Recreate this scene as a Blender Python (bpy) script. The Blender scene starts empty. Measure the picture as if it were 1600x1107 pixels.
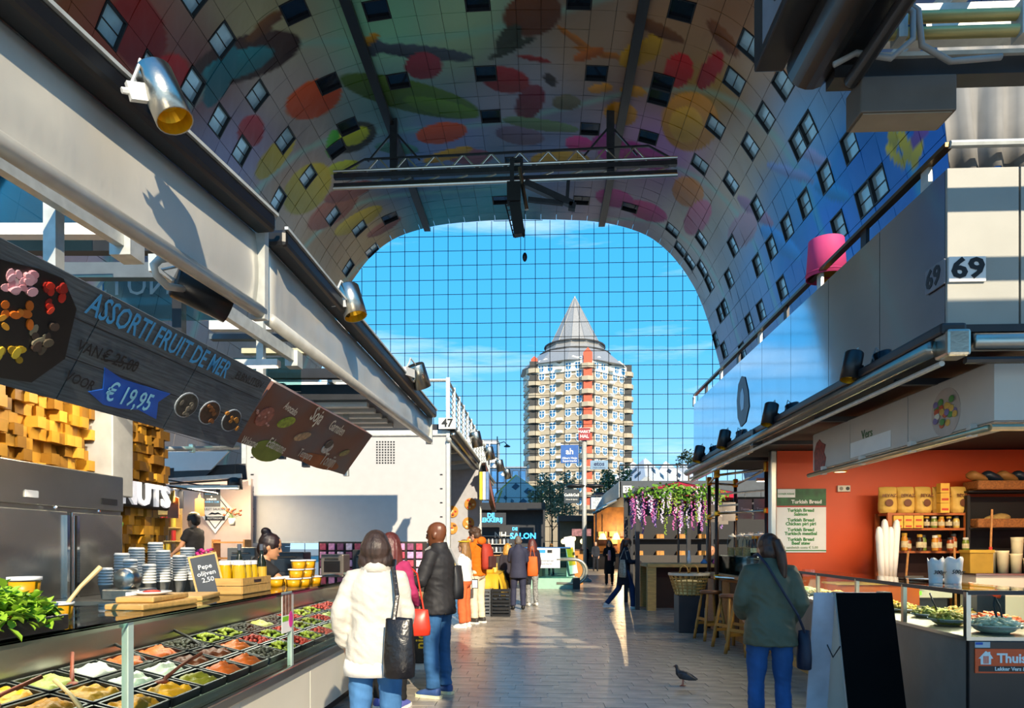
import bpy, bmesh, math, random
import numpy as np
from mathutils import Vector, Matrix, noise
R = math.radians
random.seed(7)
SC = bpy.context.scene
COL = SC.collection
# ------------------------------------------------------------------ camera
F = 1067.0; HZ = 855.0; VPX = 845.0; CH = 1.5
YAW = math.atan((VPX - 800) / F)
cam = bpy.data.cameras.new('camera'); camo = bpy.data.objects.new('camera', cam); COL.objects.link(camo)
cam.sensor_width = 36.0; cam.sensor_fit = 'HORIZONTAL'; cam.lens = 36.0 * F / 1600
cam.shift_y = (HZ - 553.5) / 1600; cam.clip_start = .05; cam.clip_end = 2000
camo.location = (0, 0, CH); camo.rotation_euler = (R(90), 0, YAW)
SC.camera = camo
# ------------------------------------------------------------------ view, sky, sun
SC.view_settings.view_transform = 'Standard'; SC.view_settings.look = 'None'
SC.view_settings.exposure = 0.75; SC.view_settings.gamma = 1.0; SC.view_settings.use_curve_mapping = False
cy = SC.cycles
cy.max_bounces = 7; cy.diffuse_bounces = 4; cy.glossy_bounces = 4; cy.transmission_bounces = 4
cy.transparent_max_bounces = 24; cy.caustics_reflective = False; cy.caustics_refractive = False
cy.sample_clamp_indirect = 6.0; cy.use_denoising = True
W = bpy.data.worlds.new('sky'); SC.world = W; W.use_nodes = True
nt = W.node_tree; nt.nodes.clear()
def nd(t, k, **kw):
    n = t.nodes.new(k)
    for a, b in kw.items(): setattr(n, a, b)
    return n
tc = nd(nt, 'ShaderNodeTexCoord'); sx = nd(nt, 'ShaderNodeSeparateXYZ'); nt.links.new(tc.outputs['Generated'], sx.inputs[0])
rp = nd(nt, 'ShaderNodeValToRGB'); nt.links.new(sx.outputs['Z'], rp.inputs[0])
e = rp.color_ramp.elements
e[0].position = 0.0; e[0].color = (.44, .68, .88, 1)
e[1].position = .12; e[1].color = (.25, .58, .88, 1)
for p, c in ((.28, (.07, .42, .80, 1)), (.5, (.035, .35, .76, 1)), (1.0, (.03, .25, .65, 1))):
    x = e.new(p); x.color = c
mp = nd(nt, 'ShaderNodeMapping'); mp.inputs['Rotation'].default_value = (0, R(-42), 0); mp.inputs['Scale'].default_value = (2.2, 3, 16)
nt.links.new(tc.outputs['Generated'], mp.inputs[0])
nz = nd(nt, 'ShaderNodeTexNoise'); nz.inputs['Scale'].default_value = 1.15; nz.inputs['Detail'].default_value = 7; nz.inputs['Roughness'].default_value = .62
nt.links.new(mp.outputs[0], nz.inputs[0])
cr = nd(nt, 'ShaderNodeValToRGB'); cr.color_ramp.elements[0].position = .55; cr.color_ramp.elements[1].position = .82
cr.color_ramp.elements[0].color = (0, 0, 0, 1); cr.color_ramp.elements[1].color = (.75, .75, .75, 1)
nt.links.new(nz.outputs[0], cr.inputs[0])
mx = nd(nt, 'ShaderNodeMixRGB'); nt.links.new(cr.outputs[0], mx.inputs[0]); nt.links.new(rp.outputs[0], mx.inputs[1]); mx.inputs[2].default_value = (.75, .85, .92, 1)
bg = nd(nt, 'ShaderNodeBackground'); bg.inputs[1].default_value = .92; nt.links.new(mx.outputs[0], bg.inputs[0])
wo = nd(nt, 'ShaderNodeOutputWorld'); nt.links.new(bg.outputs[0], wo.inputs[0])
SUNV = Vector((-.585, 1.68, -1.0)).normalized()
sl = bpy.data.lights.new('sun', 'SUN'); sl.energy = 4.2; sl.color = (1.0, .86, .64); sl.angle = R(.6)
so = bpy.data.objects.new('sun', sl); COL.objects.link(so); so.rotation_euler = SUNV.to_track_quat('-Z', 'Y').to_euler(); so.location = (10, -20, 30)
# ------------------------------------------------------------------ pixel rays (frame 1600 x 1107)
_fw = Vector((-math.sin(YAW), math.cos(YAW), 0)); _rt = Vector((math.cos(YAW), math.sin(YAW), 0))
def ray(px, py): return _fw + _rt * ((px - 800) / F) + Vector((0, 0, (HZ - py) / F))
def PY(px, py, Y): d = ray(px, py); return Vector((0, 0, CH)) + d * (Y / d.y)
def PX(px, py, X): d = ray(px, py); return Vector((0, 0, CH)) + d * (X / d.x)
def PZ(px, py, Z=0.0): d = ray(px, py); return Vector((0, 0, CH)) + d * ((Z - CH) / d.z)
def XY(px, Y): return PY(px, HZ, Y).x
def ZY(py, Y): return PY(VPX, py, Y).z
def proj(p):
    q = Vector(p) - Vector((0, 0, CH)); w = q.dot(_fw)
    if w < .05: return (-9999, -9999, w)
    return (800 + F * q.dot(_rt) / w, HZ - F * q.z / w, w)
# ------------------------------------------------------------------ materials
def lin(c):
    if isinstance(c, str):
        c = [int(c[i:i + 2], 16) / 255 for i in (0, 2, 4)]
        return tuple(v / 12.92 if v < .04045 else ((v + .055) / 1.055) ** 2.4 for v in c)
    return tuple(c)
MATS = {}
def M(name, col, rough=.6, metal=0.0, var=.12, scale=6.0, bump=0.0, bscale=40.0, emit=0.0, spec=.5, stretch=None, coat=0.0, sheen=0.0):
    if name in MATS: return MATS[name]
    m = bpy.data.materials.new(name); m.use_nodes = True; t = m.node_tree; b = t.nodes['Principled BSDF']
    c = lin(col)
    b.inputs['Roughness'].default_value = rough; b.inputs['Metallic'].default_value = metal
    b.inputs['Specular IOR Level'].default_value = spec
    if coat: b.inputs['Coat Weight'].default_value = coat
    tcx = nd(t, 'ShaderNodeTexCoord'); src = tcx.outputs['Object']
    if stretch:
        mpx = nd(t, 'ShaderNodeMapping'); mpx.inputs['Scale'].default_value = stretch; t.links.new(src, mpx.inputs[0]); src = mpx.outputs[0]
    n = nd(t, 'ShaderNodeTexNoise'); n.inputs['Scale'].default_value = scale; n.inputs['Detail'].default_value = 4
    t.links.new(src, n.inputs[0])
    r = nd(t, 'ShaderNodeValToRGB'); t.links.new(n.outputs[0], r.inputs[0])
    r.color_ramp.elements[0].position = .3; r.color_ramp.elements[1].position = .7
    r.color_ramp.elements[0].color = tuple(max(0, v * (1 - var)) for v in c) + (1,)
    r.color_ramp.elements[1].color = tuple(min(1, v * (1 + var)) for v in c) + (1,)
    t.links.new(r.outputs[0], b.inputs['Base Color'])
    if emit:
        t.links.new(r.outputs[0], b.inputs['Emission Color']); b.inputs['Emission Strength'].default_value = emit
    if bump:
        n2 = nd(t, 'ShaderNodeTexNoise'); n2.inputs['Scale'].default_value = bscale; n2.inputs['Detail'].default_value = 3; t.links.new(src, n2.inputs[0])
        bp = nd(t, 'ShaderNodeBump'); bp.inputs['Strength'].default_value = bump; bp.inputs['Distance'].default_value = .02
        t.links.new(n2.outputs[0], bp.inputs['Height']); t.links.new(bp.outputs[0], b.inputs['Normal'])
    MATS[name] = m; return m
def glass(name, tint=(.9, .97, .95), fac=.12, gl=(1, 1, 1)):
    if name in MATS: return MATS[name]
    m = bpy.data.materials.new(name); m.use_nodes = True; t = m.node_tree; t.nodes.clear()
    o = nd(t, 'ShaderNodeOutputMaterial'); mix = nd(t, 'ShaderNodeMixShader'); tr = nd(t, 'ShaderNodeBsdfTransparent'); g = nd(t, 'ShaderNodeBsdfGlossy')
    tr.inputs[0].default_value = (*tint, 1); g.inputs[0].default_value = (*gl, 1); g.inputs['Roughness'].default_value = .02
    lw = nd(t, 'ShaderNodeLayerWeight'); lw.inputs[0].default_value = fac
    t.links.new(lw.outputs['Fresnel'], mix.inputs[0]); t.links.new(tr.outputs[0], mix.inputs[1]); t.links.new(g.outputs[0], mix.inputs[2]); t.links.new(mix.outputs[0], o.inputs[0])
    MATS[name] = m; return m
def attrmat(name, rough=.4, metal=0.0, spec=.5):
    m = bpy.data.materials.new(name); m.use_nodes = True; t = m.node_tree; b = t.nodes['Principled BSDF']
    a = nd(t, 'ShaderNodeVertexColor'); a.layer_name = 'mural'; t.links.new(a.outputs[0], b.inputs['Base Color'])
    b.inputs['Roughness'].default_value = rough; b.inputs['Metallic'].default_value = metal; b.inputs['Specular IOR Level'].default_value = spec
    n = nd(t, 'ShaderNodeTexNoise'); n.inputs['Scale'].default_value = .9
    tcx = nd(t, 'ShaderNodeTexCoord'); t.links.new(tcx.outputs['Object'], n.inputs[0])
    bp = nd(t, 'ShaderNodeBump'); bp.inputs['Strength'].default_value = .25; bp.inputs['Distance'].default_value = .15
    t.links.new(n.outputs[0], bp.inputs['Height']); t.links.new(bp.outputs[0], b.inputs['Normal'])
    MATS[name] = m; return m
steel = M('brushed_steel', 'b9b6ac', .28, 1.0, .08, 3, .05, 60)
galv = M('galvanised_steel', 'c9cbc6', .5, .35, .12, 12)
chrome = M('chrome', 'd8d8d8', .12, 1.0, .03)
darkm = M('dark_painted_steel', '2b2c30', .42, .2, .15, 5)
black = M('black_satin', '141416', .4, 0, .2, 8)
blackp = M('black_plastic', '1b1b1d', .35, 0, .15, 8)
white = M('white_paint', 'e6e4e0', .45, 0, .04, 3)
cream = M('cream_panel', 'dcd6c6', .4, 0, .05, 2)
brass = M('brass', 'd2a033', .3, .9, .1, 20)
brassin = M('gold_reflector', 'e8b41c', .35, .6, .1, 20)
wood = M('warm_wood', 'a9743c', .5, 0, .22, 5, .15, 30, stretch=(1, 6, 6))
woodl = M('pale_wood', 'c69a55', .5, 0, .18, 6, .15, 30, stretch=(1, 6, 6))
woodd = M('dark_wood', '5a3820', .5, 0, .22, 6, .15, 30, stretch=(1, 6, 6))
glassc = glass('counter_glass', (.92, .98, .96), .04)
glassf = glass('facade_glass', (.97, .99, 1.0), .05)
whitetxt = M('white_print', 'f2f2ee', .5, 0, .03)
blacktxt = M('black_print', '15171a', .5, 0, .05)
# ------------------------------------------------------------------ geometry helpers
class MB:
    def __init__(s): s.v = []; s.f = []
    def add(s, vs, fs):
        o = len(s.v); s.v.extend([tuple(x) for x in vs]); s.f.extend([tuple(i + o for i in q) for q in fs]); return s
    def box(s, c, d, m=None):
        x, y, z = d[0] / 2, d[1] / 2, d[2] / 2
        vs = [Vector((a * x, b * y, g * z)) for g in (-1, 1) for b in (-1, 1) for a in (-1, 1)]
        if m is not None: vs = [m @ w for w in vs]
        vs = [w + Vector(c) for w in vs]
        return s.add(vs, [(0, 2, 3, 1), (4, 5, 7, 6), (0, 1, 5, 4), (2, 6, 7, 3), (0, 4, 6, 2), (1, 3, 7, 5)])
    def bb(s, x0, x1, y0, y1, z0, z1): return s.box(((x0 + x1) / 2, (y0 + y1) / 2, (z0 + z1) / 2), (abs(x1 - x0), abs(y1 - y0), abs(z1 - z0)))
    def hexa(s, p): # 8 points: bottom 4 ccw, top 4 ccw
        return s.add(p, [(3, 2, 1, 0), (4, 5, 6, 7), (0, 1, 5, 4), (1, 2, 6, 5), (2, 3, 7, 6), (3, 0, 4, 7)])
    def bar(s, a, b, w, h=None, up=(0, 0, 1)):
        a, b = Vector(a), Vector(b); h = h or w; d = (b - a); L = d.length; d.normalize()
        u = Vector(up)
        if abs(d.dot(u)) > .98: u = Vector((0, 1, 0))
        x = d.cross(u).normalized(); y = x.cross(d)
        p = []
        for e_ in (a, b):
            for sx_, sy_ in ((-1, -1), (1, -1), (1, 1), (-1, 1)): p.append(e_ + x * (sx_ * w / 2) + y * (sy_ * h / 2))
        return s.hexa(p)
    def tube(s, pts, rad, n=8, cap=True):
        pts = [Vector(p) for p in pts]
        if not isinstance(rad, (list, tuple)): rad = [rad] * len(pts)
        o = len(s.v); px = None
        for i, p in enumerate(pts):
            d = (pts[min(i + 1, len(pts) - 1)] - pts[max(i - 1, 0)]).normalized()
            if px is None:
                u = Vector((0, 0, 1)) if abs(d.z) < .9 else Vector((1, 0, 0)); px = d.cross(u).normalized()
            else:
                px = (px - d * px.dot(d)).normalized()
            py_ = d.cross(px)
            for k in range(n):
                a = 2 * math.pi * k / n; s.v.append(tuple(p + px * (math.cos(a) * rad[i]) + py_ * (math.sin(a) * rad[i])))
        for i in range(len(pts) - 1):
            for k in range(n):
                a = o + i * n + k; b = o + i * n + (k + 1) % n; s.f.append((a, b, b + n, a + n))
        if cap:
            s.f.append(tuple(o + k for k in reversed(range(n)))); s.f.append(tuple(o + (len(pts) - 1) * n + k for k in range(n)))
        return s
    def lathe(s, prof, n=16, c=(0, 0, 0), m=None, cap=True):
        o = len(s.v)
        for r, z in prof:
            for k in range(n):
                a = 2 * math.pi * k / n; w = Vector((r * math.cos(a), r * math.sin(a), z))
                if m is not None: w = m @ w
                s.v.append(tuple(w + Vector(c)))
        for i in range(len(prof) - 1):
            for k in range(n):
                a = o + i * n + k; b = o + i * n + (k + 1) % n; s.f.append((a, b, b + n, a + n))
        if cap:
            s.f.append(tuple(o + k for k in reversed(range(n)))); s.f.append(tuple(o + (len(prof) - 1) * n + k for k in range(n)))
        return s
    def loft(s, rings, n=14, right=(1, 0, 0)):
        # rings: (center, rx, ry[, fixed normal]); closed at both ends
        o = len(s.v); C = [Vector(r[0]) for r in rings]
        for i, r in enumerate(rings):
            d = (C[min(i + 1, len(C) - 1)] - C[max(i - 1, 0)])
            if len(r) > 3: d = Vector(r[3])
            d = d.normalized(); x = Vector(right); x = x - d * x.dot(d)
            x = x.normalized() if x.length > .05 else d.orthogonal().normalized()
            y = d.cross(x)
            for k in range(n):
                a = 2 * math.pi * k / n; s.v.append(tuple(C[i] + x * (math.cos(a) * r[1]) + y * (math.sin(a) * r[2])))
        for i in range(len(rings) - 1):
            for k in range(n):
                a = o + i * n + k; b = o + i * n + (k + 1) % n; s.f.append((a, b, b + n, a + n))
        s.f.append(tuple(o + k for k in reversed(range(n)))); s.f.append(tuple(o + (len(rings) - 1) * n + k for k in range(n)))
        return s
    def cap(s, a, b, ra, rb, n=10): # tapered capsule
        a, b = Vector(a), Vector(b); d = (b - a).normalized()
        P = [(a - d * ra * .9, ra * .35), (a - d * ra * .6, ra * .8), (a, ra), (b, rb), (b + d * rb * .6, rb * .8), (b + d * rb * .9, rb * .35)]
        return s.tube([p for p, _ in P], [r for _, r in P], n)
    def ball(s, c, r, n=10, k=6, m=None):
        if not isinstance(r, (tuple, list)): r = (r, r, r)
        o = len(s.v)
        for i in range(1, k):
            t = math.pi * i / k
            for j in range(n):
                a = 2 * math.pi * j / n; w = Vector((r[0] * math.sin(t) * math.cos(a), r[1] * math.sin(t) * math.sin(a), -r[2] * math.cos(t)))
                if m is not None: w = m @ w
                s.v.append(tuple(w + Vector(c)))
        bt = Vector((0, 0, -r[2])); tp = Vector((0, 0, r[2]))
        if m is not None: bt = m @ bt; tp = m @ tp
        s.v.append(tuple(bt + Vector(c))); s.v.append(tuple(tp + Vector(c)))
        for i in range(k - 2):
            for j in range(n):
                a = o + i * n + j; b = o + i * n + (j + 1) % n; s.f.append((a, b, b + n, a + n))
        B = o + (k - 1) * n
        for j in range(n):
            s.f.append((B, o + (j + 1) % n, o + j)); q = o + (k - 2) * n; s.f.append((B + 1, q + j, q + (j + 1) % n))
        return s
    def prism(s, poly, z0, z1, m=None): # poly in xy, extruded along z
        n = len(poly); vs = [Vector((x, y, z0)) for x, y in poly] + [Vector((x, y, z1)) for x, y in poly]
        if m is not None: vs = [m @ w for w in vs]
        return s.add(vs, [tuple(reversed(range(n))), tuple(range(n, 2 * n))] + [(i, (i + 1) % n, n + (i + 1) % n, n + i) for i in range(n)])
    def mesh(s, name):
        me = bpy.data.meshes.new(name); me.from_pydata(s.v, [], s.f); me.update(); return me
    def build(s, name, mat, parent=None, smooth=False, bevel=0, world=False, recalc=False):
        me = s.mesh(name); return mob(name, me, mat, parent, smooth, bevel, world, recalc)
def mob(name, me, mat, parent=None, smooth=False, bevel=0, world=False, recalc=False):
    if world and parent is not None:
        q = parent; off = Vector(q.location)
        while q.parent: q = q.parent; off += q.location
        me.transform(Matrix.Translation(-off))
    if recalc:
        b = bmesh.new(); b.from_mesh(me); bmesh.ops.recalc_face_normals(b, faces=b.faces); b.to_mesh(me); b.free()
    if smooth: me.polygons.foreach_set('use_smooth', [True] * len(me.polygons))
    if mat is not None and not me.materials: me.materials.append(mat)
    o = bpy.data.objects.new(name, me); COL.objects.link(o)
    if parent is not None: o.parent = parent
    if bevel:
        bm_ = o.modifiers.new('bevel', 'BEVEL'); bm_.width = bevel; bm_.segments = 2; bm_.limit_method = 'ANGLE'; bm_.angle_limit = R(40)
    return o
def tag(o, label, cat, group=None):
    o['label'] = label; o['category'] = cat
    if group: o['group'] = group
    return o
def E(name, label, cat, loc=(0, 0, 0), rz=0, group=None, mw=None):
    o = bpy.data.objects.new(name, None); COL.objects.link(o); o.empty_display_size = .1
    if mw is not None: o.matrix_world = mw
    else: o.location = loc; o.rotation_euler = (0, 0, rz)
    return tag(o, label, cat, group)
def ST(o): o['kind'] = 'structure'; return o
def SEMPTY(name, loc=(0, 0, 0)):
    o = bpy.data.objects.new(name, None); COL.objects.link(o); o.location = loc; return ST(o)
def inst(ob, parent, loc=None, mw=None, name=None): # copy sharing mesh data
    c = ob.copy(); COL.objects.link(c); c.parent = parent
    if loc is not None: c.location = loc
    if mw is not None: c.matrix_local = mw
    return c
KIDS = {}
def kids(o): return [c for c in bpy.data.objects if c.parent is o]
def dup(o, loc, rz=None, label=None, group=None, scale=None):
    if o.name not in KIDS: KIDS[o.name] = [(c, kids(c)) for c in kids(o)]
    r = o.copy(); COL.objects.link(r); r.location = loc
    if rz is not None: r.rotation_euler = (0, 0, rz)
    if scale: r.scale = (scale,) * 3
    if label: r['label'] = label
    if group: r['group'] = group
    for c, g in KIDS[o.name]:
        d = c.copy(); COL.objects.link(d); d.parent = r
        for h in g:
            k = h.copy(); COL.objects.link(k); k.parent = d
    return r
def frame(o, u, n): # local x = u, local z = n, local y = n x u
    u = Vector(u).normalized(); n = Vector(n); n = (n - u * n.dot(u)).normalized(); w = n.cross(u)
    m = Matrix((u, w, n)).transposed().to_4x4(); m.translation = Vector(o); return m
TSC = bpy.data.scenes.new('scratch')
def scratch_mesh(ob):
    TSC.collection.objects.link(ob); vl = TSC.view_layers[0]; vl.update(); return bpy.data.meshes.new_from_object(ob.evaluated_get(vl.depsgraph))
def txt(s, size, mat, parent, m=None, name='lettering', ext=.002, bold=0.0, align='CENTER', squash=1.0, line=1.0, shear=0.0, world=False):
    cu = bpy.data.curves.new('t', 'FONT'); cu.body = s; cu.size = size; cu.extrude = ext; cu.offset = bold * size; cu.align_x = align; cu.align_y = 'CENTER'
    cu.resolution_u = 2; cu.space_line = line; cu.shear = shear
    ob = bpy.data.objects.new('t', cu)
    me = scratch_mesh(ob); bpy.data.objects.remove(ob); bpy.data.curves.remove(cu)
    if squash != 1: me.transform(Matrix.Diagonal((squash, 1, 1, 1)))
    if m is not None: me.transform(m)
    me.materials.clear(); return mob(name, me, mat, parent, world=world)
def fuse(mb, voxel, it=4, mat=None, name='body', parent=None, fac=.5, wr=0.0, wf=(9, 9, 16)):
    me = mb.mesh('tmp'); b = bmesh.new(); b.from_mesh(me); bmesh.ops.recalc_face_normals(b, faces=b.faces); b.to_mesh(me); b.free()
    ob = bpy.data.objects.new('tmp', me)
    r = ob.modifiers.new('r', 'REMESH'); r.mode = 'VOXEL'; r.voxel_size = voxel
    if it: q = ob.modifiers.new('s', 'SMOOTH'); q.iterations = it; q.factor = fac
    out = scratch_mesh(ob)
    bpy.data.objects.remove(ob); bpy.data.meshes.remove(me); out.materials.clear()
    if wr:
        n = len(out.vertices); co = np.zeros(n * 3); nr = np.zeros(n * 3); out.vertices.foreach_get('co', co); out.vertices.foreach_get('normal', nr); co = co.reshape(-1, 3); nr = nr.reshape(-1, 3)
        for k in range(n):
            x, y, z = co[k]; q = Vector((x * wf[0], y * wf[1], z * wf[2] + x * 9)); h = 1 - abs(noise.noise(q)) * 2.2; h2 = noise.noise(q * .45)
            co[k] += nr[k] * (wr * (h * .6 + h2 * .8 - .3))
        out.vertices.foreach_set('co', co.ravel()); out.update()
    return mob(name, out, mat, parent, smooth=True)
def T4(x=0, y=0, z=0): return Matrix.Translation((x, y, z))
def RX(a): return Matrix.Rotation(R(a), 4, 'X')
def RY(a): return Matrix.Rotation(R(a), 4, 'Y')
def RZ(a): return Matrix.Rotation(R(a), 4, 'Z')
FACECAM = lambda p: frame(p, (1, 0, 0), (0, -1, 0)) # flat thing facing the camera, reading left to right
# ================================================================== SETTING: floor
CX = -2.3; FY = 69.0; Y0V = 6.0
pav = M('paver_clay', 'a0968a', .27, 0, .3, 3, .12, 25, spec=.6)
def brickfloor():
    m = bpy.data.materials.new('floor_far_pavers'); m.use_nodes = True; t = m.node_tree; b = t.nodes['Principled BSDF']
    tcx = nd(t, 'ShaderNodeTexCoord'); br = nd(t, 'ShaderNodeTexBrick'); t.links.new(tcx.outputs['Object'], br.inputs[0])
    br.inputs['Scale'].default_value = 1; br.inputs['Brick Width'].default_value = .4; br.inputs['Row Height'].default_value = .2; br.inputs['Mortar Size'].default_value = .006
    br.inputs['Color1'].default_value = (*lin('9c9286'), 1); br.inputs['Color2'].default_value = (*lin('8a8176'), 1); br.inputs['Mortar'].default_value = (*lin('24211e'), 1)
    t.links.new(br.outputs[0], b.inputs['Base Color']); b.inputs['Roughness'].default_value = .33
    return m
fl = ST(MB().bb(-26, 22, -8, FY, -.3, -.006).build('floor', brickfloor()))
tile_me = None
def tilebox(mb, x, y, z=0): mb.bb(x + .003, x + .397, y + .003, y + .197, z - .02, z)
def ftile(i, j): return (-3.0 + i * .4 + (.13, .33, .0, .2, .27)[j % 5], 2.0 + j * .2)
cand = []
rest = MB()
for j in range(0, 175):
    for i in range(0, 20):
        x, y = ftile(i, j); dz = random.uniform(-.0015, .0015)
        q = proj((x + .2, y + .1, 0))
        vis = 640 < q[0] < 1250 and 900 < q[1] < 1112 and not (q[0] < 700 and q[1] < 1000)
        if vis: cand.append((y, i, j, dz))
        else: tilebox(rest, x, y, dz)
cand.sort()
tm = MB(); tm.bb(-.197, .197, -.097, .097, -.02, 0); first = None
for k, (y, i, j, dz) in enumerate(cand):
    x, y = ftile(i, j)
    if k < 300:
        if first is None:
            first = tm.build('floor_tile', pav, fl, bevel=0); first.location = (x + .2, y + .1, dz)
        else: inst(first, fl, (x + .2, y + .1, dz))
    else: tilebox(rest, x, y, dz)
o = rest.build('floor_tile_field', pav, fl); o['kind'] = 'stuff'
ST(MB().bb(-300, 300, FY + .5, 420, -.4, -.02).build('ground', M('plaza_stone', '8d877d', .7, 0, .15, 1)))
# ================================================================== SETTING: painted vault
HALF = [(0, 34.6), (6.5, 34.35), (10, 33.8), (12.8, 32.8), (14.7, 31.4), (16.2, 29.7), (17.7, 27.3), (18.9, 24.3), (19.9, 20.6), (20.9, 16.5), (22, 11.5), (22.9, 6), (23.5, 0)]
PR = [(-x, z) for x, z in HALF[:0:-1]] + HALF
def catmull(P, n=12):
    out = []
    for i in range(len(P) - 1):
        p0 = P[max(i - 1, 0)]; p1 = P[i]; p2 = P[i + 1]; p3 = P[min(i + 2, len(P) - 1)]
        for k in range(n):
            t = k / n
            out.append(tuple(.5 * (2 * b + (c - a) * t + (2 * a - 5 * b + 4 * c - d) * t * t + (3 * b - a - 3 * c + d) * t ** 3) for a, b, c, d in zip(p0, p1, p2, p3)))
    out.append(P[-1]); return np.array(out)
PC = catmull(PR); PS = np.concatenate([[0], np.cumsum(np.hypot(*np.diff(PC, axis=0).T))]); STOT = PS[-1]
def vp(s):
    x = np.interp(s, PS, PC[:, 0]); z = np.interp(s, PS, PC[:, 1]); d = .2
    tx = np.interp(s + d, PS, PC[:, 0]) - np.interp(s - d, PS, PC[:, 0]); tz = np.interp(s + d, PS, PC[:, 1]) - np.interp(s - d, PS, PC[:, 1])
    l = np.hypot(tx, tz) + 1e-9; return x + CX, z, tz / l, -tx / l  # inward normal (profile runs left wall, top, right wall)
ANCH = [(60, 20, 'a06a54'), (180, 70, '92584c'), (300, 120, '7d5a58'), (420, 40, 'b4b093'), (450, 150, 'a39c98'), (380, 230, '86829a'), (330, 310, '6b7ba0'), (450, 300, 'b09a86'), (520, 400, 'ab8c6c'), (570, 370, 'b09878'),
        (600, 40, '93c3a4'), (720, 40, 'a3bfa0'), (600, 160, '7fa3a4'), (800, 150, '92949f'), (700, 230, '7c86aa'), (850, 260, '7284a8'), (640, 260, '6a86ac'), (780, 330, '5fa3b0'), (950, 330, 'a098a4'), (690, 345, '5fa6b2'),
        (920, 60, '9c8a78'), (1050, 60, 'a5866b'), (1100, 150, 'b8914f'), (1040, 230, 'b08cb2'), (1150, 30, '9a745a'), (1220, 70, 'cbb49a'), (1150, 300, 'baa894'), (1180, 230, 'c0ae96'), (1090, 350, 'b0a494'),
        (1260, 190, '8fb4d4'), (1240, 300, '6fa6d6'), (1350, 250, '3389d4'), (1250, 420, '3a8fd8'), (1450, 230, '5c84d0'), (1180, 430, '7f9cc0'), (1120, 420, 'a89f98'), (1300, 350, '3288d6'), (1420, 320, '3a86d0')]
BLOBS = [(215, 50, 42, 62, -20, '8f3f36'), (268, 118, 30, 34, 0, 'a8402c'), (385, 90, 88, 34, -18, '3c2a26'), (372, 100, 58, 20, -20, '2b7f88'), (345, 120, 18, 52, 25, '2f6f7a'), (415, 40, 40, 9, -40, '6b4a22'),
         (490, 155, 46, 28, -25, 'c4661c'), (392, 205, 20, 26, 15, 'a0525a'), (550, 215, 40, 22, -20, '2a2c20'), (552, 213, 26, 13, -20, 'c6cc30'), (520, 225, 10, 22, 10, '4aa040'), (535, 262, 26, 10, -15, 'b8c030'),
         (640, 150, 112, 24, 14, '4f6a2c'), (690, 168, 60, 12, 12, '5f8030'), (660, 82, 80, 11, 6, '4c5660'), (585, 74, 12, 14, 30, '4c5660'), (662, 103, 29, 21, 0, '8c4a52'), (577, 63, 18, 7, -30, 'c49a30'),
         (832, 22, 46, 34, -15, '6a4634'), (795, 62, 28, 16, -50, '363e34'), (800, 75, 40, 6, -25, '363e34'), (790, 125, 38, 20, 10, '8c3a3e'), (835, 92, 26, 4, 10, '8a3038'), (828, 160, 20, 30, 30, '6e3440'),
         (690, 208, 40, 16, -8, 'c8683c'), (735, 245, 36, 12, 0, '86606c'), (812, 212, 38, 14, 8, '6c6478'), (700, 242, 40, 8, -15, 'c4a040'), (620, 232, 34, 9, 5, '5a8a80'), (875, 250, 46, 14, 0, 'b89848'), (845, 195, 60, 9, 8, '6a8468'),
         (905, 225, 22, 12, 8, 'c04a90'), (950, 222, 26, 14, 0, 'a04a90'), (985, 236, 30, 15, 10, 'a8508c'), (1018, 248, 32, 16, 15, '9c4a84'), (955, 240, 20, 11, 0, 'b860a0'),
         (905, 65, 42, 5, 35, 'b07838'), (945, 85, 50, 5, 12, 'b07838'), (920, 85, 26, 8, -20, 'b8743a'), (1000, 82, 36, 18, -28, 'c8a23c'), (1020, 72, 13, 24, 20, 'c8a23c'), (938, 138, 20, 7, -6, 'd09a30'), (990, 143, 20, 8, 5, 'd4a038'),
         (970, 178, 26, 18, 10, 'd09a38'), (1078, 190, 44, 46, 0, 'd49a38'), (1072, 195, 26, 28, 0, 'e0b050'), (1060, 110, 22, 28, 20, 'c0442c'), (1025, 45, 50, 10, 25, '7a5238'), (885, 160, 22, 12, 0, '6c6a58'), (860, 125, 12, 8, 40, '3a3434'),
         (480, 295, 30, 46, 40, 'b8a850'), (520, 330, 46, 18, -35, 'a06858'), (560, 345, 42, 12, -30, 'c0aa48'), (430, 245, 16, 44, 40, 'b4a440'), (600, 355, 30, 8, -30, '9c6a60'), (545, 300, 40, 12, -20, '905a54'),
         (1075, 300, 26, 22, 40, 'c08238'), (1090, 340, 18, 30, 30, 'b87080'), (1130, 60, 36, 12, 50, '8a5a3c'), (1110, 110, 14, 34, 30, 'b04838'), (1010, 330, 34, 14, 20, 'b05a80'), (960, 310, 30, 14, 10, 'a85a8c'),
         (1415, 230, 9, 30, -20, 'dcc850'), (1432, 238, 8, 26, 15, 'e0cc58'), (1400, 245, 8, 24, -40, 'd8c450'), (1395, 215, 7, 18, -10, 'c8b850'), (1440, 205, 10, 30, 30, '9a78c0'), (1270, 245, 34, 9, 30, 'b0b4d8'), (1235, 270, 40, 8, 20, '9aa8d0'), (1180, 330, 36, 10, 40, 'b08aa0'), (1225, 120, 22, 10, 50, 'd0a080'), (1160, 360, 20, 30, 30, 'b898a0'), (1300, 300, 30, 12, 20, '5aa4dc'), (1220, 380, 40, 14, 40, '58a0dc')]
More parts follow.
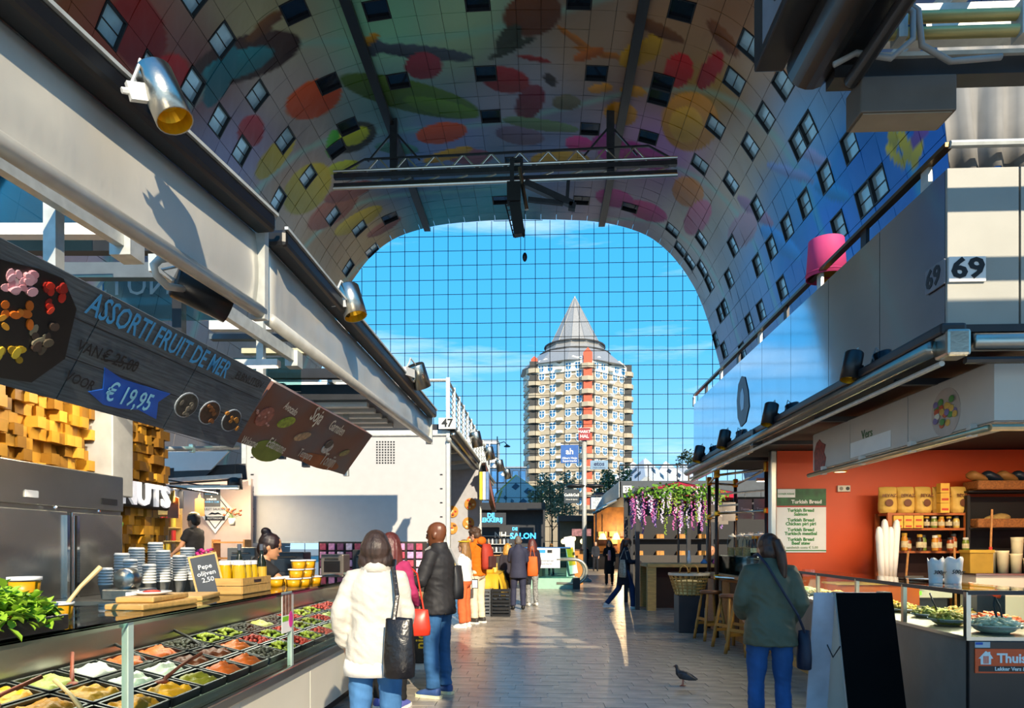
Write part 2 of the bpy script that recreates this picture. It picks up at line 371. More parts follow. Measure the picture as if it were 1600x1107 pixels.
def mural(P):
    q = P - np.array([0, 0, CH]); fw = np.array(_fw); rt = np.array(_rt); w = np.maximum(q @ fw, 1.0)
    px = 800 + F * (q @ rt) / w; py = HZ - F * q[:, 2] / w
    num = np.zeros((len(P), 3)); den = np.zeros(len(P))
    for ax, ay, c in ANCH:
        k = 1 / ((px - ax) ** 2 + (py - ay) ** 2 + 900.) ** 1.7; num += k[:, None] * np.array(lin(c)); den += k
    C = num / den[:, None]
    wave = np.sin(P[:, 1] * .55 + .25 * P[:, 0] + 1.5 * np.sin(P[:, 0] * .21)) # broad painted streaks across the vault
    C *= (1 + .16 * wave)[:, None]
    st = np.clip(1 - np.abs(np.mod(P[:, 1] + .018 * (P[:, 0] - CX) ** 2 + 2.2 * np.sin(P[:, 0] * .12), 9.5) - 4.7) / .55, 0, 1) * .45
    C = C * (1 - st[:, None]) + st[:, None] * np.array(lin('8fc8bc'))
    for bx, by, rx, ry, an, c in BLOBS:
        a = R(an); dx = px - bx; dy = py - by; u = (dx * math.cos(a) + dy * math.sin(a)) / rx; v = (-dx * math.sin(a) + dy * math.cos(a)) / ry
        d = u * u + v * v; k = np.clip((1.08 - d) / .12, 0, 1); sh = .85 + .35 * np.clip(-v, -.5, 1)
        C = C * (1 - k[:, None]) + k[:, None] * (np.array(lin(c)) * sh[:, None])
    lum = C.mean(1, keepdims=True); C = lum + (C - lum) * 1.45
    return np.clip(C * .9, .01, .95)
vault = SEMPTY('ceiling', (CX, 0, 0))
mur = attrmat('mural_print', .42, .25)
TS = STOT / round(STOT / 1.55); TY = 1.55; NY0 = 23.0; NS = round(STOT / TS); NYN = int((FY - NY0) / TY)
TY = (FY - NY0) / NYN
def cell_of(px, py):
    d = ray(px, py); o_ = Vector((0, 0, CH)); best = None
    for k in range(200, 3000):
        t = k * .03; p = o_ + d * t
        if p.y > FY: return None
        j = np.argmin(np.abs(PC[:, 1] - p.z) + (0 if True else 0)) 
        # inside test
        lim = np.interp(max(p.z, 0), [h[1] for h in HALF[::-1]], [h[0] for h in HALF[::-1]]) if p.z < 34.6 else -1
        if abs(p.x - CX) > lim:
            jj = np.argmin((PC[:, 0] + CX - p.x) ** 2 + (PC[:, 1] - p.z) ** 2)
            return (int(PS[jj] / TS), int((p.y - NY0) / TY))
    return None
WINP = [(180, 27), (230, 80), (300, 25), (335, 83), (298, 150), (328, 198), (400, 150), (437, 218), (378, 262), (427, 315), (500, 130), (522, 230), (480, 278), (523, 337), (570, 13), (752, 8), (922, 10), (1058, 5), (618, 122), (769, 118), (918, 113), (1027, 117), (778, 187), (916, 205), (1017, 160), (1008, 213), (555, 205), (790, 255), (780, 313), (907, 312), (450, 25), (600, 345),
        (1165, 50), (1140, 122), (1110, 200), (1080, 258), (1195, 170), (1213, 125), (1167, 237), (1135, 290), (1267, 187), (1245, 228), (1325, 227), (1297, 270), (1380, 270), (1355, 303), (1255, 320), (1232, 348), (1185, 325), (1305, 352), (1145, 390), (1220, 448), (1190, 488), (1137, 488), (1168, 508), (1110, 460), (1125, 500), (1060, 390), (1050, 358), (1100, 372), (1075, 410), (1130, 550), (985, 330), (1120, 530), (1142, 440), (1182, 410), (1098, 430), (575, 400), (560, 365), (545, 420), (1160, 545), (1205, 400)]
WINC = set()
for p in WINP:
    c = cell_of(*p)
    if c and 0 <= c[1] < NYN and 0 <= c[0] < NS: WINC.add(c)
NG = 8
def tile_grid(i, j, g=.014):
    s = np.linspace(i * TS + g, (i + 1) * TS - g, NG + 1); y = np.linspace(NY0 + j * TY + g, NY0 + (j + 1) * TY - g, NG + 1)
    x, z, nx, nz_ = vp(s); rs = np.random.RandomState(i * 97 + j); a, b = rs.uniform(-.014, .014, 2)
    V = np.zeros((NG + 1, NG + 1, 3)); h = (np.linspace(-1, 1, NG + 1)[:, None] * a + np.linspace(-1, 1, NG + 1)[None, :] * b)
    V[..., 0] = x[:, None] + nx[:, None] * h; V[..., 1] = y[None, :]; V[..., 2] = z[:, None] + nz_[:, None] * h
    n1 = NG + 1; vs = V.reshape(-1, 3)
    fs = [(p * n1 + q, p * n1 + q + 1, (p + 1) * n1 + q + 1, (p + 1) * n1 + q) for p in range(NG) for q in range(NG)]
    # skirt going outwards behind the face
    bd = [p * n1 for p in range(n1)] + [NG * n1 + q for q in range(1, n1)] + [p * n1 + NG for p in range(NG - 1, -1, -1)] + [q for q in range(NG - 1, 0, -1)]
    nrm = np.repeat(np.stack([nx, 0 * nx, nz_], 1)[:, None, :], n1, 1).reshape(-1, 3)
    sk = vs[bd] - nrm[bd] * .05; o_ = len(vs); m_ = len(bd)
    vs2 = np.concatenate([vs, sk]); fs += [(bd[k], bd[(k + 1) % m_], o_ + (k + 1) % m_, o_ + k) for k in range(m_)]
    return vs2, fs
def paint(me, P):
    a = me.color_attributes.new('mural', 'FLOAT_COLOR', 'POINT'); C = np.ones((len(P), 4), np.float32); C[:, :3] = mural(P); a.data.foreach_set('color', C.ravel())
tl = []
for i in range(NS):
    for j in range(NYN):
        if (i, j) in WINC: continue
        x, z, _, _ = vp(np.array([(i + .5) * TS])); q = proj((x[0], NY0 + (j + .5) * TY, z[0]))
        inside = 0 < q[0] < 1600 and 0 < q[1] < 640 and not (q[0] < 380 and q[1] > q[0] * .9) and not (q[0] > 1490) and not (q[0] > 1080 and q[1] > 640 - (q[0] - 1085))
        tl.append((0 if inside else 1, q[2], i, j))
tl.sort(); RV = []; RF = []; ro = 0
for k, (a, b, i, j) in enumerate(tl):
    vs, fs = tile_grid(i, j)
    if k < 300:
        c = vs.mean(0); me = bpy.data.meshes.new('mural_panel'); me.from_pydata((vs - c).tolist(), [], fs); paint(me, vs)
        o = mob('mural_panel', me, mur, vault, smooth=False); o.location = Vector(c) - vault.location
    else:
        RV.append(vs); RF += [tuple(w + ro for w in f_) for f_ in fs]; ro += len(vs)
RV = np.concatenate(RV); me = bpy.data.meshes.new('mural_panel_field'); me.from_pydata((RV - np.array([CX, 0, 0])).tolist(), [], RF); paint(me, RV)
o = mob('mural_panel_field', me, mur, vault); o['kind'] = 'stuff'
# windows set into the vault
wfm = M('window_frame_dark', '15161a', .5, 0, .1); wpm = M('sky_tint_pane', 'a9d4f0', .1, .1, .3, .7); wpd = M('apartment_pane_dark', '2a3340', .08, .6, .4, 1.0)  # pale blue of the side panes is a painted-in sky reflection
for (i, j) in sorted(WINC):
    s = np.array([(i + .5) * TS]); x, z, nx, nz_ = vp(s); yc = NY0 + (j + .5) * TY
    t_ = Vector((-nz_[0], 0, nx[0])) if False else Vector((nz_[0], 0, -nx[0])); n_ = Vector((nx[0], 0, nz_[0]))
    mw = Matrix((t_, Vector((0, 1, 0)), n_)).transposed().to_4x4(); mw.translation = Vector((x[0], yc, z[0])) - vault.location
    side = abs(nx[0]) > .6; f_ = MB(); w = TS / 2 - .015; l = TY / 2 - .015; k = .07
    for sg in (-1, 1):
        f_.bb(sg * w - sg * k, sg * w, -l, l, -.5, .03); f_.bb(-w, w, sg * l - sg * k, sg * l, -.5, .03)
    wi = f_.build('window', wfm, vault); wi.matrix_local = mw
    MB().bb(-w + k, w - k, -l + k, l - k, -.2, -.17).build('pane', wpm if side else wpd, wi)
    if side: MB().bb(-.03, .03, -l + k, l - k, -.17, -.14).build('glazing_bar', wfm, wi)
# outer shell behind the panels
shv = []; shf = []; ns = 60
ss = np.linspace(0, STOT, ns + 1); x, z, nx, nz_ = vp(ss)
for Y in (Y0V, NY0, FY):
    for k in range(ns + 1): shv.append((x[k] - nx[k] * .55 - CX, Y, z[k] - nz_[k] * .55))
for r_ in range(2):
    for k in range(ns): a = r_ * (ns + 1) + k; shf.append((a, a + 1, a + ns + 2, a + ns + 1))
MB().add(shv, shf).build('shell', M('vault_backing', '4a4440', .8, 0, .1, .3), vault)
# two black service rails under the vault
for px, py in ((668, 355), (940, 345)):
    p = PY(px, py, FY); x0 = p.x; zz = np.interp(abs(x0 - CX), [h[0] for h in HALF], [h[1] for h in HALF])
    MB().bb(x0 - .32, x0 + .32, NY0 + 8, FY, zz - .35, zz - .05).build('service_rail', black, vault, world=True)
# ================================================================== SETTING: cable-net glass front
win = SEMPTY('window_1', (CX, FY, 0)); cabm = M('facade_cable', '28323e', .4, .5, .1)
g = 1.475; X0 = XY(565.3, FY); xs = [X0 + k * g for k in range(-8, 36)]; zt = ZY(367.0, FY); zs = [zt - k * g for k in range(-1, 24)]
hl = lambda z: np.interp(z, [h[1] for h in HALF[::-1]], [h[0] for h in HALF[::-1]])
for x in xs:
    if abs(x - CX) > 23: continue
    top = np.interp(abs(x - CX), [h[0] for h in HALF], [h[1] for h in HALF])
    MB().tube([(x, FY, 0), (x, FY, top)], .035, 6).build('cable', cabm, win, world=True)
for z in zs:
    if z < .3: continue
    w = hl(z); MB().tube([(CX - w, FY, z), (CX + w, FY, z)], .03, 6).build('cable', cabm, win, world=True)
MB().box((0, 0, 0), (.1, .05, .1))
pl = []
for a in range(len(xs) - 1):
    for b in range(len(zs) - 1):
        xm = xs[a] + g / 2; zm = zs[b] - g / 2
        if zm < .4 or abs(xm - CX) > hl(min(zm, 34.6)) or zm > 34.5: continue
        q = proj((xm, FY, zm)); vis = 540 < q[0] < 1110 and q[1] < 700 and not (q[0] < 760 and q[1] > 400 + (q[0] - 545) * 1.1) and not (q[0] > 1080)
        pl.append((0 if vis else 1, q[1], xm, zm))
pl.sort(); pm = MB().bb(-g / 2 + .02, g / 2 - .02, -.008, .008, -g / 2 + .02, g / 2 - .02); first = None; rest = MB()
for k, (_, _, xm, zm) in enumerate(pl):
    L = Vector((xm, FY + .06, zm)) - win.location
    if k < 300:
        if first is None: first = pm.build('pane', glassf, win); first.location = L
        else: inst(first, win, L)
    else: rest.bb(L.x - g / 2 + .02, L.x + g / 2 - .02, L.y - .008, L.y + .008, L.z - g / 2 + .02, L.z + g / 2 - .02)
o = rest.build('pane_field', glassf, win); o['kind'] = 'stuff'
# ================================================================== OUTSIDE
TYD = 150.0
def tower():
    Y = TYD; cx = XY(898, Y); R_ = 11.8; th0 = R(-50)
    beige = M('tower_render', 'a99880', .8, 0, .08, .4); wht = M('tower_white', 'efe9dc', .7, 0, .04, .5); zinc = M('tower_zinc', 'a39d97', .5, .3, .14, 1.2, stretch=(6, 6, .3)); pane = M('tower_pane', '3f7fa8', .15, .3, .35, .35); red = M('tower_red', 'd8502c', .6, 0, .1); dk = M('tower_dark', '3b3733', .7, 0, .1)
    t = E('tower_block', 'beige tower block with rounded windows and a pointed zinc roof', 'building', (cx, Y, 0))
    vt = [(R_ * math.sin(th0 + R(60) * k), -R_ * math.cos(th0 + R(60) * k)) for k in range(6)]
    ztop = ZY(584, Y)
    MB().prism(vt, 0, ztop).build('wall', beige, t, recalc=True)
    for k in range(6):
        pass
    zb = lambda py: ZY(py, Y)
    hexr = lambda r, k, rot=0: Vector((r * math.sin(th0 + R(60) * k + rot), -r * math.cos(th0 + R(60) * k + rot), 0))
    nseg = 12
    def ring(r): return r
    MB().lathe([(R_ + .3, ztop - .2), (8.2, zb(561)), (7.6, zb(560.5)), (7.5, zb(559))], 12, (0, 0, 0), RZ(20).to_3x3()).build('lower_roof', zinc, t)
    MB().lathe([(7.5, zb(560.5)), (7.9, zb(560.5)), (7.9, zb(558)), (7.5, zb(558))], 24, cap=False).build('roof_walkway', dk, t)
    MB().lathe([(7.2, zb(558)), (6.3, zb(548)), (6.5, zb(547)), (6.5, zb(545.5)), (5.9, zb(545.5))], 12, (0, 0, 0), RZ(20).to_3x3()).build('middle_roof', zinc, t)
    MB().lathe([(6.3, zb(546)), (6.7, zb(546)), (6.7, zb(544)), (6.3, zb(544))], 24, cap=False).build('roof_walkway', dk, t)
    MB().lathe([(5.8, zb(546)), (.25, zb(468)), (.2, zb(464.5)), (.02, zb(464))], 12, (0, 0, 0), RZ(20).to_3x3()).build('spire', zinc, t)
    for k in range(12):
        a = R(20 + 30 * k); MB().tube([(5.85 * math.cos(a), 5.85 * math.sin(a), zb(546)), (.28 * math.cos(a), .28 * math.sin(a), zb(468))], .07, 4).build('seam', zinc, t)
    # windows, floor by floor, on the three faces in view
    fz = [zb(460 + (410 + 60.2 * k) / 3.255) for k in range(12)]
    arch = [(-.72, .85), (-.72, -.25)] + [(-.72 * math.cos(a), -.25 - .6 * math.sin(a)) for a in [math.pi * k / 6 for k in range(1, 6)]] + [(.72, -.25), (.72, .85)]
    fr_me = MB().prism(arch, 0, .16).mesh('window'); fr_me.materials.append(wht)
    inner = [(x * .72, y * .78) for x, y in arch]; pn_me = MB().prism(inner, .1, .2).mesh('pane'); pn_me.materials.append(pane)
    bar_me = MB().bb(-.06, .06, -.6, .7, .12, .24).bb(-.5, .5, .1, .2, .12, .24).mesh('glazing_bar'); bar_me.materials.append(wht)
    for k, cols in ((0, (-.66, -.26, .30, .70)), (1, (-.62, -.36, .10, .42, .72)), (5, (-.5, 0., .5))):
        a = Vector((*vt[k], 0)); b = Vector((*vt[(k + 1) % 6], 0)); mid = (a + b) / 2; u = (b - a).normalized(); n = Vector((mid.x, mid.y, 0)).normalized(); Lh = (b - a).length / 2
        for z in fz:
            for c in (cols if k != 1 else (-.55, -.2, .3, .65)):
                m = frame(mid + u * (c * Lh) + Vector((0, 0, z)), u, n)
                w_ = mob('window', fr_me, None, t); w_.matrix_local = m
                mob('pane', pn_me, None, w_); mob('glazing_bar', bar_me, None, w_)
            # white link pieces, beige bands and balconies
            lk = MB(); m = frame(mid + Vector((0, 0, z)), u, n)
            lk.box(m @ Vector((.02 * Lh, -1.3, .35)), (1.15, .5, 1.6), m.to_3x3()).build('white_balcony', wht, t)
            bd = MB(); bd.box(m @ Vector((0, -1.25, .12)), (2 * Lh * .98, .75, .3), m.to_3x3()); bd.build('floor_band', M('tower_band', 'b8a68c', .8, 0, .06, .5), t)
            for c_ in (-.48 if k == 0 else -.37, .5): MB().box(m @ Vector((c_ * Lh, .0, .03)), (1.4, .18, .1), m.to_3x3()).build('link_bar', wht, t)
    for z in fz: # balconies on the two corners in view
        for k, r in ((0, 1.7), (1, 1.7), (2, 1.5)):
            v = Vector((*vt[k], 0)); 
            MB().lathe([(r, -1.75), (r, -.85), (r - .12, -.85), (r - .12, -1.6)], 8, (v.x * .97, v.y * .97, z), cap=True).build('corner_balcony', M('tower_band', 'b8a68c'), t)
            MB().box((v.x * .985, v.y * .985, z - .1), (1.7, 1.7, 1.6)).build('balcony_door', red if k == 1 else dk, t)
    # white gable zigzag under the roof
    for k in (5, 0, 1):
        a = Vector((*vt[k], 0)); b = Vector((*vt[(k + 1) % 6], 0)); u = (b - a).normalized(); mid = (a + b) / 2; n = mid.normalized(); L = (b - a).length
        for j in range(2):
            m = frame(a + u * (L * (.25 + .5 * j)) + Vector((0, 0, ztop - 1.1)), u, n)
            MB().prism([(-L * .25, -1.2), (L * .25, -1.2), (L * .25, .5), (0, 2.0), (-L * .25, .5)], -.3, .35, m).build('gable', wht, t)
            for c in (-.9, .9):
                w_ = mob('window', fr_me, None, t); w_.matrix_local = m @ T4(c * 1.1, -.2, .3); mob('pane', pn_me, None, w_); mob('glazing_bar', bar_me, None, w_)
    MB().prism([(-.9, 0), (.9, 0), (.9, 3.2), (0, 4.2), (-.9, 3.2)], -.3, .3, frame((*vt[1], ztop - 2), (1, 0, 0), (0, -1, 0))).build('roof_fin', red, t)
    MB().prism([(-.7, 0), (.7, 0), (.7, 2.6), (0, 3.2), (-.7, 2.6)], -.3, .3, frame((*[q * .97 for q in vt[0]], ztop - 1.5), (1, 0, 0), (0, -1, 0))).build('roof_fin', red, t)
tower()
def cube_house(px, py, Y, e, rz, label, side, roof, dk):
    p = PY(px, py, Y); t = E('cube_house', label, 'house', (p.x, Y, 0), group='tilted cube houses')
    h = e * math.sqrt(3); m = T4(0, 0, p.z - h / 2) @ RZ(rz) @ RX(math.degrees(math.atan(math.sqrt(2)))) @ RZ(45)
    cb = MB(); cb.box((0, 0, 0), (e, e, e)); me = cb.mesh('body'); me.transform(m); mob('body', me, side, t)
    for ax in range(3):
        for sg in (-1, 1):
            n = Vector((0, 0, 0)); n[ax] = sg; u = Vector((0, 0, 0)); u[(ax + 1) % 3] = 1
            fm = m @ frame(n * (e / 2), u, n)
            if (fm.to_3x3() @ Vector((0, 0, 1))).z > .1: 
                q = MB().prism([(-e * .46, -e * .46), (e * .46, -e * .46), (e * .46, e * .46), (-e * .46, e * .46)], .02, .12).mesh('roof_panel'); q.transform(fm); mob('roof_panel', q, roof, t)
            for dx, dy in ((.22, -.1), (-.2, -.22), (.1, .24)):
                q = MB().box((dx * e, dy * e, .1), (e * .2, e * .14, .16)).mesh('window'); q.transform(fm); mob('window', q, dk, t)
    MB().lathe([(1.6, 0), (1.6, p.z - h * .8)], 6).build('stem', side, t)
    return t
cwh = M('cube_white', 'eceae6', .6, 0, .05); cgr = M('cube_grey', 'c5c5c8', .55, .1, .06); cyl = M('cube_yellow', 'd8a92c', .6, 0, .08); cdk = M('cube_window', '353a44', .3, .1, .2)
for (a, b, Y, rz, nm) in ((989, 722, 116, 10, 'white tilted cube house beside the tower, leftmost of the row'), (1008, 716, 104, 55, 'tallest white tilted cube house above the dark stall roof'), (1040, 721, 128, 30, 'white tilted cube house left of the potted roof tree'), (1069, 724, 140, 70, 'white tilted cube house partly behind the potted roof tree')):
    cube_house(a, b, Y, 5.6, rz, nm, cwh, cgr, cdk)
cube_house(806, 742, 100, 5.2, 20, 'yellow and grey tilted cube house left of the tower', cyl, M('cube_roof_dull', 'a8a6a0', .6), cdk)
cube_house(784, 766, 86, 3.0, 50, 'small yellow tilted cube house behind the dark stall', cyl, M('cube_roof_dull', 'a8a6a0'), cdk)
def low_building(px0, px1, py, Y, mat, label, pm, nx_, nz_):
    a = PY(px0, py, Y); b = PY(px1, py, Y); t = E('low_building', label, 'building', ((a.x + b.x) / 2, Y, 0)); w = b.x - a.x; h = a.z
    MB().bb(-w / 2, w / 2, 0, 6, 0, h).build('wall', mat, t); MB().bb(-w / 2 - .1, w / 2 + .1, -.1, 6.1, h, h + .25).build('parapet', M('parapet_grey', '8d9298', .7), t)
    for i in range(nx_):
        for k in range(nz_): 
            x = -w / 2 + w * (i + .5) / nx_; z = h * (k + .5) / nz_
            wn = MB().bb(x - w / nx_ * .42, x + w / nx_ * .42, -.12, .02, z - h / nz_ * .36, z + h / nz_ * .36).build('window', darkm, t)
            MB().bb(x - w / nx_ * .38, x + w / nx_ * .38, -.16, -.1, z - h / nz_ * .32, z + h / nz_ * .32).build('pane', pm, wn)
bpane = M('blue_pane', '5a8fc0', .1, .4, .3, .5)
low_building(745, 822, 732, 125, M('blue_glass_wall', '4a6f94', .3, .3), 'low blue glass building left of the tower', bpane, 7, 5)
low_building(752, 778, 690, 140, white, 'small white building top left of the lamp post outside', bpane, 2, 6)
def leafcloud(mb, c, r, n, sz, rnd):
    for _ in range(n):
        d = Vector((rnd.gauss(0, 1), rnd.gauss(0, 1), rnd.gauss(0, 1))).normalized() * (rnd.random() ** .4)
        p = Vector(c) + Vector((d.x * r[0], d.y * r[1], d.z * r[2])); a = Vector((rnd.gauss(0, 1), rnd.gauss(0, 1), rnd.gauss(0, .6))).normalized(); b = a.orthogonal().normalized(); s = sz * rnd.uniform(.6, 1.3)
        q = a.cross(b)
        b = (b * math.cos(rnd.random() * 6) + q * math.sin(rnd.random() * 6)).normalized()
        mb.add([p - a * s, p + b * s * .45, p + a * s, p - b * s * .45], [(0, 1, 2, 3)])
def tree(px, base, top, Y, w, label, leafm, n, sz, seed, basez=0.0, trunk=.12):
    rnd = random.Random(seed); x = XY(px, Y); zt_ = ZY(top, Y); t = E('tree', label, 'tree', (x, Y, basez)); H = zt_ - basez
    tr = MB(); tr.tube([(0, 0, 0), (.05 * H * .1, 0, H * .3), (0, .1, H * .55), (.05, 0, H * .85)], [trunk, trunk * .8, trunk * .6, trunk * .2], 7)
    br = []
    for k in range(9):
        a = k * 2.4; z0 = H * (.35 + .05 * k); e_ = (math.cos(a) * w * .75, math.sin(a) * w * .75, z0 + H * .22); tr.tube([(0, 0, z0), (e_[0] * .5, e_[1] * .5, z0 + H * .14), e_], [trunk * .45, trunk * .3, trunk * .12], 5); br.append(e_)
    tr.build('trunk', M('bark', '5c4a38', .9, 0, .25, 10), t)
    lf = MB()
    for e_ in br: leafcloud(lf, e_, (w * .42, w * .42, H * .13), n // 12, sz, rnd)
    leafcloud(lf, (0, 0, H * .72), (w * .8, w * .8, H * .26), n // 4, sz, rnd)
    o = lf.build('foliage', leafm, t); o['kind'] = 'stuff'
    return t
lfp = M('leaf_pale', '8f9a78', .55, 0, .3, 3); lfg = M('leaf_green', '4c6a34', .55, 0, .3, 3); lfd = M('leaf_dark', '2f4a34', .55, 0, .3, 3)
tree(862, 850, 748, 76, 2.5, 'sparse pale-leaved tree outside, in front of the tower', lfp, 3200, .2, 1)
tree(956, 850, 738, 84, 2.3, 'leafy tree outside, right of the sign pole', lfg, 2800, .22, 2)
def lamp_post(px, top, Y, label):
    z = ZY(top, Y); t = E('street_lamp', label, 'lamp', (XY(px, Y), Y, 0))
    MB().tube([(0, 0, 0), (0, 0, z * .5), (0, 0, z)], [.14, .1, .07], 8).build('pole', darkm, t)
    MB().tube([(0, 0, z - 1.0), (.9, 0, z - .7), (1.3, 0, z - 1.1)], .06, 6).build('arm', darkm, t)
    MB().lathe([(.05, .25), (.45, 0), (.4, -.1)], 10, (1.3, 0, z - 1.3)).build('lamp_head', darkm, t)
lamp_post(777, 682, 90, 'dark street lamp outside, in front of the small white building')
# ================================================================== gantry under the vault
def gantry():
    Y = 52.0; a = PY(526, 296, Y); b = PY(1055, 285, Y); t = E('service_gantry', 'long dark steel service gantry hanging under the painted vault', 'gantry', ((a.x + b.x) / 2, Y, a.z))
    L = (b.x - a.x) / 2; gm = M('gantry_steel', '3a3d42', .38, .6, .15, 2)
    MB().bar((-L, -.6, -.1), (L, -.6, .35), .3, .34).build('lower_beam', gm, t)
    MB().bar((-L, -.6, .62), (L, -.6, 1.07), .35, .36).build('main_beam', gm, t)
    MB().tube([(-L, -.85, -.38), (L, -.85, .07)], .14, 8).build('handrail', steel, t)
    MB().tube([(-L, -.85, .9), (L, -.85, 1.35)], .1, 8).build('handrail', steel, t)
    MB().bar((-L * .82, -.6, 1.9), (L * .84, -.6, 2.4), .14).build('top_chord', gm, t)
    MB().bar((-L, -.6, .7), (-L * .82, -.6, 1.9), .12).build('end_strut', gm, t); MB().bar((L, -.6, 1.2), (L * .84, -.6, 2.4), .12).build('end_strut', gm, t)
    n = 20
    for k in range(n):
        x0 = -L * .82 + k * (L * 1.66) / n; x1 = x0 + L * 1.66 / n; s = lambda x: (x / L) * .225
        lo = .98 + .22; hi = 2.15
        if k % 2: MB().bar((x0, -.6, hi + s(x0)), (x1, -.6, lo + s(x1) - .2), .1).build('brace', steel, t)
        else: MB().bar((x0, -.6, lo + s(x0) - .2), (x1, -.6, hi + s(x1)), .1).build('brace', steel, t)
    for k in range(12):
        x0 = -L + (k + .5) * 2 * L / 12; s = (x0 / L) * .225; MB().bar((x0 - .5, -.5, .3 + s), (x0 + .5, -.5, .65 + s), .09).build('web_strut', steel, t)
    for x0 in (PY(617, 290, Y).x, PY(953, 290, Y).x):
        x0 -= t.location.x; MB().bar((x0, -.3, 0.6), (x0, -.3, 5.2), .55, .5).build('hanger', gm, t)
        MB().bar((x0 - 2.0, -.3, 1.9), (x0, -.3, 4.2), .12).build('hanger_strut', gm, t); MB().bar((x0 + 2.0, -.3, 1.9), (x0, -.3, 4.2), .12).build('hanger_strut', gm, t)
    # the lift arm hanging from the middle
    c = lambda px, py, dy=-1.6: PY(px, py, Y + dy) - t.location
    MB().bar(c(803, 288), c(803, 318), 1.0, .9).build('lift_box', black, t)
    MB().bar(c(804, 318), c(812, 368), .8, .6).build('lift_arm', black, t)
    for dx in (-10, 9): MB().tube([c(800 + dx, 320), c(811 + dx * .8, 371)], .06, 6).build('lift_rail', gm, t)
    for k in range(7):
        q = k / 6; MB().tube([c(790 + 12 * q, 322 + 46 * q), c(799 + 12 * q, 320 + 46 * q)], .04, 5).build('rung', gm, t)
    MB().tube([c(812, 262), c(818, 300), c(823, 328)], .16, 6).build('lift_piston', steel, t)
    MB().bar(c(820, 286), c(895, 320), .5, .45).build('boom', gm, t); MB().bar(c(895, 318), c(893, 328), .5).build('boom_tip', gm, t)
    MB().bar(c(825, 312), c(880, 318), .3).build('boom_strut', gm, t); MB().bar(c(888, 283), c(886, 312), .25).build('boom_hanger', gm, t)
    MB().bar(c(800, 250), c(800, 290), .3).build('mast', gm, t); MB().bar(c(815, 250), c(815, 275), .2).build('mast', gm, t); MB().bar(c(800, 250), c(815, 250), .2).build('mast_top', gm, t)
    MB().tube([c(820, 330), c(820, 392)], .025, 5).build('hoist_cable', black, t)
    MB().ball(c(820, 402), (.18, .18, .35)).build('hoist_hook', black, t)
gantry()
# ================================================================== PEOPLE builder (faces +y, x to the person's right)
skinA = M('skin_light', 'd8a587', .5, 0, .06, 12); skinB = M('skin_dark', '6f4128', .38, 0, .1, 12); skinC = M('skin_tan', 'b98360', .5, 0, .06, 12)
def fabric(name, col, var=.12, rough=.85, bump=.35, bs=9.0, scale=5.0): return M(name, col, rough, 0, var, scale, bump, bs, spec=.25)
def jeans(name, col): return M(name, col, .85, 0, .3, 7, .4, 10, spec=.2, stretch=(1, 1, .45))
def V3(*a): return Vector(a)
def hand(mb, w, d, nrm, s, side, curl=.5):
    # w wrist, d pointing direction, nrm palm normal, side +1 right hand
    d = Vector(d).normalized(); nrm = Vector(nrm); nrm = (nrm - d * nrm.dot(d)).normalized(); x = d.cross(nrm).normalized() * side
    w = Vector(w); pe = w + d * (.085 * s)
    mb.loft([(w - d * .01 * s, .026 * s, .02 * s), (w + d * .03 * s, .036 * s, .017 * s), (pe, .04 * s, .015 * s), (pe + d * .008 * s, .036 * s, .012 * s)], 10, right=x)
    for k, (o_, l) in enumerate(((-.030, .066), (-.0105, .078), (.0095, .073), (.029, .056))):
        a = pe + x * (o_ * s) - d * .006 * s; d1 = (d + nrm * curl * .5 + x * o_ * 1.5).normalized(); d2 = (d + nrm * curl * 1.5).normalized(); d3 = (d * .6 + nrm * curl * 2.2).normalized()
        b = a + d1 * (l * .48 * s); c = b + d2 * (l * .32 * s); e_ = c + d3 * (l * .24 * s)
        mb.tube([a, b, c, e_], [.0085 * s, .0082 * s, .0075 * s, .0055 * s], 7)
    a = w + d * (.028 * s) - x * (.028 * s); b = a + (d * .55 - x * .75 + nrm * .35).normalized() * (.038 * s); c = b + (d * .9 - x * .2 + nrm * .5).normalized() * (.032 * s)
    mb.tube([a, b, c], [.0115 * s, .0098 * s, .0068 * s], 7)
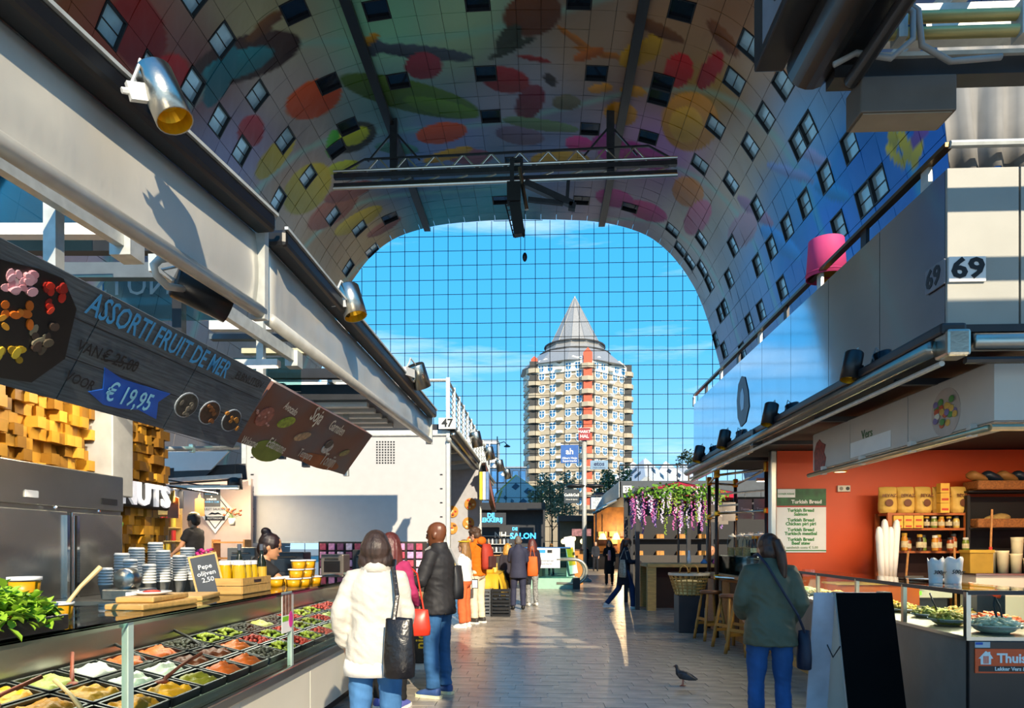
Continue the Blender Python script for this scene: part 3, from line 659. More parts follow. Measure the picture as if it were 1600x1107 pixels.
def person(label, loc, rz, H=1.7, pose=None, skin=skinA, top=None, bottom=None, shoes=None, hair=None, hstyle='short', vox=.012, sleeve=1.0, hem=.46, build=1.0, coat=None, group=None, collar=True, face=True, leg_flare=1.0, tl=.018, topless=False, sole=None, seat=False, look=(0, 0), hs=1.0):
    P = dict(pose or {}); s = H / 1.7; B = build
    t = E('person', label, 'person', loc, rz, group)
    lean = P.get('lean', 0.0); sway = P.get('sway', 0.0); hz = P.get('hipz', .53 * H)
    hip = V3(P.get('hipx', 0), P.get('hipy', 0), hz)
    def up(h, ly=1.0): # point up the spine, h metres above hips, leaning forward
        return hip + V3(sway * h, math.sin(lean) * h * ly, math.cos(lean) * h)
    sh_h = .268 * H; shc = up(sh_h); nk = up(.315 * H)
    sw = .088 * H * B; hw = .052 * H * B
    shR = shc + V3(sw, 0, 0); shL = shc + V3(-sw, 0, 0); hpR = hip + V3(hw, 0, -.01); hpL = hip + V3(-hw, 0, -.01)
    if P.get('twist'):
        q = Matrix.Rotation(P['twist'], 3, 'Z'); shR = shc + q @ (shR - shc); shL = shc + q @ (shL - shc)
    def g(k, d): return Vector(P[k]) * s if k in P else d
    elR = shR + g('elR', V3(.045, -.02, -.265) * s); wrR = elR + g('wrR', V3(.0, .06, -.235) * s)
    elL = shL + g('elL', V3(-.045, -.02, -.265) * s); wrL = elL + g('wrL', V3(.0, .06, -.235) * s)
    knR = hpR + g('knR', V3(.012, .02, -.42 * 1.0) * s); anR = knR + g('anR', V3(.008, -.03, 0) * s + V3(0, 0, -(knR.z - .085 * s)))
    knL = hpL + g('knL', V3(-.012, .02, -.42 * 1.0) * s); anL = knL + g('anL', V3(-.008, -.03, 0) * s + V3(0, 0, -(knL.z - .085 * s)))
    hy, hp = look; hq = Matrix.Rotation(hy, 3, 'Z') @ Matrix.Rotation(-hp, 3, 'X')
    hc = nk + V3(0, .012 * s, 0) + hq @ V3(0, .012, .115) * s  # head centre
    HX = lambda x, y, z: hc + hq @ (V3(x, y, z) * s * hs)
    # ---- body: one continuous skin mesh
    b = MB()
    def torso(mb, inf=0.0, z0=-.10, z1=.30, flare=0.0):
        rr = [(-.10, .150, .105), (-.04, .160, .115), (.03, .150, .108), (.10, .132, .096), (.18, .145, .104), (.25, .150, .104), (.285, .125, .092), (.335, .07, .06)]
        rings = []
        for h, rx, ry in rr:
            h2 = h * H / 1.7 * 1.0 * 1.55 if h > 0 else h * s
            if h < z0 - .001 or h > z1 + .001: continue
            c = up(h2) if h > 0 else hip + V3(0, 0, h2)
            k = flare * max(0, (.12 - h)) 
            rings.append((c + V3(0, -.008 * s, 0), (rx * B + inf + k) * s, (ry * B + inf + k) * s))
        mb.loft(rings, 18)
    torso(b, -.012, -.10, .335)
    b.tube([nk - V3(0, .005, .05) * s, nk + V3(0, .008, .03) * s, hc - V3(0, .01, .06) * s], [.062 * s, .052 * s, .052 * s], 10)
    # head: cranium, face, jaw, nose, ears
    if True:
        hd = MB()
        rg = [(-.122, .030, .030, .045), (-.108, .046, .052, .030), (-.075, .061, .075, .016), (-.04, .069, .087, .006), (0, .074, .095, 0), (.04, .076, .099, -.003), (.075, .070, .090, -.006), (.10, .053, .068, -.008), (.116, .028, .036, -.008), (.121, .010, .012, -.008)]
        hd.loft([((0, y, z), rx, ry, (0, 0, 1)) for z, rx, ry, y in rg], 16)
        hd.loft([((0, .088, .012), .008, .010, (0, 0, 1)), ((0, .101, -.012), .012, .014, (0, 0, 1)), ((0, .108, -.03), .016, .014, (0, 0, 1)), ((0, .092, -.04), .012, .008, (0, 0, 1))], 8)
        hd.ball((0, .088, -.066), (.024, .014, .009), 8, 5)
        hd.ball((0, .082, .03), (.05, .02, .012), 8, 5); hd.ball((0, .078, -.105), (.024, .018, .018), 8, 5)
        for sx_ in (-1, 1): hd.ball((sx_ * .077, -.006, -.012), (.010, .021, .033), 8, 6)
        b.add([HX(*w) for w in hd.v], hd.f)
    for a, e_, w_, sg, pn in ((shR, elR, wrR, 1, 'R'), (shL, elL, wrL, -1, 'L')):
        b.tube([a + V3(-sg * .03, 0, .0), a, a.lerp(e_, .35), e_, e_.lerp(w_, .3), w_], [.05 * s * B, .052 * s * B, .047 * s * B, .038 * s * B, .04 * s * B, .026 * s], 10)
        d = (w_ - e_).normalized(); pnm = P.get('palm' + pn, V3(-sg, .3, 0)); hand(b, w_, P.get('hd' + pn, d), pnm, s * 1.02, sg, P.get('curl', .45))
    for a, k, n_ in ((hpR, knR, anR), (hpL, knL, anL)):
        b.tube([a + V3(0, 0, .02), a.lerp(k, .3), a.lerp(k, .7), k, k.lerp(n_, .3), k.lerp(n_, .75), n_], [.082 * s * B, .08 * s * B, .062 * s * B, .052 * s, .055 * s, .038 * s, .036 * s], 12)
        b.loft([(n_ + V3(0, -.05, -.04) * s, .03 * s, .03 * s), (n_ + V3(0, 0, -.035) * s, .036 * s, .035 * s), (n_ + V3(0, .08, -.05) * s, .04 * s, .025 * s), (n_ + V3(0, .15, -.062) * s, .03 * s, .014 * s)], 8)
    fuse(b, vox * .75, 3, skin, 'body', t)
    if face:
        ey = MB()
        for sx_ in (-1, 1): ey.ball(HX(sx_ * .03, .088, .0), (.011 * s,) * 3, 8, 6)
        ey.build('eyes', M('eye_dark', '241a16', .2), t, smooth=True)
        MB().ball(HX(0, .096, -.068), (.022 * s, .008 * s, .006 * s), 8, 5).build('lips', M('lip', 'a05a50', .5), t, smooth=True)
    # ---- trousers
    if bottom:
        m_ = MB(); rr = []
        m_.loft([(hip + V3(0, 0, .08) * s, (.138 * B + .012) * s, (.098 * B + .014) * s), (hip + V3(0, -.005, .0) * s, (.16 * B + .01) * s, (.118 * B + .01) * s), (hip + V3(0, -.008, -.06) * s, (.162 * B + .01) * s, (.118 * B + .01) * s), (hip + V3(0, 0, -.12) * s, .13 * s * B, .09 * s * B)], 18)
        for a, k, n_ in ((hpR, knR, anR), (hpL, knL, anL)):
            lf = leg_flare; kk = k
            pts = [a + V3(0, 0, .02), a.lerp(kk, .3), a.lerp(kk, .65), kk, kk.lerp(n_, .35), kk.lerp(n_, .75), kk.lerp(n_, P.get('cuff', .99))]
            rd = [.088 * B, .088 * B, .078 * B * (1 + (lf - 1) * .5), .067 * (1 + (lf - 1) * .8), .067 * lf, .06 * lf, .062 * lf]
            # small creases
            q1 = []; q2 = []
            for i_ in range(len(pts) - 1):
                for f_ in (0, .33, .66): q1.append(pts[i_].lerp(pts[i_ + 1], f_)); q2.append((rd[i_] * (1 - f_) + rd[i_ + 1] * f_) * s + random.uniform(-.0035, .0035) * s)
            q1.append(pts[-1]); q2.append(rd[-1] * s); m_.tube(q1, q2, 14)
        fuse(m_, vox, 2, bottom, 'trousers', t, wr=.007 if vox < .02 else 0, wf=(8, 8, 20))
    # ---- shoes
    if shoes:
        for k, n_ in ((knR, anR), (knL, anL)):
            sm = MB(); c = V3(n_.x, n_.y, n_.z); tp = P.get('toe', 0); base = n_.z - .085 * s
            fw = (n_ - k); fw = V3(0, 1, 0)
            sm.loft([(c + V3(0, -.075, -.03) * s, .02 * s, .035 * s), (c + V3(0, -.055, -.03) * s, .042 * s, .05 * s), (c + V3(0, .01, -.03) * s, .046 * s, .052 * s), (c + V3(0, .09, -.045) * s, .05 * s, .038 * s), (c + V3(0, .155, -.055) * s, .046 * s, .026 * s), (c + V3(0, .185, -.06) * s, .025 * s, .016 * s)], 12)
            so_ = fuse(sm, vox * .8, 2, shoes, 'shoe', t)
            if sole: 
                ol = [(-.045, -.05), (-.03, -.085), (.03, -.085), (.045, -.05), (.045, .05), (.054, .11), (.045, .175), (.015, .198), (-.015, .198), (-.045, .175), (-.054, .11), (-.045, .05)]
                MB().prism([(x * s + c.x, y * s + c.y) for x, y in ol], base, base + .028 * s).build('sole', sole, so_)
    # ---- top
    if top:
        m_ = MB(); inf = tl
        hm = P.get('hemz', -.05)
        rings = []
        rr = [(hm, .165 + P.get('hemf', .0), .122 + P.get('hemf', .0)), (max(hm + .05, .0), .158 + P.get('hemf', .0) * .7, .116 + P.get('hemf', .0) * .7), (.10, .146, .106), (.18, .150, .108), (.245, .150, .108), (.28, .132, .098), (.31, .098, .082), (.335, .066, .062)]
        if hm < -.15: rr = [(hm, .18, .14), (hm * .6, .175, .135), (hm * .3, .168, .128)] + rr[1:]
        for h, rx, ry in rr:
            h2 = h * s * 1.55 if h > 0 else h * s
            c = up(h2) if h > 0 else hip + V3(0, 0, h2)
            rings.append((c + V3(0, -.006 * s, 0), (rx * B + inf) * s, (ry * B + inf) * s))
        m_.loft(rings, 20)
        for a, e_, w_, sg in ((shR, elR, wrR, 1), (shL, elL, wrL, -1)):
            mid = a.lerp(e_, .5); rs = P.get('slv', 1.0)
            if sleeve >= .95:
                e2 = w_ - (w_ - e_).normalized() * .005; pts = [a + V3(-sg * .05 * s, 0, -.01), a + V3(-sg * .005, 0, 0), a.lerp(e_, .35), a.lerp(e_, .7), e_, e_.lerp(w_, .3), e_.lerp(w_, .7), e2]; rd = [.044, .045, .045, .043, .042, .042, .038, .032]
            elif sleeve >= .5: # pushed up to the elbow
                pts = [a + V3(-sg * .05 * s, 0, -.01), a + V3(-sg * .005, 0, 0), a.lerp(e_, .4), e_, e_.lerp(w_, .2)]; rd = [.05, .056, .054, .05, .05]
            else: pts = [a + V3(-sg * .05 * s, 0, -.01), a + V3(-sg * .005, 0, 0), a.lerp(e_, .3), a.lerp(e_, .62)]; rd = [.05, .056, .056, .056]
            q1 = []; q2 = []
            for i_ in range(len(pts) - 1):
                for f_ in (0, .5): q1.append(pts[i_].lerp(pts[i_ + 1], f_)); q2.append(((rd[i_] * (1 - f_) + rd[i_ + 1] * f_) * B * rs + inf * .75 + random.uniform(-.003, .003)) * s)
            q1.append(pts[-1]); q2.append((rd[-1] * B * rs + inf * .75) * s); m_.tube(q1, q2, 14)
        if collar: m_.tube([nk + V3(0, -.01, -.03) * s, nk + V3(0, .0, .01) * s, nk + V3(0, .004, .035) * s], [.088 * s, .08 * s, .076 * s], 14)
        fuse(m_, vox, 5, top, 'top', t, wr=.010 if vox < .02 else 0)
    # ---- hair
    if hair:
        h_ = MB()
        def hb(c, r): h_.ball(HX(*c), tuple(x * s * hs for x in r), 12, 8, hq)
        if hstyle in ('short', 'crop'):
            k = .004 if hstyle == 'crop' else .014
            hb((0, -.012, .03), (.08 + k, .100 + k, .092 + k)); hb((0, -.05, -.02), (.07 + k, .06 + k, .07 + k))
        else:
            hb((0, -.014, .026), (.090, .110, .104)); hb((0, -.045, -.03), (.088, .078, .09))
        if hstyle == 'bob':
            hb((0, -.04, -.04), (.098, .08, .08)); hb((0, -.05, .0), (.102, .09, .10)); hb((-.07, -.0, -.03), (.035, .06, .08)); hb((.07, .0, -.03), (.035, .06, .08))
            for k in range(9): a = k / 8 * math.pi; hb((math.cos(a) * .086, -.03 - math.sin(a) * .055, -.075 + .015 * math.sin(k * 3)), (.032, .032, .05))
        if hstyle == 'long':
            for k in range(8):
                a = math.pi * (k / 7); x = math.cos(a) * .085; y = -.03 - math.sin(a) * .075; L = P.get('hairlen', .30) + .03 * math.sin(k * 2.3)
                h_.tube([HX(x * .8, y * .7, .05), HX(x, y, -.05), HX(x * 1.12 + .012 * math.sin(k * 5), y * 1.12, -.15), HX(x * 1.05, y * 1.2, -.15 - L * .45), HX(x * .9, y * 1.1, -.1 - L)], [.03 * s, .04 * s, .04 * s, .036 * s, .014 * s], 8)
        if hstyle == 'pony':
            h_.tube([HX(0, -.09, .06), HX(.015, -.135, .045), HX(.035, -.15, -.04), HX(.05, -.14, -.14), HX(.06, -.125, -.24), HX(.065, -.12, -.29)], [.022 * s, .034 * s, .042 * s, .04 * s, .028 * s, .006 * s], 10)
        if hstyle == 'bun': hb((0, -.075, .125), (.05, .05, .042)); hb((0, -.06, .09), (.05, .05, .04))
        if hstyle == 'curly':
            rn = random.Random(5)
            for k in range(46):
                a = rn.uniform(0, 6.28); z = rn.uniform(-.02, 1); q = math.sqrt(max(0, 1 - z * z)); y = math.sin(a) * q
                if y > .55 and z < .55: continue
                hb((math.cos(a) * q * .088, y * .106 - .012, .02 + z * .1), (.026, .026, .024))
        fuse(h_, min(vox, .008) if vox < .014 else vox, 1, hair, 'hair', t)
    t['_j'] = 0; del t['_j']
    return t, dict(hip=hip, nk=nk, shR=shR, shL=shL, elR=elR, wrR=wrR, elL=elL, wrL=wrL, hc=hc, s=s, HX=HX, up=up, anR=anR, anL=anL)
def bag(label, loc, rz, w, h, d, mat, strap=None, group=None, cat='bag', name='handbag', straps=True, flap=True, sr=.008):
    t = E(name, label, cat, loc, rz, group)
    m_ = MB(); m_.loft([((0, 0, -h / 2), w * .44, d * .42, (0, 0, 1)), ((0, 0, -h * .47), w * .5, d * .5, (0, 0, 1)), ((0, 0, -h * .2), w * .52, d * .55, (0, 0, 1)), ((0, 0, h * .2), w * .47, d * .42, (0, 0, 1)), ((0, 0, h * .47), w * .43, d * .16, (0, 0, 1)), ((0, 0, h / 2), w * .4, d * .1, (0, 0, 1))], 16)
    m_.build('pouch', mat, t, smooth=True)
    if flap: MB().tube([(-w * .42, 0, h * .47), (0, d * .02, h * .5), (w * .42, 0, h * .47)], .008, 6).build('zip_edge', mat, t)
    if strap: MB().tube([Vector(p) - Vector(loc) if rz == 0 else Matrix.Rotation(-rz, 3, 'Z') @ (Vector(p) - Vector(loc)) for p in strap], sr, 6).build('strap', mat, t)
    return t
# ================================================================== LEFT STALLS
ORD = 'first second third fourth fifth sixth seventh eighth ninth tenth eleventh twelfth'.split()
def plane_loc(m, px, py): # pixel -> local xy on a board with matrix m
    o_ = Vector((0, 0, CH)); d = ray(px, py); n = m.to_3x3() @ Vector((0, 0, 1)); c = m.translation
    t_ = (c - o_).dot(n) / d.dot(n); return m.inverted() @ (o_ + d * t_)
def fit(board, m, s, a, b, mat, name='lettering', bold=.01, z=.012, k=1.0, stretch=True):
    A = plane_loc(m, *a); B = plane_loc(m, *b); L = (B - A).length; ang = math.atan2(B.y - A.y, B.x - A.x)
    o = txt(s, 1.0, mat, board, name=name, bold=bold, ext=.002, align='LEFT'); xs = [v.co.x for v in o.data.vertices]; w = max(xs) - min(xs); f_ = L / w
    o.data.transform(T4(A.x, A.y, z) @ Matrix.Rotation(ang, 4, 'Z') @ Matrix.Diagonal((f_, f_ * k, f_, 1)) @ T4(-min(xs), 0, 0)); return o
def disc(board, m, px, py, rx, ry, mat, name, z=.01, ang=0, n=20):
    c = plane_loc(m, px, py); MB().prism([(c.x + rx * math.cos(a) * math.cos(ang) - ry * math.sin(a) * math.sin(ang), c.y + rx * math.cos(a) * math.sin(ang) + ry * math.sin(a) * math.cos(ang)) for a in [2 * math.pi * k / n for k in range(n)]], 0, z).build(name, mat, board)
def spotlight(loc, d, r, L, mat, label, arm, group=None):
    t = E('spotlight', label, 'spotlight', loc, group=group); q = Vector(d).normalized().to_track_quat('Z', 'Y').to_matrix()
    MB().lathe([(.0, -L * .5), (r * .9, -L * .5), (r, -L * .46), (r, L * .5), (r * .93, L * .5), (r * .93, L * .18)], 20, m=q, cap=False).build('can', mat, t, smooth=True)
    MB().lathe([(r * .93, L * .5), (r * .85, L * .3), (r * .55, L * .16), (0.001, L * .12)], 20, m=q, cap=False).build('reflector', brassin, t)
    a = Vector(arm) - Vector(loc); 
    MB().bar(a * .35, a * .85, r * .35, r * .9).build('bracket', white if mat is steel else blackp, t)
    MB().tube([a * .8, a * .9, a], r * .16, 6).build('arm', white if mat is steel else blackp, t)
    MB().tube([q @ V3(0, 0, -L * .5), q @ V3(0, 0, -L * .7) + a * .2, a * .6 + V3(0, 0, .12), a * .85], r * .09, 6).build('cable', M('cable_grey', 'c8c8c4', .5), t)
    return t
foil = M('awning_foil', 'd2cdc2', .34, .25, .12, 1.5, .25, 6, stretch=(1, 1, .4))
def fascia(label, A, B, za0, za1, zb0, zb1, wrinkle):
    # A, B plan points near and far; z range at each end
    A = Vector((*A, 0)); B = Vector((*B, 0)); u = (B - A).normalized(); n = Vector((u.y, -u.x, 0)); L = (B - A).length
    t = E('awning_fascia', label, 'awning', tuple(A)); g_ = MB(); N = 40; K = 8; fr = random.Random(3)
    for i in range(N + 1):
        for k in range(K + 1):
            f_ = i / N; q = k / K; z0 = za0 + (zb0 - za0) * f_; z1 = za1 + (zb1 - za1) * f_; bulge = .05 * math.sin(q * math.pi) + (.035 if k == 0 else 0)
            w = wrinkle * (noise.noise(Vector((f_ * 26, q * 1.2, 1))) * .5 + noise.noise(Vector((f_ * 60, q * 2, 4))) * .25) * math.sin(math.pi * min(1, q * 1.3))
            g_.v.append(tuple(u * (L * f_) + n * (bulge * .5 + w) + V3(0, 0, z0 + (z1 - z0) * q)))
    g_.f = [(i * (K + 1) + k, (i + 1) * (K + 1) + k, (i + 1) * (K + 1) + k + 1, i * (K + 1) + k + 1) for i in range(N) for k in range(K)]
    o = g_.build('cloth', foil, t, smooth=True); sd = o.modifiers.new('thickness', 'SOLIDIFY'); sd.thickness = .01
    e0 = V3(0, 0, za0); e1 = u * L + V3(0, 0, zb0)
    MB().tube([e0 + n * .03, e1 + n * .03], .045, 12).build('bottom_roller', M('roller_grey', 'c4c0b6', .4, .3), t, smooth=True)
    h0 = V3(0, 0, za1 + .05) + n * .07; h1 = u * L + V3(0, 0, zb1 + .05) + n * .07
    MB().bar(h0, h1, .15, .12).build('gutter', black, t, bevel=.03)
    MB().bar(h0 + n * .075 + V3(0, 0, .06), h1 + n * .075 + V3(0, 0, .06), .025, .02).build('gutter_lip', galv, t)
    MB().box(u * L + V3(0, 0, (zb0 + zb1) / 2) + n * .02, (.1, .05, zb1 - zb0 + .1), Matrix.Rotation(math.atan2(u.y, u.x) - math.pi / 2, 3, 'Z')).build('end_bracket', galv, t)
    return t
fascia('large grey awning fascia nearest the camera, above the wooden menu board', (-2.38, .5), (-1.90, 4.5), 3.07, 3.56, 3.07, 3.6, .004)
fascia('crinkled grey awning fascia running back towards the white screen', (-1.89, 4.62), (-1.81, 10.9), 3.06, 3.58, 3.2, 3.58, .05)
G1 = 'steel spotlights on the left awning'
spotlight(PX(256, 150, -1.74), (.42, -.05, -.9), .084, .27, steel, 'large steel spotlight nearest the camera on the left awning', PX(190, 141, -1.86), G1)
spotlight(PX(549, 472, -1.70), (.3, -.1, -.95), .105, .29, steel, 'steel spotlight on the crinkled awning, against the glass grid', PX(514, 470, -1.80), G1)
spotlight(PX(655, 588, -1.62), (.25, .5, -.9), .115, .32, steel, 'steel spotlight at the far end of the crinkled awning', PX(628, 578, -1.72), G1)
spotlight(PX(316, 460, -2.15), (.62, .55, -.25), .105, .34, blackp, 'black spotlight under the awning beside the looped cable', PX(308, 425, -2.15))
MBt = MB().tube([PX(*q, -2.2) for q in ((290, 452), (262, 448), (244, 430), (240, 415), (250, 405), (270, 403), (285, 415))], .022, 8); tag(MBt.build('cable_loop', M('cable_white', 'd8d4c8', .5), smooth=True), 'looped white cable beside the black spotlight', 'cable')
# steel frame of the stall
t = E('steel_scaffold', 'galvanised steel stall frame behind the menu boards', 'frame', (-2.8, 2, 0))
def W(mb, nm, mat, **k): return mb.build(nm, mat, t, world=True, **k)
for a, b in (((-60, 212), (190, 372)), ((238, 410), (456, 556)), ((515, 590), (560, 626))):
    p0 = PX(*a, -2.75); p1 = PX(*b, -2.72); W(MB().bar(p0, p1, .06, .12), 'longitudinal_beam', galv); W(MB().box(p1 + V3(0, .06, -.03), (.14, .16, .17)), 'bracket_plate', galv)
for px, y0, y1, X, w in ((84, 300, 640, -2.85, .075), (408, 480, 640, -2.8, .07), (541, 600, 680, -2.8, .07)):
    p0 = PX(px, y0, X); p1 = PX(px, y1, X); W(MB().bar(p0, V3(p0.x, p0.y, 2.52), w, w), 'post', galv)
for px, y0, X in ((280, 440, -3.4), (440, 600, -3.3), (478, 618, -3.3)):
    p0 = PX(px, y0, X); W(MB().bar(p0, V3(p0.x, p0.y, 2.62), .09, .09), 'dark_post', darkm)
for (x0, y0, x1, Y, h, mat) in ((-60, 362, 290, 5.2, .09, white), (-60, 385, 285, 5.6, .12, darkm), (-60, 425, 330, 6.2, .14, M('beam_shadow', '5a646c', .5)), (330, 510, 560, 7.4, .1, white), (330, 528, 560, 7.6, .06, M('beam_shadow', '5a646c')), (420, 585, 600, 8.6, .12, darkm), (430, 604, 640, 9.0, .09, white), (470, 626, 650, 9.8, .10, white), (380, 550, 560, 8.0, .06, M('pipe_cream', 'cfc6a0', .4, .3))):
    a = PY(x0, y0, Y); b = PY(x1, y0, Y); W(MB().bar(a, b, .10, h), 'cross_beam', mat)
tealg = glass('teal_glass', (.55, .78, .78), .3)
for (x0, y0, x1, y1, Y) in ((-60, 268, 128, 352, 5.3), (160, 420, 345, 500, 6.4), (340, 560, 470, 612, 8.2)):
    a = PY(x0, y0, Y); b = PY(x1, y1, Y); W(MB().bb(a.x, b.x, Y, Y + .02, b.z, a.z), 'balustrade_glass', tealg)
m_ = FACECAM(PY(207, 446, 6.38)); m_ = m_ @ Matrix.Diagonal((-1, 1, 1, 1)); txt('NUTS', .30, M('reflected_white', 'a8c4cc', .5), t, m_, bold=.0, world=True)  # mirrored letters painted on as the sign's reflection in the glass
# roof parapet whose shadow falls on the white screen
pr = E('stall_roof', 'dark flat roof of the left stall behind the crinkled awning', 'roof', (-4.6, 9.8, 3.4))
MB().bb(-7.5, -2.05, 8.8, 10.95, 3.42, 3.62).build('deck', darkm, pr, world=True)
MB().bb(-7.5, -1.95, 10.75, 10.95, 3.62, 4.12).build('parapet', M('parapet_dark', '3a3e44', .5), pr, world=True)
for k in range(5): MB().bb(-5.4, -2.3, 8.95 + k * .38, 9.07 + k * .38, 3.36, 3.42).build('sunlit_gap_strip', white, pr, world=True)  # white strips stand in for sunlight showing through gaps in the roof
MB().bb(-7.5, -2.2, 2.0, 2.3, 3.45, 3.6).build('deck_edge', darkm, pr, world=True)
# ------------------------------------------------------------------ menu boards
TL = PZ(-130, 302, 2.72); TR = PZ(425, 592, 2.72); BR = PY(362, 700, TR.y)
def board(label, TL, TR, BR, mat, th=.05):
    u = (TR - TL).normalized(); v = (BR - TR); v = v - u * v.dot(u); H = v.length; n = u.cross(v.normalized()) * -1
    n = v.normalized().cross(u); n = -n if n.x < 0 else n
    m = frame(TL, u, n); 
    t = E('menu_board', label, 'menu board', mw=m); return t, m, (TR - TL).length, H
wbm = M('board_dark_wood', '4a5258', .55, 0, .4, 4, .1, 10, stretch=(1.2, 22, 3))
t, m, LB, HB = board('dark wooden menu board with blue lettering ASSORTI FRUIT DE MER', TL, TR, BR, wbm)
sg = 1 if plane_loc(m, 200, 600).y > 0 else -1
cut = [0] + [plane_loc(m, *q).x for q in ((130, 545), (290, 605))] + [LB]
for k in range(3): MB().bb(cut[k] + .004, cut[k + 1] - .004, sg * .004, sg * HB, -.05, 0).build('board_panel', wbm, t)
for k in (.30, .62): MB().bb(0, LB, sg * HB * k - .002, sg * HB * k + .002, -.004, .002).build('groove', blacktxt, t)
bl1 = M('lettering_blue', '3f8fc4', .5, 0, .1); bl2 = M('flag_blue', '1d56b4', .5, 0, .15)
fit(t, m, 'ASSORTI FRUIT DE MER', (136, 472), (355, 580), bl1, k=1.35, bold=.012)
fit(t, m, 'VAN', (118, 538), (154, 552), blacktxt, k=1.1); fit(t, m, '€ 25,00', (158, 553), (212, 574), blacktxt, k=1.1)
A = plane_loc(m, 156, 560); B = plane_loc(m, 214, 570); MB().bar((A.x, A.y, .01), (B.x, B.y, .01), .008, .004).build('strike_line', blacktxt, t)
fit(t, m, 'VOOR', (100, 585), (144, 604), blacktxt, k=1.1)
fit(t, m, '_ELBNUTSBV', (362, 583), (408, 602), blacktxt, k=1.2)
pl_ = [plane_loc(m, *q) for q in ((163, 574), (190, 592), (225, 603), (265, 615), (246, 628), (243, 655), (215, 640), (185, 638), (160, 632), (137, 612), (160, 608))]
MB().prism([(q.x, q.y) for q in pl_], 0, .006).build('price_flag', bl2, t, recalc=True)
fit(t, m, '€ 19,95', (163, 610), (232, 630), M('price_text', '8fd0e8', .5), k=1.3, z=.016)
# platter picture
oc = [plane_loc(m, *q) for q in ((-40, 392), (10, 408), (60, 420), (98, 435), (118, 482), (100, 560), (48, 597), (0, 590), (-60, 560), (-90, 480))]
MB().prism([(q.x, q.y) for q in oc], 0, .006).build('platter_print', M('print_black', '0c0c0e', .4), t, recalc=True)
rn = random.Random(11)
for cx_, cy_, sx_, sy_, cols, n in ((25, 440, 28, 14, ('d8a0a8', 'c88890', 'e8c8c0'), 16), (82, 465, 14, 22, ('c02818', 'd84028', '8a1810'), 10), (22, 492, 22, 18, ('d87820', 'e0982c', 'c86414'), 9), (65, 528, 24, 20, ('4a3a30', '8a8068', '5a5040'), 12), (12, 555, 18, 14, ('c8a020', 'd8b838', 'a88418'), 8)):
    for k in range(n): disc(t, m, cx_ + rn.uniform(-1, 1) * sx_, cy_ + rn.uniform(-1, 1) * sy_, rn.uniform(.018, .03), rn.uniform(.012, .02), M('print_' + (c := rn.choice(cols)), c, .5), 'food_print', .008 + .001 * k, rn.uniform(0, 3), 10)
for px, py, c1, c2 in ((291, 633, '3a3a34', '6a6458'), (327, 645, '3c2a1c', '7a4a24'), (361, 657, '2c2a28', 'a06a28')):
    disc(t, m, px, py, .105, .085, M('print_rim', 'a8b0b8', .5), 'bowl_rim_print', .005); disc(t, m, px, py, .097, .078, M('print_' + c1, c1, .5, 0, .6, 30), 'bowl_print', .008)
    for k in range(7): disc(t, m, px + rn.uniform(-9, 9), py + rn.uniform(-14, 14), .02, .013, M('print_' + c2, c2, .5), 'food_print', .010 + .0006 * k, rn.uniform(0, 3), 10)
TL = PZ(428, 598, 2.72); TR = PZ(582, 681, 2.72); BR = PY(530, 740, TR.y - .15)
brn = bpy.data.materials.new('board_brown'); brn.use_nodes = True; _b = brn.node_tree.nodes['Principled BSDF']; _t = nd(brn.node_tree, 'ShaderNodeTexCoord'); _s = nd(brn.node_tree, 'ShaderNodeTexNoise'); _s.inputs['Scale'].default_value = 1.7; _r = nd(brn.node_tree, 'ShaderNodeValToRGB')
brn.node_tree.links.new(_t.outputs['Object'], _s.inputs[0]); brn.node_tree.links.new(_s.outputs[0], _r.inputs[0]); brn.node_tree.links.new(_r.outputs[0], _b.inputs['Base Color']); _r.color_ramp.elements[0].color = (*lin('6a5a58'), 1); _r.color_ramp.elements[1].color = (*lin('7a4a36'), 1); _r.color_ramp.elements[0].position = .42; _r.color_ramp.elements[1].position = .62
t, m, LB, HB = board('brown menu board with food pictures beside the wooden board', TL, TR, BR, brn); sg = 1 if plane_loc(m, 480, 670).y > 0 else -1
MB().bb(0, LB, sg * .0, sg * HB, -.12, 0).build('board_panel', brn, t)
disc(t, m, 418, 715 - 10, .26, .10, M('print_olive', '7a8030', .6, 0, .2), 'colour_wash', .004); disc(t, m, 500, 722, .5, .07, M('print_rust', 'a85a2c', .6, 0, .2), 'colour_wash', .004)
for px, py, rx, ry, c in ((413, 651, .11, .085, '9a5a4a'), (447, 660, .12, .05, '98a030'), (472, 682, .13, .04, 'b89068'), (511, 700, .10, .06, 'c8bcb0'), (513, 694, .07, .045, '4a3c34'), (538, 708, .1, .035, '9a8a50')):
    disc(t, m, px, py, rx, ry, M('print_' + c, c, .5, 0, .4, 25), 'food_print', .008 if c != '4a3c34' else .012, R(20))
for k in range(8): disc(t, m, 413 + rn.uniform(-12, 12), 651 + rn.uniform(-14, 14), .012, .01, M('print_dot', 'd09a88', .5), 'food_print', .011, 0, 8)
scr = M('script_print', 'd8ccb8', .6)
for s_, a, b in (('Avocado', (444, 632), (462, 645)), ('Wakame', (376, 686), (400, 694)), ('Edamame', (418, 690), (444, 703)), ('Soja', (488, 645), (502, 655)), ('Garnalen', (515, 663), (536, 675)), ('Tempura', (466, 706), (486, 714)), ('Tonijn', (502, 716), (522, 723))): fit(t, m, s_, a, b, scr, k=1.4)
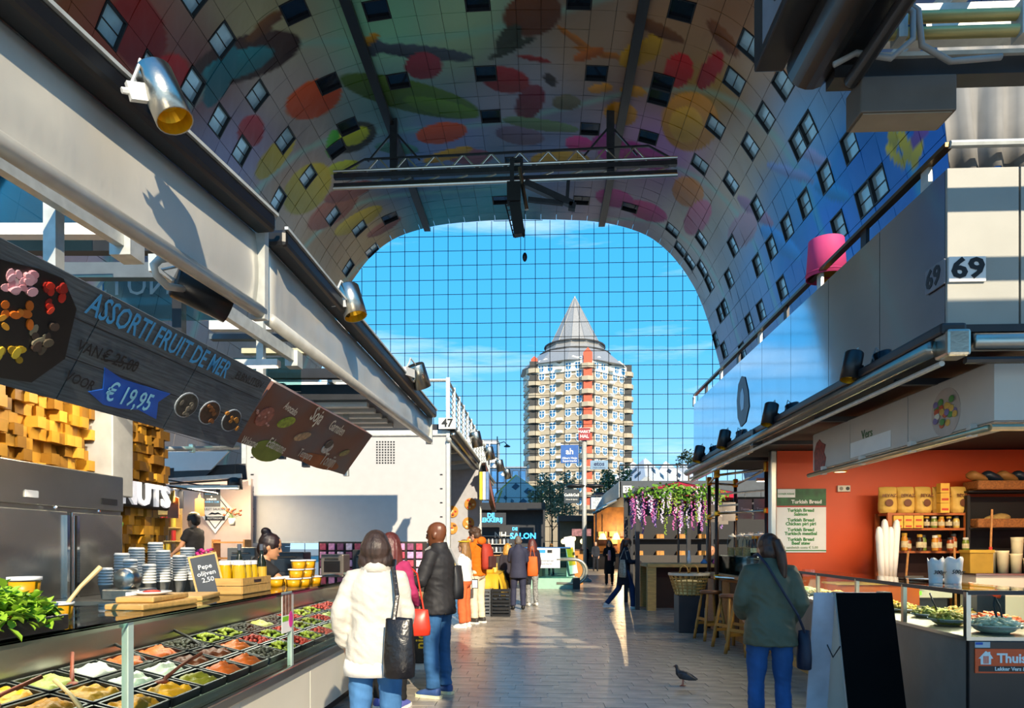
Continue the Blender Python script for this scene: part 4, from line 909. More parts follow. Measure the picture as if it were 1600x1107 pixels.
# ------------------------------------------------------------------ refrigerator, block wall, sign
t = E('refrigerator', 'tall stainless steel double-door refrigerator behind the counter', 'refrigerator', (-3.95, 4.8, 0))
MB().bb(-4.03, -3.64, 3.5, 5.78, .1, 2.0).build('cabinet', steel, t, world=True, bevel=.01)
MB().bb(-3.64, -3.60, 3.5, 5.75, 1.80, 2.10).build('top_panel', steel, t, world=True, bevel=.008)
fdm = M('fridge_door', 'b4b0a8', .24, .9, .1, 2, .03, 30)
for y0, y1, hy in ((4.02, 5.06, 5.03), (5.11, 5.74, 5.14), (3.5, 3.98, 3.95)):
    d_ = MB().bb(-3.64, -3.60, y0, y1, .25, 1.77).build('door', fdm, t, world=True, bevel=.01); MB().bb(-3.61, -3.575, hy - .015, hy + .015, .3, 1.74).build('handle', chrome, d_, world=True)
MB().bb(-3.60, -3.59, 4.62, 4.74, 1.85, 1.90).build('maker_plate', whitetxt, t, world=True); MB().bb(-3.60, -3.59, 5.45, 5.65, 1.85, 1.90).build('thermostat', blackp, t, world=True)
for yy in (4.9, 5.4): MB().ball((-3.585, yy, 1.79), .014, 8, 5).build('hinge_pin', chrome, t, world=True)
for yy in (3.7, 5.6): MB().bb(-4.0, -3.7, yy - .1, yy + .1, 0, .1).build('foot', black, t, world=True)
bw = E('block_wall', 'wall of gold wooden blocks of uneven depth around the refrigerator', 'wall panel', (-4.1, 5.6, 0)); gw = [M('block_gold_a', 'b07e1e', .5, 0, .25, 5, .1, 20), M('block_gold_b', '865c14', .5, 0, .25, 5, .1, 20), M('block_gold_c', 'c4902e', .5, 0, .2, 5, .1, 20)]
MB().bb(-4.3, -4.06, 3.4, 7.05, .0, 3.05).build('backing', woodd, bw, world=True)
bs = .09; rn = random.Random(4); bms = []
for k in range(3):
    me = MB().bb(0, .16, -bs / 2 + .001, bs / 2 - .001, -bs / 2 + .001, bs / 2 - .001).mesh('block'); me.materials.append(gw[k]); bms.append(me)
cnt = []; restb = MB()
for i in range(int(3.65 / bs)):
    for j in range(int(3.05 / bs)):
        y = 3.4 + bs * (i + .5) + (.03 if j % 2 else 0); z = bs * (j + .5); x = -4.07 + rn.choice((-.05, -.03, 0, .02, .04, .06)) - .05
        if z < 1.15 or (z < 2.0 and y < 5.7): continue
        q = proj((x + .16, y, z)); vis = -10 < q[0] < 250 and 605 < q[1] < 880 and (y > 5.85 or z > 2.1); cnt.append((0 if vis else 1, q[2], x, y, z))
cnt.sort()
for k, (v_, _, x, y, z) in enumerate(cnt):
    if k < 300: o = mob('block', bms[rn.randrange(3)], None, bw); o.location = Vector((x, y, z)) - bw.location
    else: restb.bb(x, x + .16, y - bs / 2, y + bs / 2, z - bs / 2, z + bs / 2)
if restb.v: o = restb.build('block_field', gw[1], bw, world=True); o['kind'] = 'stuff'
tag(MB().bb(-4.2, -3.74, 5.82, 6.12, 1.95, 2.72).build('vent_duct', M('duct_white', 'a4a4a0', .4, .2), bevel=.01), 'pale metal vent duct standing above the refrigerator', 'duct')
t = E('letter_sign', 'black sign with white raised letters ending in NUTS on the block wall', 'sign', (-3.86, 6.3, 2.0))
MB().bb(-.03, .03, -.8, .62, -.13, .13).build('backing', black, t, bevel=.03)
txt('ELBNUTS', .29, M('sign_white', 'f4f4f8', .4, 0, .02, emit=.25), t, frame((.035, -.09, -.005), (0, 1, 0), (1, 0, 0)), ext=.02, bold=.035, squash=1.12)
t = E('olive_emblem', 'green olive emblem on the block wall below the sign', 'emblem', (-3.86, 5.98, 1.62)); grn = M('emblem_green', '7cc02c', .5, 0, .15)
MB().ball((0, .05, -.05), (.02, .06, .10), 12, 8).build('olive', grn, t, smooth=True)
for a, s_ in ((25, .16), (-35, .13), (70, .12)): me = MB().ball((0, 0, s_ * .6), (.012, .035, s_ * .6), 10, 6).mesh('leaf'); me.transform(T4(0, .05, .05) @ RX(-a)); mob('leaf', me, grn, t, smooth=True)
# ------------------------------------------------------------------ back counter with cups
bc = tag(MB().bb(-3.56, -2.98, 4.75, 6.4, .0, 1.08).build('back_counter', M('counter_dark', '3a3632', .5)), 'dark back counter in front of the refrigerator', 'counter')
MB().bb(-3.58, -2.95, 4.73, 6.42, 1.08, 1.11).build('worktop', steel, bc)
cupm = M('cup_clear', 'd4d6d2', .35, 0, .05, spec=.6); cs = []
def cup_stack(n, r): 
    m_ = MB(); prof = [(r * .62, 0)]
    for k in range(n): z = .1 + k * .022; prof += [(r * .97, z), (r * 1.04, z), (r * 1.04, z + .008), (r * .97, z + .01)]
    prof += [(r * .9, .1 + n * .022)]; m_.lathe(prof, 14); return m_
for k, (x, y, n, r) in enumerate(((-3.3, 5.05, 6, .05), (-3.14, 5.1, 9, .05), (-3.3, 5.25, 11, .055), (-3.12, 5.32, 7, .05), (-3.32, 5.48, 13, .06), (-3.12, 5.52, 12, .055), (-3.3, 5.72, 15, .06), (-3.1, 5.74, 10, .055), (-3.14, 5.95, 13, .06), (-3.3, 5.98, 9, .05), (-3.05, 5.9, 3, .06))):
    o = tag(cup_stack(n, r).build('cup_stack', cupm, smooth=True), 'stack of clear plastic cups on the back counter, %s from the near end' % ORD[k], 'cups', 'stacks of plastic cups'); o.location = (x, y, 1.11)
t = E('slicer', 'small steel slicing machine at the end of the back counter', 'slicer', (-3.05, 4.95, 1.11))
MB().bb(-.14, .14, -.12, .12, 0, .08).build('base', steel, t, bevel=.01); me = MB().lathe([(.001, -.05), (.1, -.05), (.12, -.02), (.12, .1), (.1, .13), (.001, .13)], 18).mesh('housing'); me.transform(T4(0, 0, .15) @ RX(90) @ Matrix.Scale(.7, 4)); mob('housing', me, steel, t, smooth=True); MB().bb(.06, .14, -.15, -.12, .02, .06).build('dial_plate', whitetxt, t)
for k in range(3):
    o = tag(MB().bb(-.045, .045, -.04, .04, 0, .13 + .02 * k).build('paper_stack', whitetxt, bevel=.003), 'stack of white paper boxes on the back counter', 'boxes', 'paper box stacks'); o.location = (-3.03, 6.0 + .12 * k, 1.11)
# ------------------------------------------------------------------ glass display counter
FX = -1.88; Y0, Y1 = 1.5, 9.6
t = E('display_counter', 'long glass-fronted food counter along the left of the aisle', 'counter', (-2.3, 5.5, 0)); cnt_t = t
def D(mb, nm, mat, **k): return mb.build(nm, mat, t, world=True, **k)
D(MB().bb(-2.62, FX - .06, Y0, Y1, 0, .1), 'plinth', black)
yy = [1.5, 3.15, 4.2, 5.5, 6.8, 8.2, 9.6]
for a, b in zip(yy, yy[1:]): D(MB().bb(-2.62, FX, a + .003, b - .003, .1, .54), 'base_panel', cream, bevel=.004)
D(MB().bb(-2.64, FX + .035, Y0, Y1, .54, .61), 'ledge', steel, bevel=.01)
dk_ = MB().hexa([V3(-2.6, Y0, .60), V3(-1.93, Y0, .60), V3(-1.93, Y1, .60), V3(-2.6, Y1, .60), V3(-2.6, Y0, .80), V3(-1.93, Y0, .64), V3(-1.93, Y1, .64), V3(-2.6, Y1, .80)]); D(dk_, 'tray_deck', M('deck_steel', '6a706c', .4, .5))
D(MB().bb(-2.64, -2.61, Y0, Y1, .61, 1.12), 'back_panel', steel)
ys = [1.5, 3.04, 5.07, 7.1, 9.6]
for a, b in zip(ys, ys[1:]): D(MB().bb(FX - .006, FX + .006, a + .01, b - .01, .61, 1.155), 'front_glass', glassc)
for y in ys[1:-1]: D(MB().bb(FX - .02, FX + .012, y - .02, y + .02, .61, 1.155), 'glass_post', M('post_clear', 'b8cfc6', .3, .2))
D(MB().bb(-2.5, FX + .02, Y0, Y1, 1.157, 1.175), 'top_glass', glass('counter_top_glass', (.72, .86, .82), .12))
D(MB().bb(-2.47, -2.44, Y0, Y1, 1.13, 1.157), 'top_rail', steel); D(MB().bb(FX - .03, FX - .01, Y0, Y1, 1.135, 1.157), 'top_rail', steel)
D(MB().bb(-2.1, -1.95, Y0, Y1, .642, .652), 'price_strip', M('strip_paper', 'b8b8a0', .6, 0, .4, 14))
def mound(w, l, h, seed, kind):
    m_ = MB(); 
    if kind == 'spread':
        N = 14
        for i in range(N + 1):
            for j in range(N + 1):
                u = i / N * 2 - 1; v = j / N * 2 - 1; e_ = max(0, 1 - (abs(u) ** 3.2)) * max(0, 1 - (abs(v) ** 3.2)); hh = h * e_ ** .5 * (.75 + .5 * noise.noise(Vector((u * 2.2, v * 2.2, seed))) + .25 * noise.noise(Vector((u * 6, v * 6, seed))))
                m_.v.append((u * w / 2, v * l / 2, hh))
        m_.f = [(i * (N + 1) + j, (i + 1) * (N + 1) + j, (i + 1) * (N + 1) + j + 1, i * (N + 1) + j + 1) for i in range(N) for j in range(N)]
    else:
        r_ = random.Random(seed)
        for k in range(46): x = r_.uniform(-.46, .46); y = r_.uniform(-.46, .46); m_.ball((x * w, y * l, h * (.35 + .55 * (1 - 2 * max(abs(x), abs(y)))) + r_.uniform(0, .01)), (.016, .014, .013), 7, 5)
    return m_.mesh('food')
foods = [('yellow curry spread', 'e09a0c', 'spread'), ('deep yellow mustard spread', 'c88408', 'spread'), ('white cream cheese spread', 'e0dcc8', 'spread'), ('pale green spread', 'a0a050', 'spread'), ('green pesto', '8a8020', 'spread'), ('orange tomato spread', 'c85a18', 'spread'), ('brown-red tapenade', '6a3018', 'spread'), ('green olives', '98a028', 'olive'), ('black and green olives', '3a3428', 'olive'), ('red peppers', 'b03020', 'olive')]
tray_me = None; pw, plh = .205, .30
tm_ = MB(); tm_.bb(-pw / 2, pw / 2, -plh / 2, plh / 2, 0, .012)
for sx_ in (-1, 1): tm_.bb(sx_ * pw / 2 - sx_ * .012, sx_ * pw / 2, -plh / 2, plh / 2, 0, .055); tm_.bb(-pw / 2, pw / 2, sx_ * plh / 2 - sx_ * .012, sx_ * plh / 2, 0, .055)
tray_me = tm_.mesh('tray'); tray_me.materials.append(M('tray_black', '16181a', .3))
fm = []
for k, (nm, c, kd) in enumerate(foods):
    me = mound(pw * .9, plh * .9, .065, k * 3.7 + 1, kd); me.polygons.foreach_set('use_smooth', [True] * len(me.polygons)); me.materials.append(M('food_' + c, c, .45, 0, .35 if kd == 'olive' else .2, 22, .3, 40)); fm.append(me)
order = [[0, 0, 0], [0, 1, 0], [1, 0, 0], [0, 1, 0], [1, 0, 3], [0, 2, 2], [4, 2, 5], [5, 6, 5], [5, 6, 8], [8, 5, 7], [7, 9, 7], [9, 7, 8], [7, 9, 3], [9, 7, 8], [3, 7, 9], [7, 9, 7], [9, 3, 7], [7, 8, 9], [2, 7, 9], [7, 9, 8]]
for i, row in enumerate(order):
    for j, k in enumerate(row):
        if i < 2 and j == 2 and False: continue
        x = -2.05 - j * .215; y = 2.05 + i * .325; z = .64 + (-1.93 - x) * (.16 / .67) + .002
        nm = foods[k][0]; r_ = ('front', 'middle', 'back')[j]
        f_ = E('food_tray', 'black tray of %s in the %s row under the left counter glass' % (nm, r_), 'food tray', (x, y, z), group='food trays in the left glass counter')
        f_.rotation_euler = (0, R(13.4), 0); mob('tray', tray_me, None, f_); mob('food', fm[k], None, f_).location = (0, 0, .012)
spm = M('spoon_red_wood', '8a3a20', .5, 0, .15)
for k, (x, y, a, mat) in enumerate(((-2.1, 2.42, 20, spm), (-2.38, 2.75, -30, spm), (-2.1, 3.05, 60, M('spoon_pale', 'd8b880', .5)), (-2.4, 3.4, 35, spm), (-2.12, 3.75, -20, spm), (-2.4, 4.05, 80, M('spoon_black', '201c1a', .4)), (-2.38, 4.7, 75, M('spoon_black', '201c1a')))):
    s_ = E('serving_spoon', 'serving spoon stuck in a food tray, number %d from the near end' % (k + 1) if False else ('%s serving spoon resting in the %s' % (('red-brown', 'red-brown', 'pale wooden', 'red-brown', 'red-brown', 'black', 'black')[k], ('nearest yellow tray', 'yellow tray of the middle row', 'yellow tray by the first glass post', 'white spread of the middle row', 'mustard-coloured front tray', 'pale green tray', 'brown-red tapenade tray')[k])), 'spoon', (x, y, .755 + (-2.08 - x) * .2), R(a), 'serving spoons in the left counter')
    MB().tube([(0, 0, -.03), (.0, .02, .0), (0, .12, .05), (0, .27, .10)], [.012, .012, .009, .011], 7).build('handle', mat, s_, smooth=True); MB().ball((0, -.01, -.02), (.03, .045, .012), 10, 6).build('bowl', mat, s_, smooth=True)
t = E('flyer', 'printed flyer with ice creams taped inside the left counter glass', 'flyer', (FX + .008, 4.97, 1.02))
MB().bb(0, .003, -.11, .09, -.15, .15).build('sheet', whitetxt, t); 
for k in range(3): MB().bb(.003, .005, -.095 + k * .06, -.045 + k * .06, -.02, .13).build('photo', M('flyer_brown', '7a5a48', .5, 0, .6, 30), t)
MB().bb(.003, .005, -.1, .08, -.065, -.03).build('green_band', grn, t); me = MB().lathe([(.001, 0), (.04, 0), (.04, .003), (.001, .003)], 16).mesh('badge'); me.transform(T4(.004, .06, -.06) @ RY(90) @ Matrix.Diagonal((1.5, 1, 1, 1))); mob('pink_badge', me, M('badge_pink', 'd8409a', .5), t)
l_ = bpy.data.lights.new('case_light', 'AREA'); l_.shape = 'RECTANGLE'; l_.size = 7.6; l_.size_y = .06; l_.energy = 18; l_.color = (1, .93, .8); q = bpy.data.objects.new('case_light', l_); COL.objects.link(q); q.parent = cnt_t; q.location = Vector((-2.42, 5.5, 1.12)) - cnt_t.location; q.rotation_euler = (0, R(25), R(90))
q.rotation_euler = (0, 0, R(90))
MB().bb(-2.44, -2.40, Y0, Y1, 1.125, 1.135).build('case_glow_strip', M('case_glow', 'fff4e0', .5, emit=3.0), cnt_t, world=True)
# ------------------------------------------------------------------ things on the counter glass
ZT = 1.176
def container(loc, r, h, label, n=16, group='yellow snack tubs on the counter', sq=True):
    t = E('snack_tub', label, 'tub', loc, group=group); MB().lathe([(r * .86, 0), (r * .98, h * .8)], n).build('contents', M('tub_mango', 'e0a010', .35, 0, .15, 25), t, smooth=True)
    MB().lathe([(r * .88, 0), (r, h * .86), (r, h * .9)], n, cap=False).build('tub', glass('tub_clear', (.95, .95, .9), .1), t, smooth=True); MB().lathe([(r * 1.05, h * .86), (r * 1.07, h * .9), (r * 1.07, h), (r * .98, h), (r * .95, h * .97)], n).build('lid', white, t, smooth=True); return t
c0 = container((-2.12, 2.72, ZT), .058, .1, 'lower yellow tub behind the basil box'); container((-2.12, 2.72, ZT + .101), .058, .1, 'upper yellow tub stacked behind the basil box'); container((-2.16, 2.98, ZT), .055, .075, 'short tub behind the basil with the wooden spoon')
for lv, (n_, z) in enumerate(((4, 0), (3, .072), (2, .144))):
    for k in range(n_): container((-2.0 + (k % 2) * .03, 5.45 + k * .14 + lv * .06, ZT + z), .062, .071, 'yellow tub in the %s layer of the counter pyramid, %s from the left' % (('bottom', 'middle', 'top')[lv], ORD[k]))
for k in range(3): container((-2.16, 5.5 + k * .15, ZT), .062, .071, 'yellow tub behind the counter pyramid, %s from the left' % ORD[k])
t = E('basil_planter', 'black tray full of bright green basil on the counter glass', 'herb', (-1.98, 2.24, ZT))
MB().bb(-.12, .12, -.36, .38, 0, .06).build('planter', M('planter_black', '1a1c1c', .3), t, bevel=.006)
lme = MB().add([(0, 0, 0), (-.018, .025, .006), (-.015, .05, .004), (0, .07, -.008), (.015, .05, .004), (.018, .025, .006), (0, .035, -.004)], [(0, 6, 1), (1, 6, 2), (2, 6, 3), (3, 6, 4), (4, 6, 5), (5, 6, 0)]).mesh('leaf'); lme.materials.append(M('basil', '9ac43a', .45, 0, .25, 20)); lme.polygons.foreach_set('use_smooth', [True] * 6)
rn = random.Random(9); fol = MB()
for k in range(900):
    a = rn.uniform(0, 6.28); rr = rn.random() ** .5; x = math.cos(a) * rr * .15; y = math.sin(a) * rr * .40 + .02; z = .06 + (1 - rr * rr) * .11 * rn.uniform(.5, 1.1) + rn.uniform(-.03, .03)
    mm = T4(x, y, z) @ RZ(rn.uniform(0, 360)) @ RX(rn.uniform(-40, 50)) @ RY(rn.uniform(-30, 30)) @ Matrix.Scale(rn.uniform(.6, 1.05), 4)
    if k < 240: o = mob('leaf', lme, None, t); o.matrix_local = mm
    else: fol.add([mm @ v.co for v in lme.vertices], [tuple(p.vertices) for p in lme.polygons])
o = fol.build('leaf_mass', M('basil', '9ac43a'), t, smooth=True); o['kind'] = 'stuff'
t = E('wooden_spoon', 'pale wooden spoon standing in the tub behind the basil', 'spoon', (-2.14, 2.98, ZT + .05)); MB().tube([(0, 0, 0), (.04, .05, .09), (.09, .12, .18)], [.009, .009, .012], 8).build('stick', M('spoon_pale', 'd8b880'), t)
for k, (x, y, l, w, z, lb) in enumerate(((-2.10, 3.62, .46, .22, 0, 'thick wooden cutting board nearest on the counter glass'), (-2.12, 3.66, .40, .20, .032, 'cutting board lying on top of the nearest board'), (-2.16, 4.18, .42, .2, 0, 'wooden cutting board left of the bottle crate'))):
    o = tag(MB().bb(-w / 2, w / 2, -l / 2, l / 2, 0, .03).build('cutting_board', woodl, bevel=.008), lb, 'cutting board', 'cutting boards on the counter'); o.location = (x, y, ZT + z); o.rotation_euler = (0, 0, R(-6 + 9 * k))
t = E('plate', 'white plate with red slices on the stacked cutting boards', 'plate', (-2.12, 3.64, ZT + .064)); MB().lathe([(.05, 0), (.06, 0), (.1, .014), (.098, .018), (.05, .006)], 24).build('dish', white, t, smooth=True); MB().ball((0, 0, .015), (.05, .04, .012), 10, 5).build('slices', M('food_b03020', 'b03020', .45), t, smooth=True)
cr_ = E('wooden_crate', 'small pale wooden crate on the counter holding jars and bottles', 'crate', (-2.14, 4.78, ZT))
for sx_ in (-1, 1):
    for k in range(2): MB().bb(sx_ * .12 - .006, sx_ * .12 + .006, -.24, .24, .005 + k * .055, .055 + k * .055).build('slat', woodl, cr_); MB().bb(-.12, .12, sx_ * .24 - .006, sx_ * .24 + .006, .005 + k * .055, .055 + k * .055).build('slat', woodl, cr_)
MB().bb(-.12, .12, -.24, .24, 0, .008).build('floor_board', woodl, cr_); MB().bb(.126, .128, -.06, .06, .075, .095).build('handle_hole', blacktxt, cr_)
oil = M('oil_yellow', 'c8a010', .15, 0, .15, 10)
for k in range(6):
    t = E('oil_jar', 'jar of yellow oil in the wooden crate, %s row, %s' % (('front', 'back')[k // 3], ('left', 'middle', 'right')[k % 3]), 'jar', (-2.08 - .10 * (k // 3), 4.63 + .1 * (k % 3), ZT + .009), group='jars of yellow oil in the crate')
    MB().lathe([(.04, 0), (.044, .02), (.044, .16), (.036, .185), (.036, .19)], 14).build('jar_body', oil, t, smooth=True); MB().lathe([(.04, .19), (.04, .215), (.036, .218)], 14).build('lid', white, t); MB().lathe([(.0445, .03), (.0445, .08)], 14, cap=False).build('label_band', M('label_cream', 'e8e0a0', .5, 0, .2, 30), t)
for k, (x, y, lb) in enumerate(((-2.2, 4.9, 'dark olive oil bottle behind the jars in the crate'), (-2.06, 4.96, 'dark olive oil bottle at the right end of the crate'))):
    t = E('oil_bottle', lb, 'bottle', (x, y, ZT + .009)); MB().lathe([(.033, 0), (.036, .02), (.036, .2), (.014, .25), (.013, .31)], 14).build('glass_body', M('bottle_dark', '1c2014', .15), t, smooth=True); MB().lathe([(.0365, .05), (.0365, .17)], 14, cap=False).build('label_band', M('label_gold', 'c8a030', .5), t); MB().lathe([(.015, .29), (.015, .335)], 10).build('cap', M('cap_grey', '6a6a70', .3, .6), t)
t = E('small_chalkboard', 'small chalkboard with pale writing beside the bottle crate', 'chalkboard', (-2.22, 4.52, ZT)); me = MB().bb(-.005, .005, -.09, .09, 0, .28).mesh('frame_board'); me.transform(RY(-14) @ RZ(-60)); mob('frame_board', me, woodl, t); me = MB().bb(.004, .008, -.078, .078, .012, .268).mesh('slate'); me.transform(RY(-14) @ RZ(-60)); mob('slate', me, M('slate', '3a4048', .7), t)
txt('Pepe\nolijven\n2,50', .045, whitetxt, t, RY(-14) @ RZ(-60) @ frame((.009, 0, .15), (0, 1, 0), (1, 0, 0)), line=1.0)
# ================================================================== STALL BEHIND (pale pink wall) AND WHITE SCREEN OF STALL 47
YB = 13.3
pk = E('stall_back_wall', 'pale pink back wall of the sausage stall', 'wall panel', (XY(345, YB), YB, 0)); a = PY(225, 700, YB); b = PY(392, 960, YB)
MB().bb(a.x, b.x, YB, YB + .1, 0, 2.85).build('panel', M('pink_wall', 'c9b2a6', .6, 0, .05), pk, world=True)
t = E('wall_emblem', 'white diamond emblem with a moustache on the pink wall', 'emblem', PY(337, 798, YB - .03)); m = FACECAM((0, 0, 0))
MB().prism([(0, .42), (.36, 0), (0, -.46), (-.36, 0)], 0, .02, m).build('plate', white, t); 
for a0, b0 in (((0, .34), (.28, 0)), ((.28, 0), (0, -.36)), ((0, -.36), (-.28, 0)), ((-.28, 0), (0, .34))): MB().bar((a0[0], -.025, a0[1]), (b0[0], -.025, b0[1]), .012, .012).build('line', blacktxt, t)
txt('POULET SAUCISSON', .065, blacktxt, t, frame((0, -.024, .02), (1, 0, 0), (0, -1, 0))); 
for sx_ in (-1, 1): MB().tube([(0, -.028, -.07), (sx_ * .06, -.028, -.055), (sx_ * .13, -.028, -.085)], [.014, .018, .004], 6).build('moustache', blacktxt, t)
MB().bb(-.2, .2, -.03, -.02, -.2, -.12).build('ribbon', blacktxt, t); txt('ROTTERDAM', .05, whitetxt, t, frame((0, -.034, -.16), (1, 0, 0), (0, -1, 0)))
t = E('price_poster', 'black hanging price poster with white and blue writing', 'poster', PY(331, 775, 12.6)); MB().bb(-.16, .16, -.008, .008, -.21, .21).build('sheet', M('poster_black', '16181c', .5), t)
for s_, z, c in (('1 SAUCE', .08, whitetxt), ('VOOR € 5,00', .03, bl1), ('&', -.02, whitetxt), ('3 SAUCES', -.07, whitetxt), ('VOOR € 12,50', -.12, bl1)): txt(s_, .045, c, t, frame((0, -.012, z), (1, 0, 0), (0, -1, 0)), bold=.01)
def hang_board(px, py, Y, w, h, mat, label):
    t = E('hanging_board', label, 'cutting board', PY(px, py, Y), group='boards hanging in the sausage stall'); MB().prism([(-w / 2, -h / 2), (w / 2, -h / 2), (w / 2, h * .28), (w * .15, h * .34), (w * .1, h * .5), (-w * .1, h * .5), (-w * .15, h * .34), (-w / 2, h * .28)], -.012, .012, FACECAM((0, 0, 0))).build('plank', mat, t)
    MB().tube([(0, 0, h * .45), (0, 0, h * .62)], .006, 5).build('hook', blackp, t)
hang_board(271, 790, 11.9, .20, .46, M('board_reddish', '8a4a24', .5, 0, .2), 'reddish wooden board hanging left of the stall holder'); hang_board(282, 778, 12.2, .1, .4, black, 'narrow black board hanging beside the reddish board'); hang_board(312, 790, 12.3, .17, .40, M('board_brown2', '7a4c22', .5, 0, .2), 'brown wooden board hanging right of the stall holder')
t = E('sausage_bunch', 'bunch of golden dried sausages hanging above the boards', 'sausages', PY(265, 777, 11.8)); rn = random.Random(2)
for k in range(7): x = rn.uniform(-.06, .06); MB().cap((x, rn.uniform(-.03, .03), .1), (x * 1.3, rn.uniform(-.03, .03), -.09), .022, .02, 8).build('sausage', M('sausage_gold', 'b8842c', .5, 0, .2), t, smooth=True)
MB().tube([(0, 0, .1), (0, 0, .2)], .006, 5).build('string', blackp, t)
a = PY(238, 757, 11.9); b = PY(340, 772, 12.0); t = E('hanging_rail', 'black rail the boards hang from in the sausage stall', 'rail', tuple(a)); MB().tube([V3(0, 0, 0), b - a], .018, 8).build('tube', black, t); MB().tube([V3(0, 0, .12), b - a + V3(0, 0, .1)], .012, 8).build('upper_tube', black, t)
# tin shelves
t = E('tin_shelf', 'lit shelf of red and yellow tins behind the stall holder', 'shelf', PY(256, 860, 12.9)); w = .58
for k in range(4): MB().bb(-w / 2, w / 2, -.1, .12, -.1 + k * .26, -.08 + k * .26).build('shelf_board', M('shelf_gold', 'd8b468', .5), t)
MB().bb(-w / 2, w / 2, .12, .14, -.1, .9).build('back_board', M('shelf_gold', 'd8b468'), t)
for k in range(3):
    for i in range(5):
        for j in range(2):
            o = tag(MB().lathe([(.042, 0), (.042, .1)], 10).build('tin', M(*(('tin_red', 'b8281c', .4), ('tin_yellow', 'd8b83a', .4), ('tin_dark', '4a3a2a', .4))[(i // 2 + k) % 3])), '%s tin on the %s lit shelf, %s column, %s of two' % (('red', 'yellow', 'dark')[(i // 2 + k) % 3], ('lowest', 'middle', 'top')[k], ORD[i], ('lower', 'upper')[j]), 'tin', 'tins on the lit shelf'); o.location = Vector(t.location) + V3(-.22 + i * .11, -.05, -.079 + k * .26 + j * .1)
# white awning flap and pipe
t = E('awning_flap', 'white awning flap with dark valance above the sausage stall', 'awning', PY(290, 722, 12.4)); p = [PY(*q, 12.4) - t.location for q in ((236, 706), (358, 706), (330, 735), (236, 738))]
MB().prism([(q.x, q.z) for q in p], -.02, .02, FACECAM((0, 0, 0))).build('flap', white, t, recalc=True); p = [PY(*q, 12.35) - t.location for q in ((238, 738), (330, 735), (318, 745), (238, 748))]; MB().prism([(q.x, q.z) for q in p], -.02, .02, FACECAM((0, 0, -.0))).build('valance', darkm, t, recalc=True)
a = PY(203, 703, 7.0); b = PY(372, 700, 9.5); t = E('steel_pipe', 'horizontal steel pipe under the wooden menu board', 'pipe', tuple(a)); MB().tube([V3(0, 0, 0), b - a], .028, 10).build('tube', galv, t, smooth=True); MB().box((b - a) * .5, (.05, .06, .1)).build('clip', galv, t)
a = PY(255, 752, 12.2); b = PY(378, 744, 12.6); t = E('steel_beam', 'steel beam across the top of the sausage stall', 'beam', tuple(a)); MB().bar(V3(0, 0, 0), b - a, .1, .08).build('beam', galv, t); MB().bar(V3(0, .2, .1), b - a + V3(0, .2, .1), .1, .3).build('dark_beam', darkm, t)
t = E('pendant_lamp', 'black and gold pendant lamp in the sausage stall', 'lamp', PY(367, 757, 12.6)); MB().lathe([(.1, .12), (.13, .1), (.14, -.1), (.135, -.1), (.12, .1)], 16, cap=False).build('shade', black, t, smooth=True); MB().lathe([(.001, -.06), (.13, -.07)], 16, cap=False).build('bulb_disc', M('lamp_glow', 'ffe0a0', .5, emit=3.0), t); MB().tube([(0, 0, .12), (0, 0, .35)], .008, 5).build('cord', black, t)
L_ = bpy.data.lights.new('pendant_light', 'POINT'); L_.energy = 25; L_.color = (1, .8, .5); L_.shadow_soft_size = .1; lo = bpy.data.objects.new('pendant_light', L_); COL.objects.link(lo); lo.parent = t; lo.location = (0, 0, -.16)
# wooden shelf with flowers and boxes
t = E('wooden_shelf', 'stepped wooden shelf with jars right of the stall holder', 'shelf', PY(362, 870, 12.7))
for k in range(3): MB().bb(-.3, .3, -.15, .15, -.35 + k * .3, -.32 + k * .3).build('shelf_board', wood, t)
for sx_ in (-1, 1): MB().bb(sx_ * .3 - .015, sx_ * .3 + .015, -.15, .15, -.9, .32).build('side_board', wood, t)
for k in range(4):
    o = tag(MB().lathe([(.045, 0), (.05, .04), (.045, .13), (.03, .15), (.03, .17)], 10).build('preserve_jar', M('jar_pale', 'b8a890', .3), smooth=True), 'small jar on the stepped wooden shelf', 'jar', 'jars on the stepped shelf'); o.location = Vector(t.location) + V3(-.2 + k * .13, 0, -.319)
def flowers(p, label, col, n, r):
    t = E('flower_pot', label, 'flowers', p); MB().lathe([(.05, 0), (.07, .14), (.06, .14)], 12).build('pot', cream, t, smooth=True); rn = random.Random(n); g_ = MB()
    for k in range(n): 
        d = V3(rn.uniform(-1, 1), rn.uniform(-1, 1), rn.uniform(.3, 1.2)) * r; g_.tube([(0, 0, .12), d * .5 + V3(0, 0, .14), d + V3(0, 0, .14)], .004, 4); MB().ball(d + V3(0, 0, .14), (.03, .03, .022), 7, 5).build('blossom', M('bloom_' + col, col, .6, 0, .2), t, smooth=True)
    g_.build('stems', lfg, t)
flowers(PY(363, 822, 12.6), 'vase of dark orange flowers on the stepped shelf', 'a84828', 14, .17); flowers(PY(321, 892, 9.0), 'pot of magenta flowers on the back worktop', 'c02878', 16, .13)
t = tag(MB().bb(XY(235, 9.0), XY(360, 9.0), 8.6, 9.3, 0, 1.12).build('back_worktop', wood), 'wooden worktop below the magenta flowers', 'worktop'); MB().bb(XY(235, 9.0) - .02, XY(360, 9.0) + .02, 8.56, 9.34, 1.12, 1.16).build('top_board', woodl, t)
t = E('name_plate', 'black plate with white lettering in front of the stall holder', 'sign', PY(283, 889, 8.58)); MB().bb(-.26, .26, -.01, .01, -.06, .06).build('plate', black, t); txt('POULETSAUCISSON.NL', .07, whitetxt, t, frame((0, -.013, 0), (1, 0, 0), (0, -1, 0)), squash=.8)
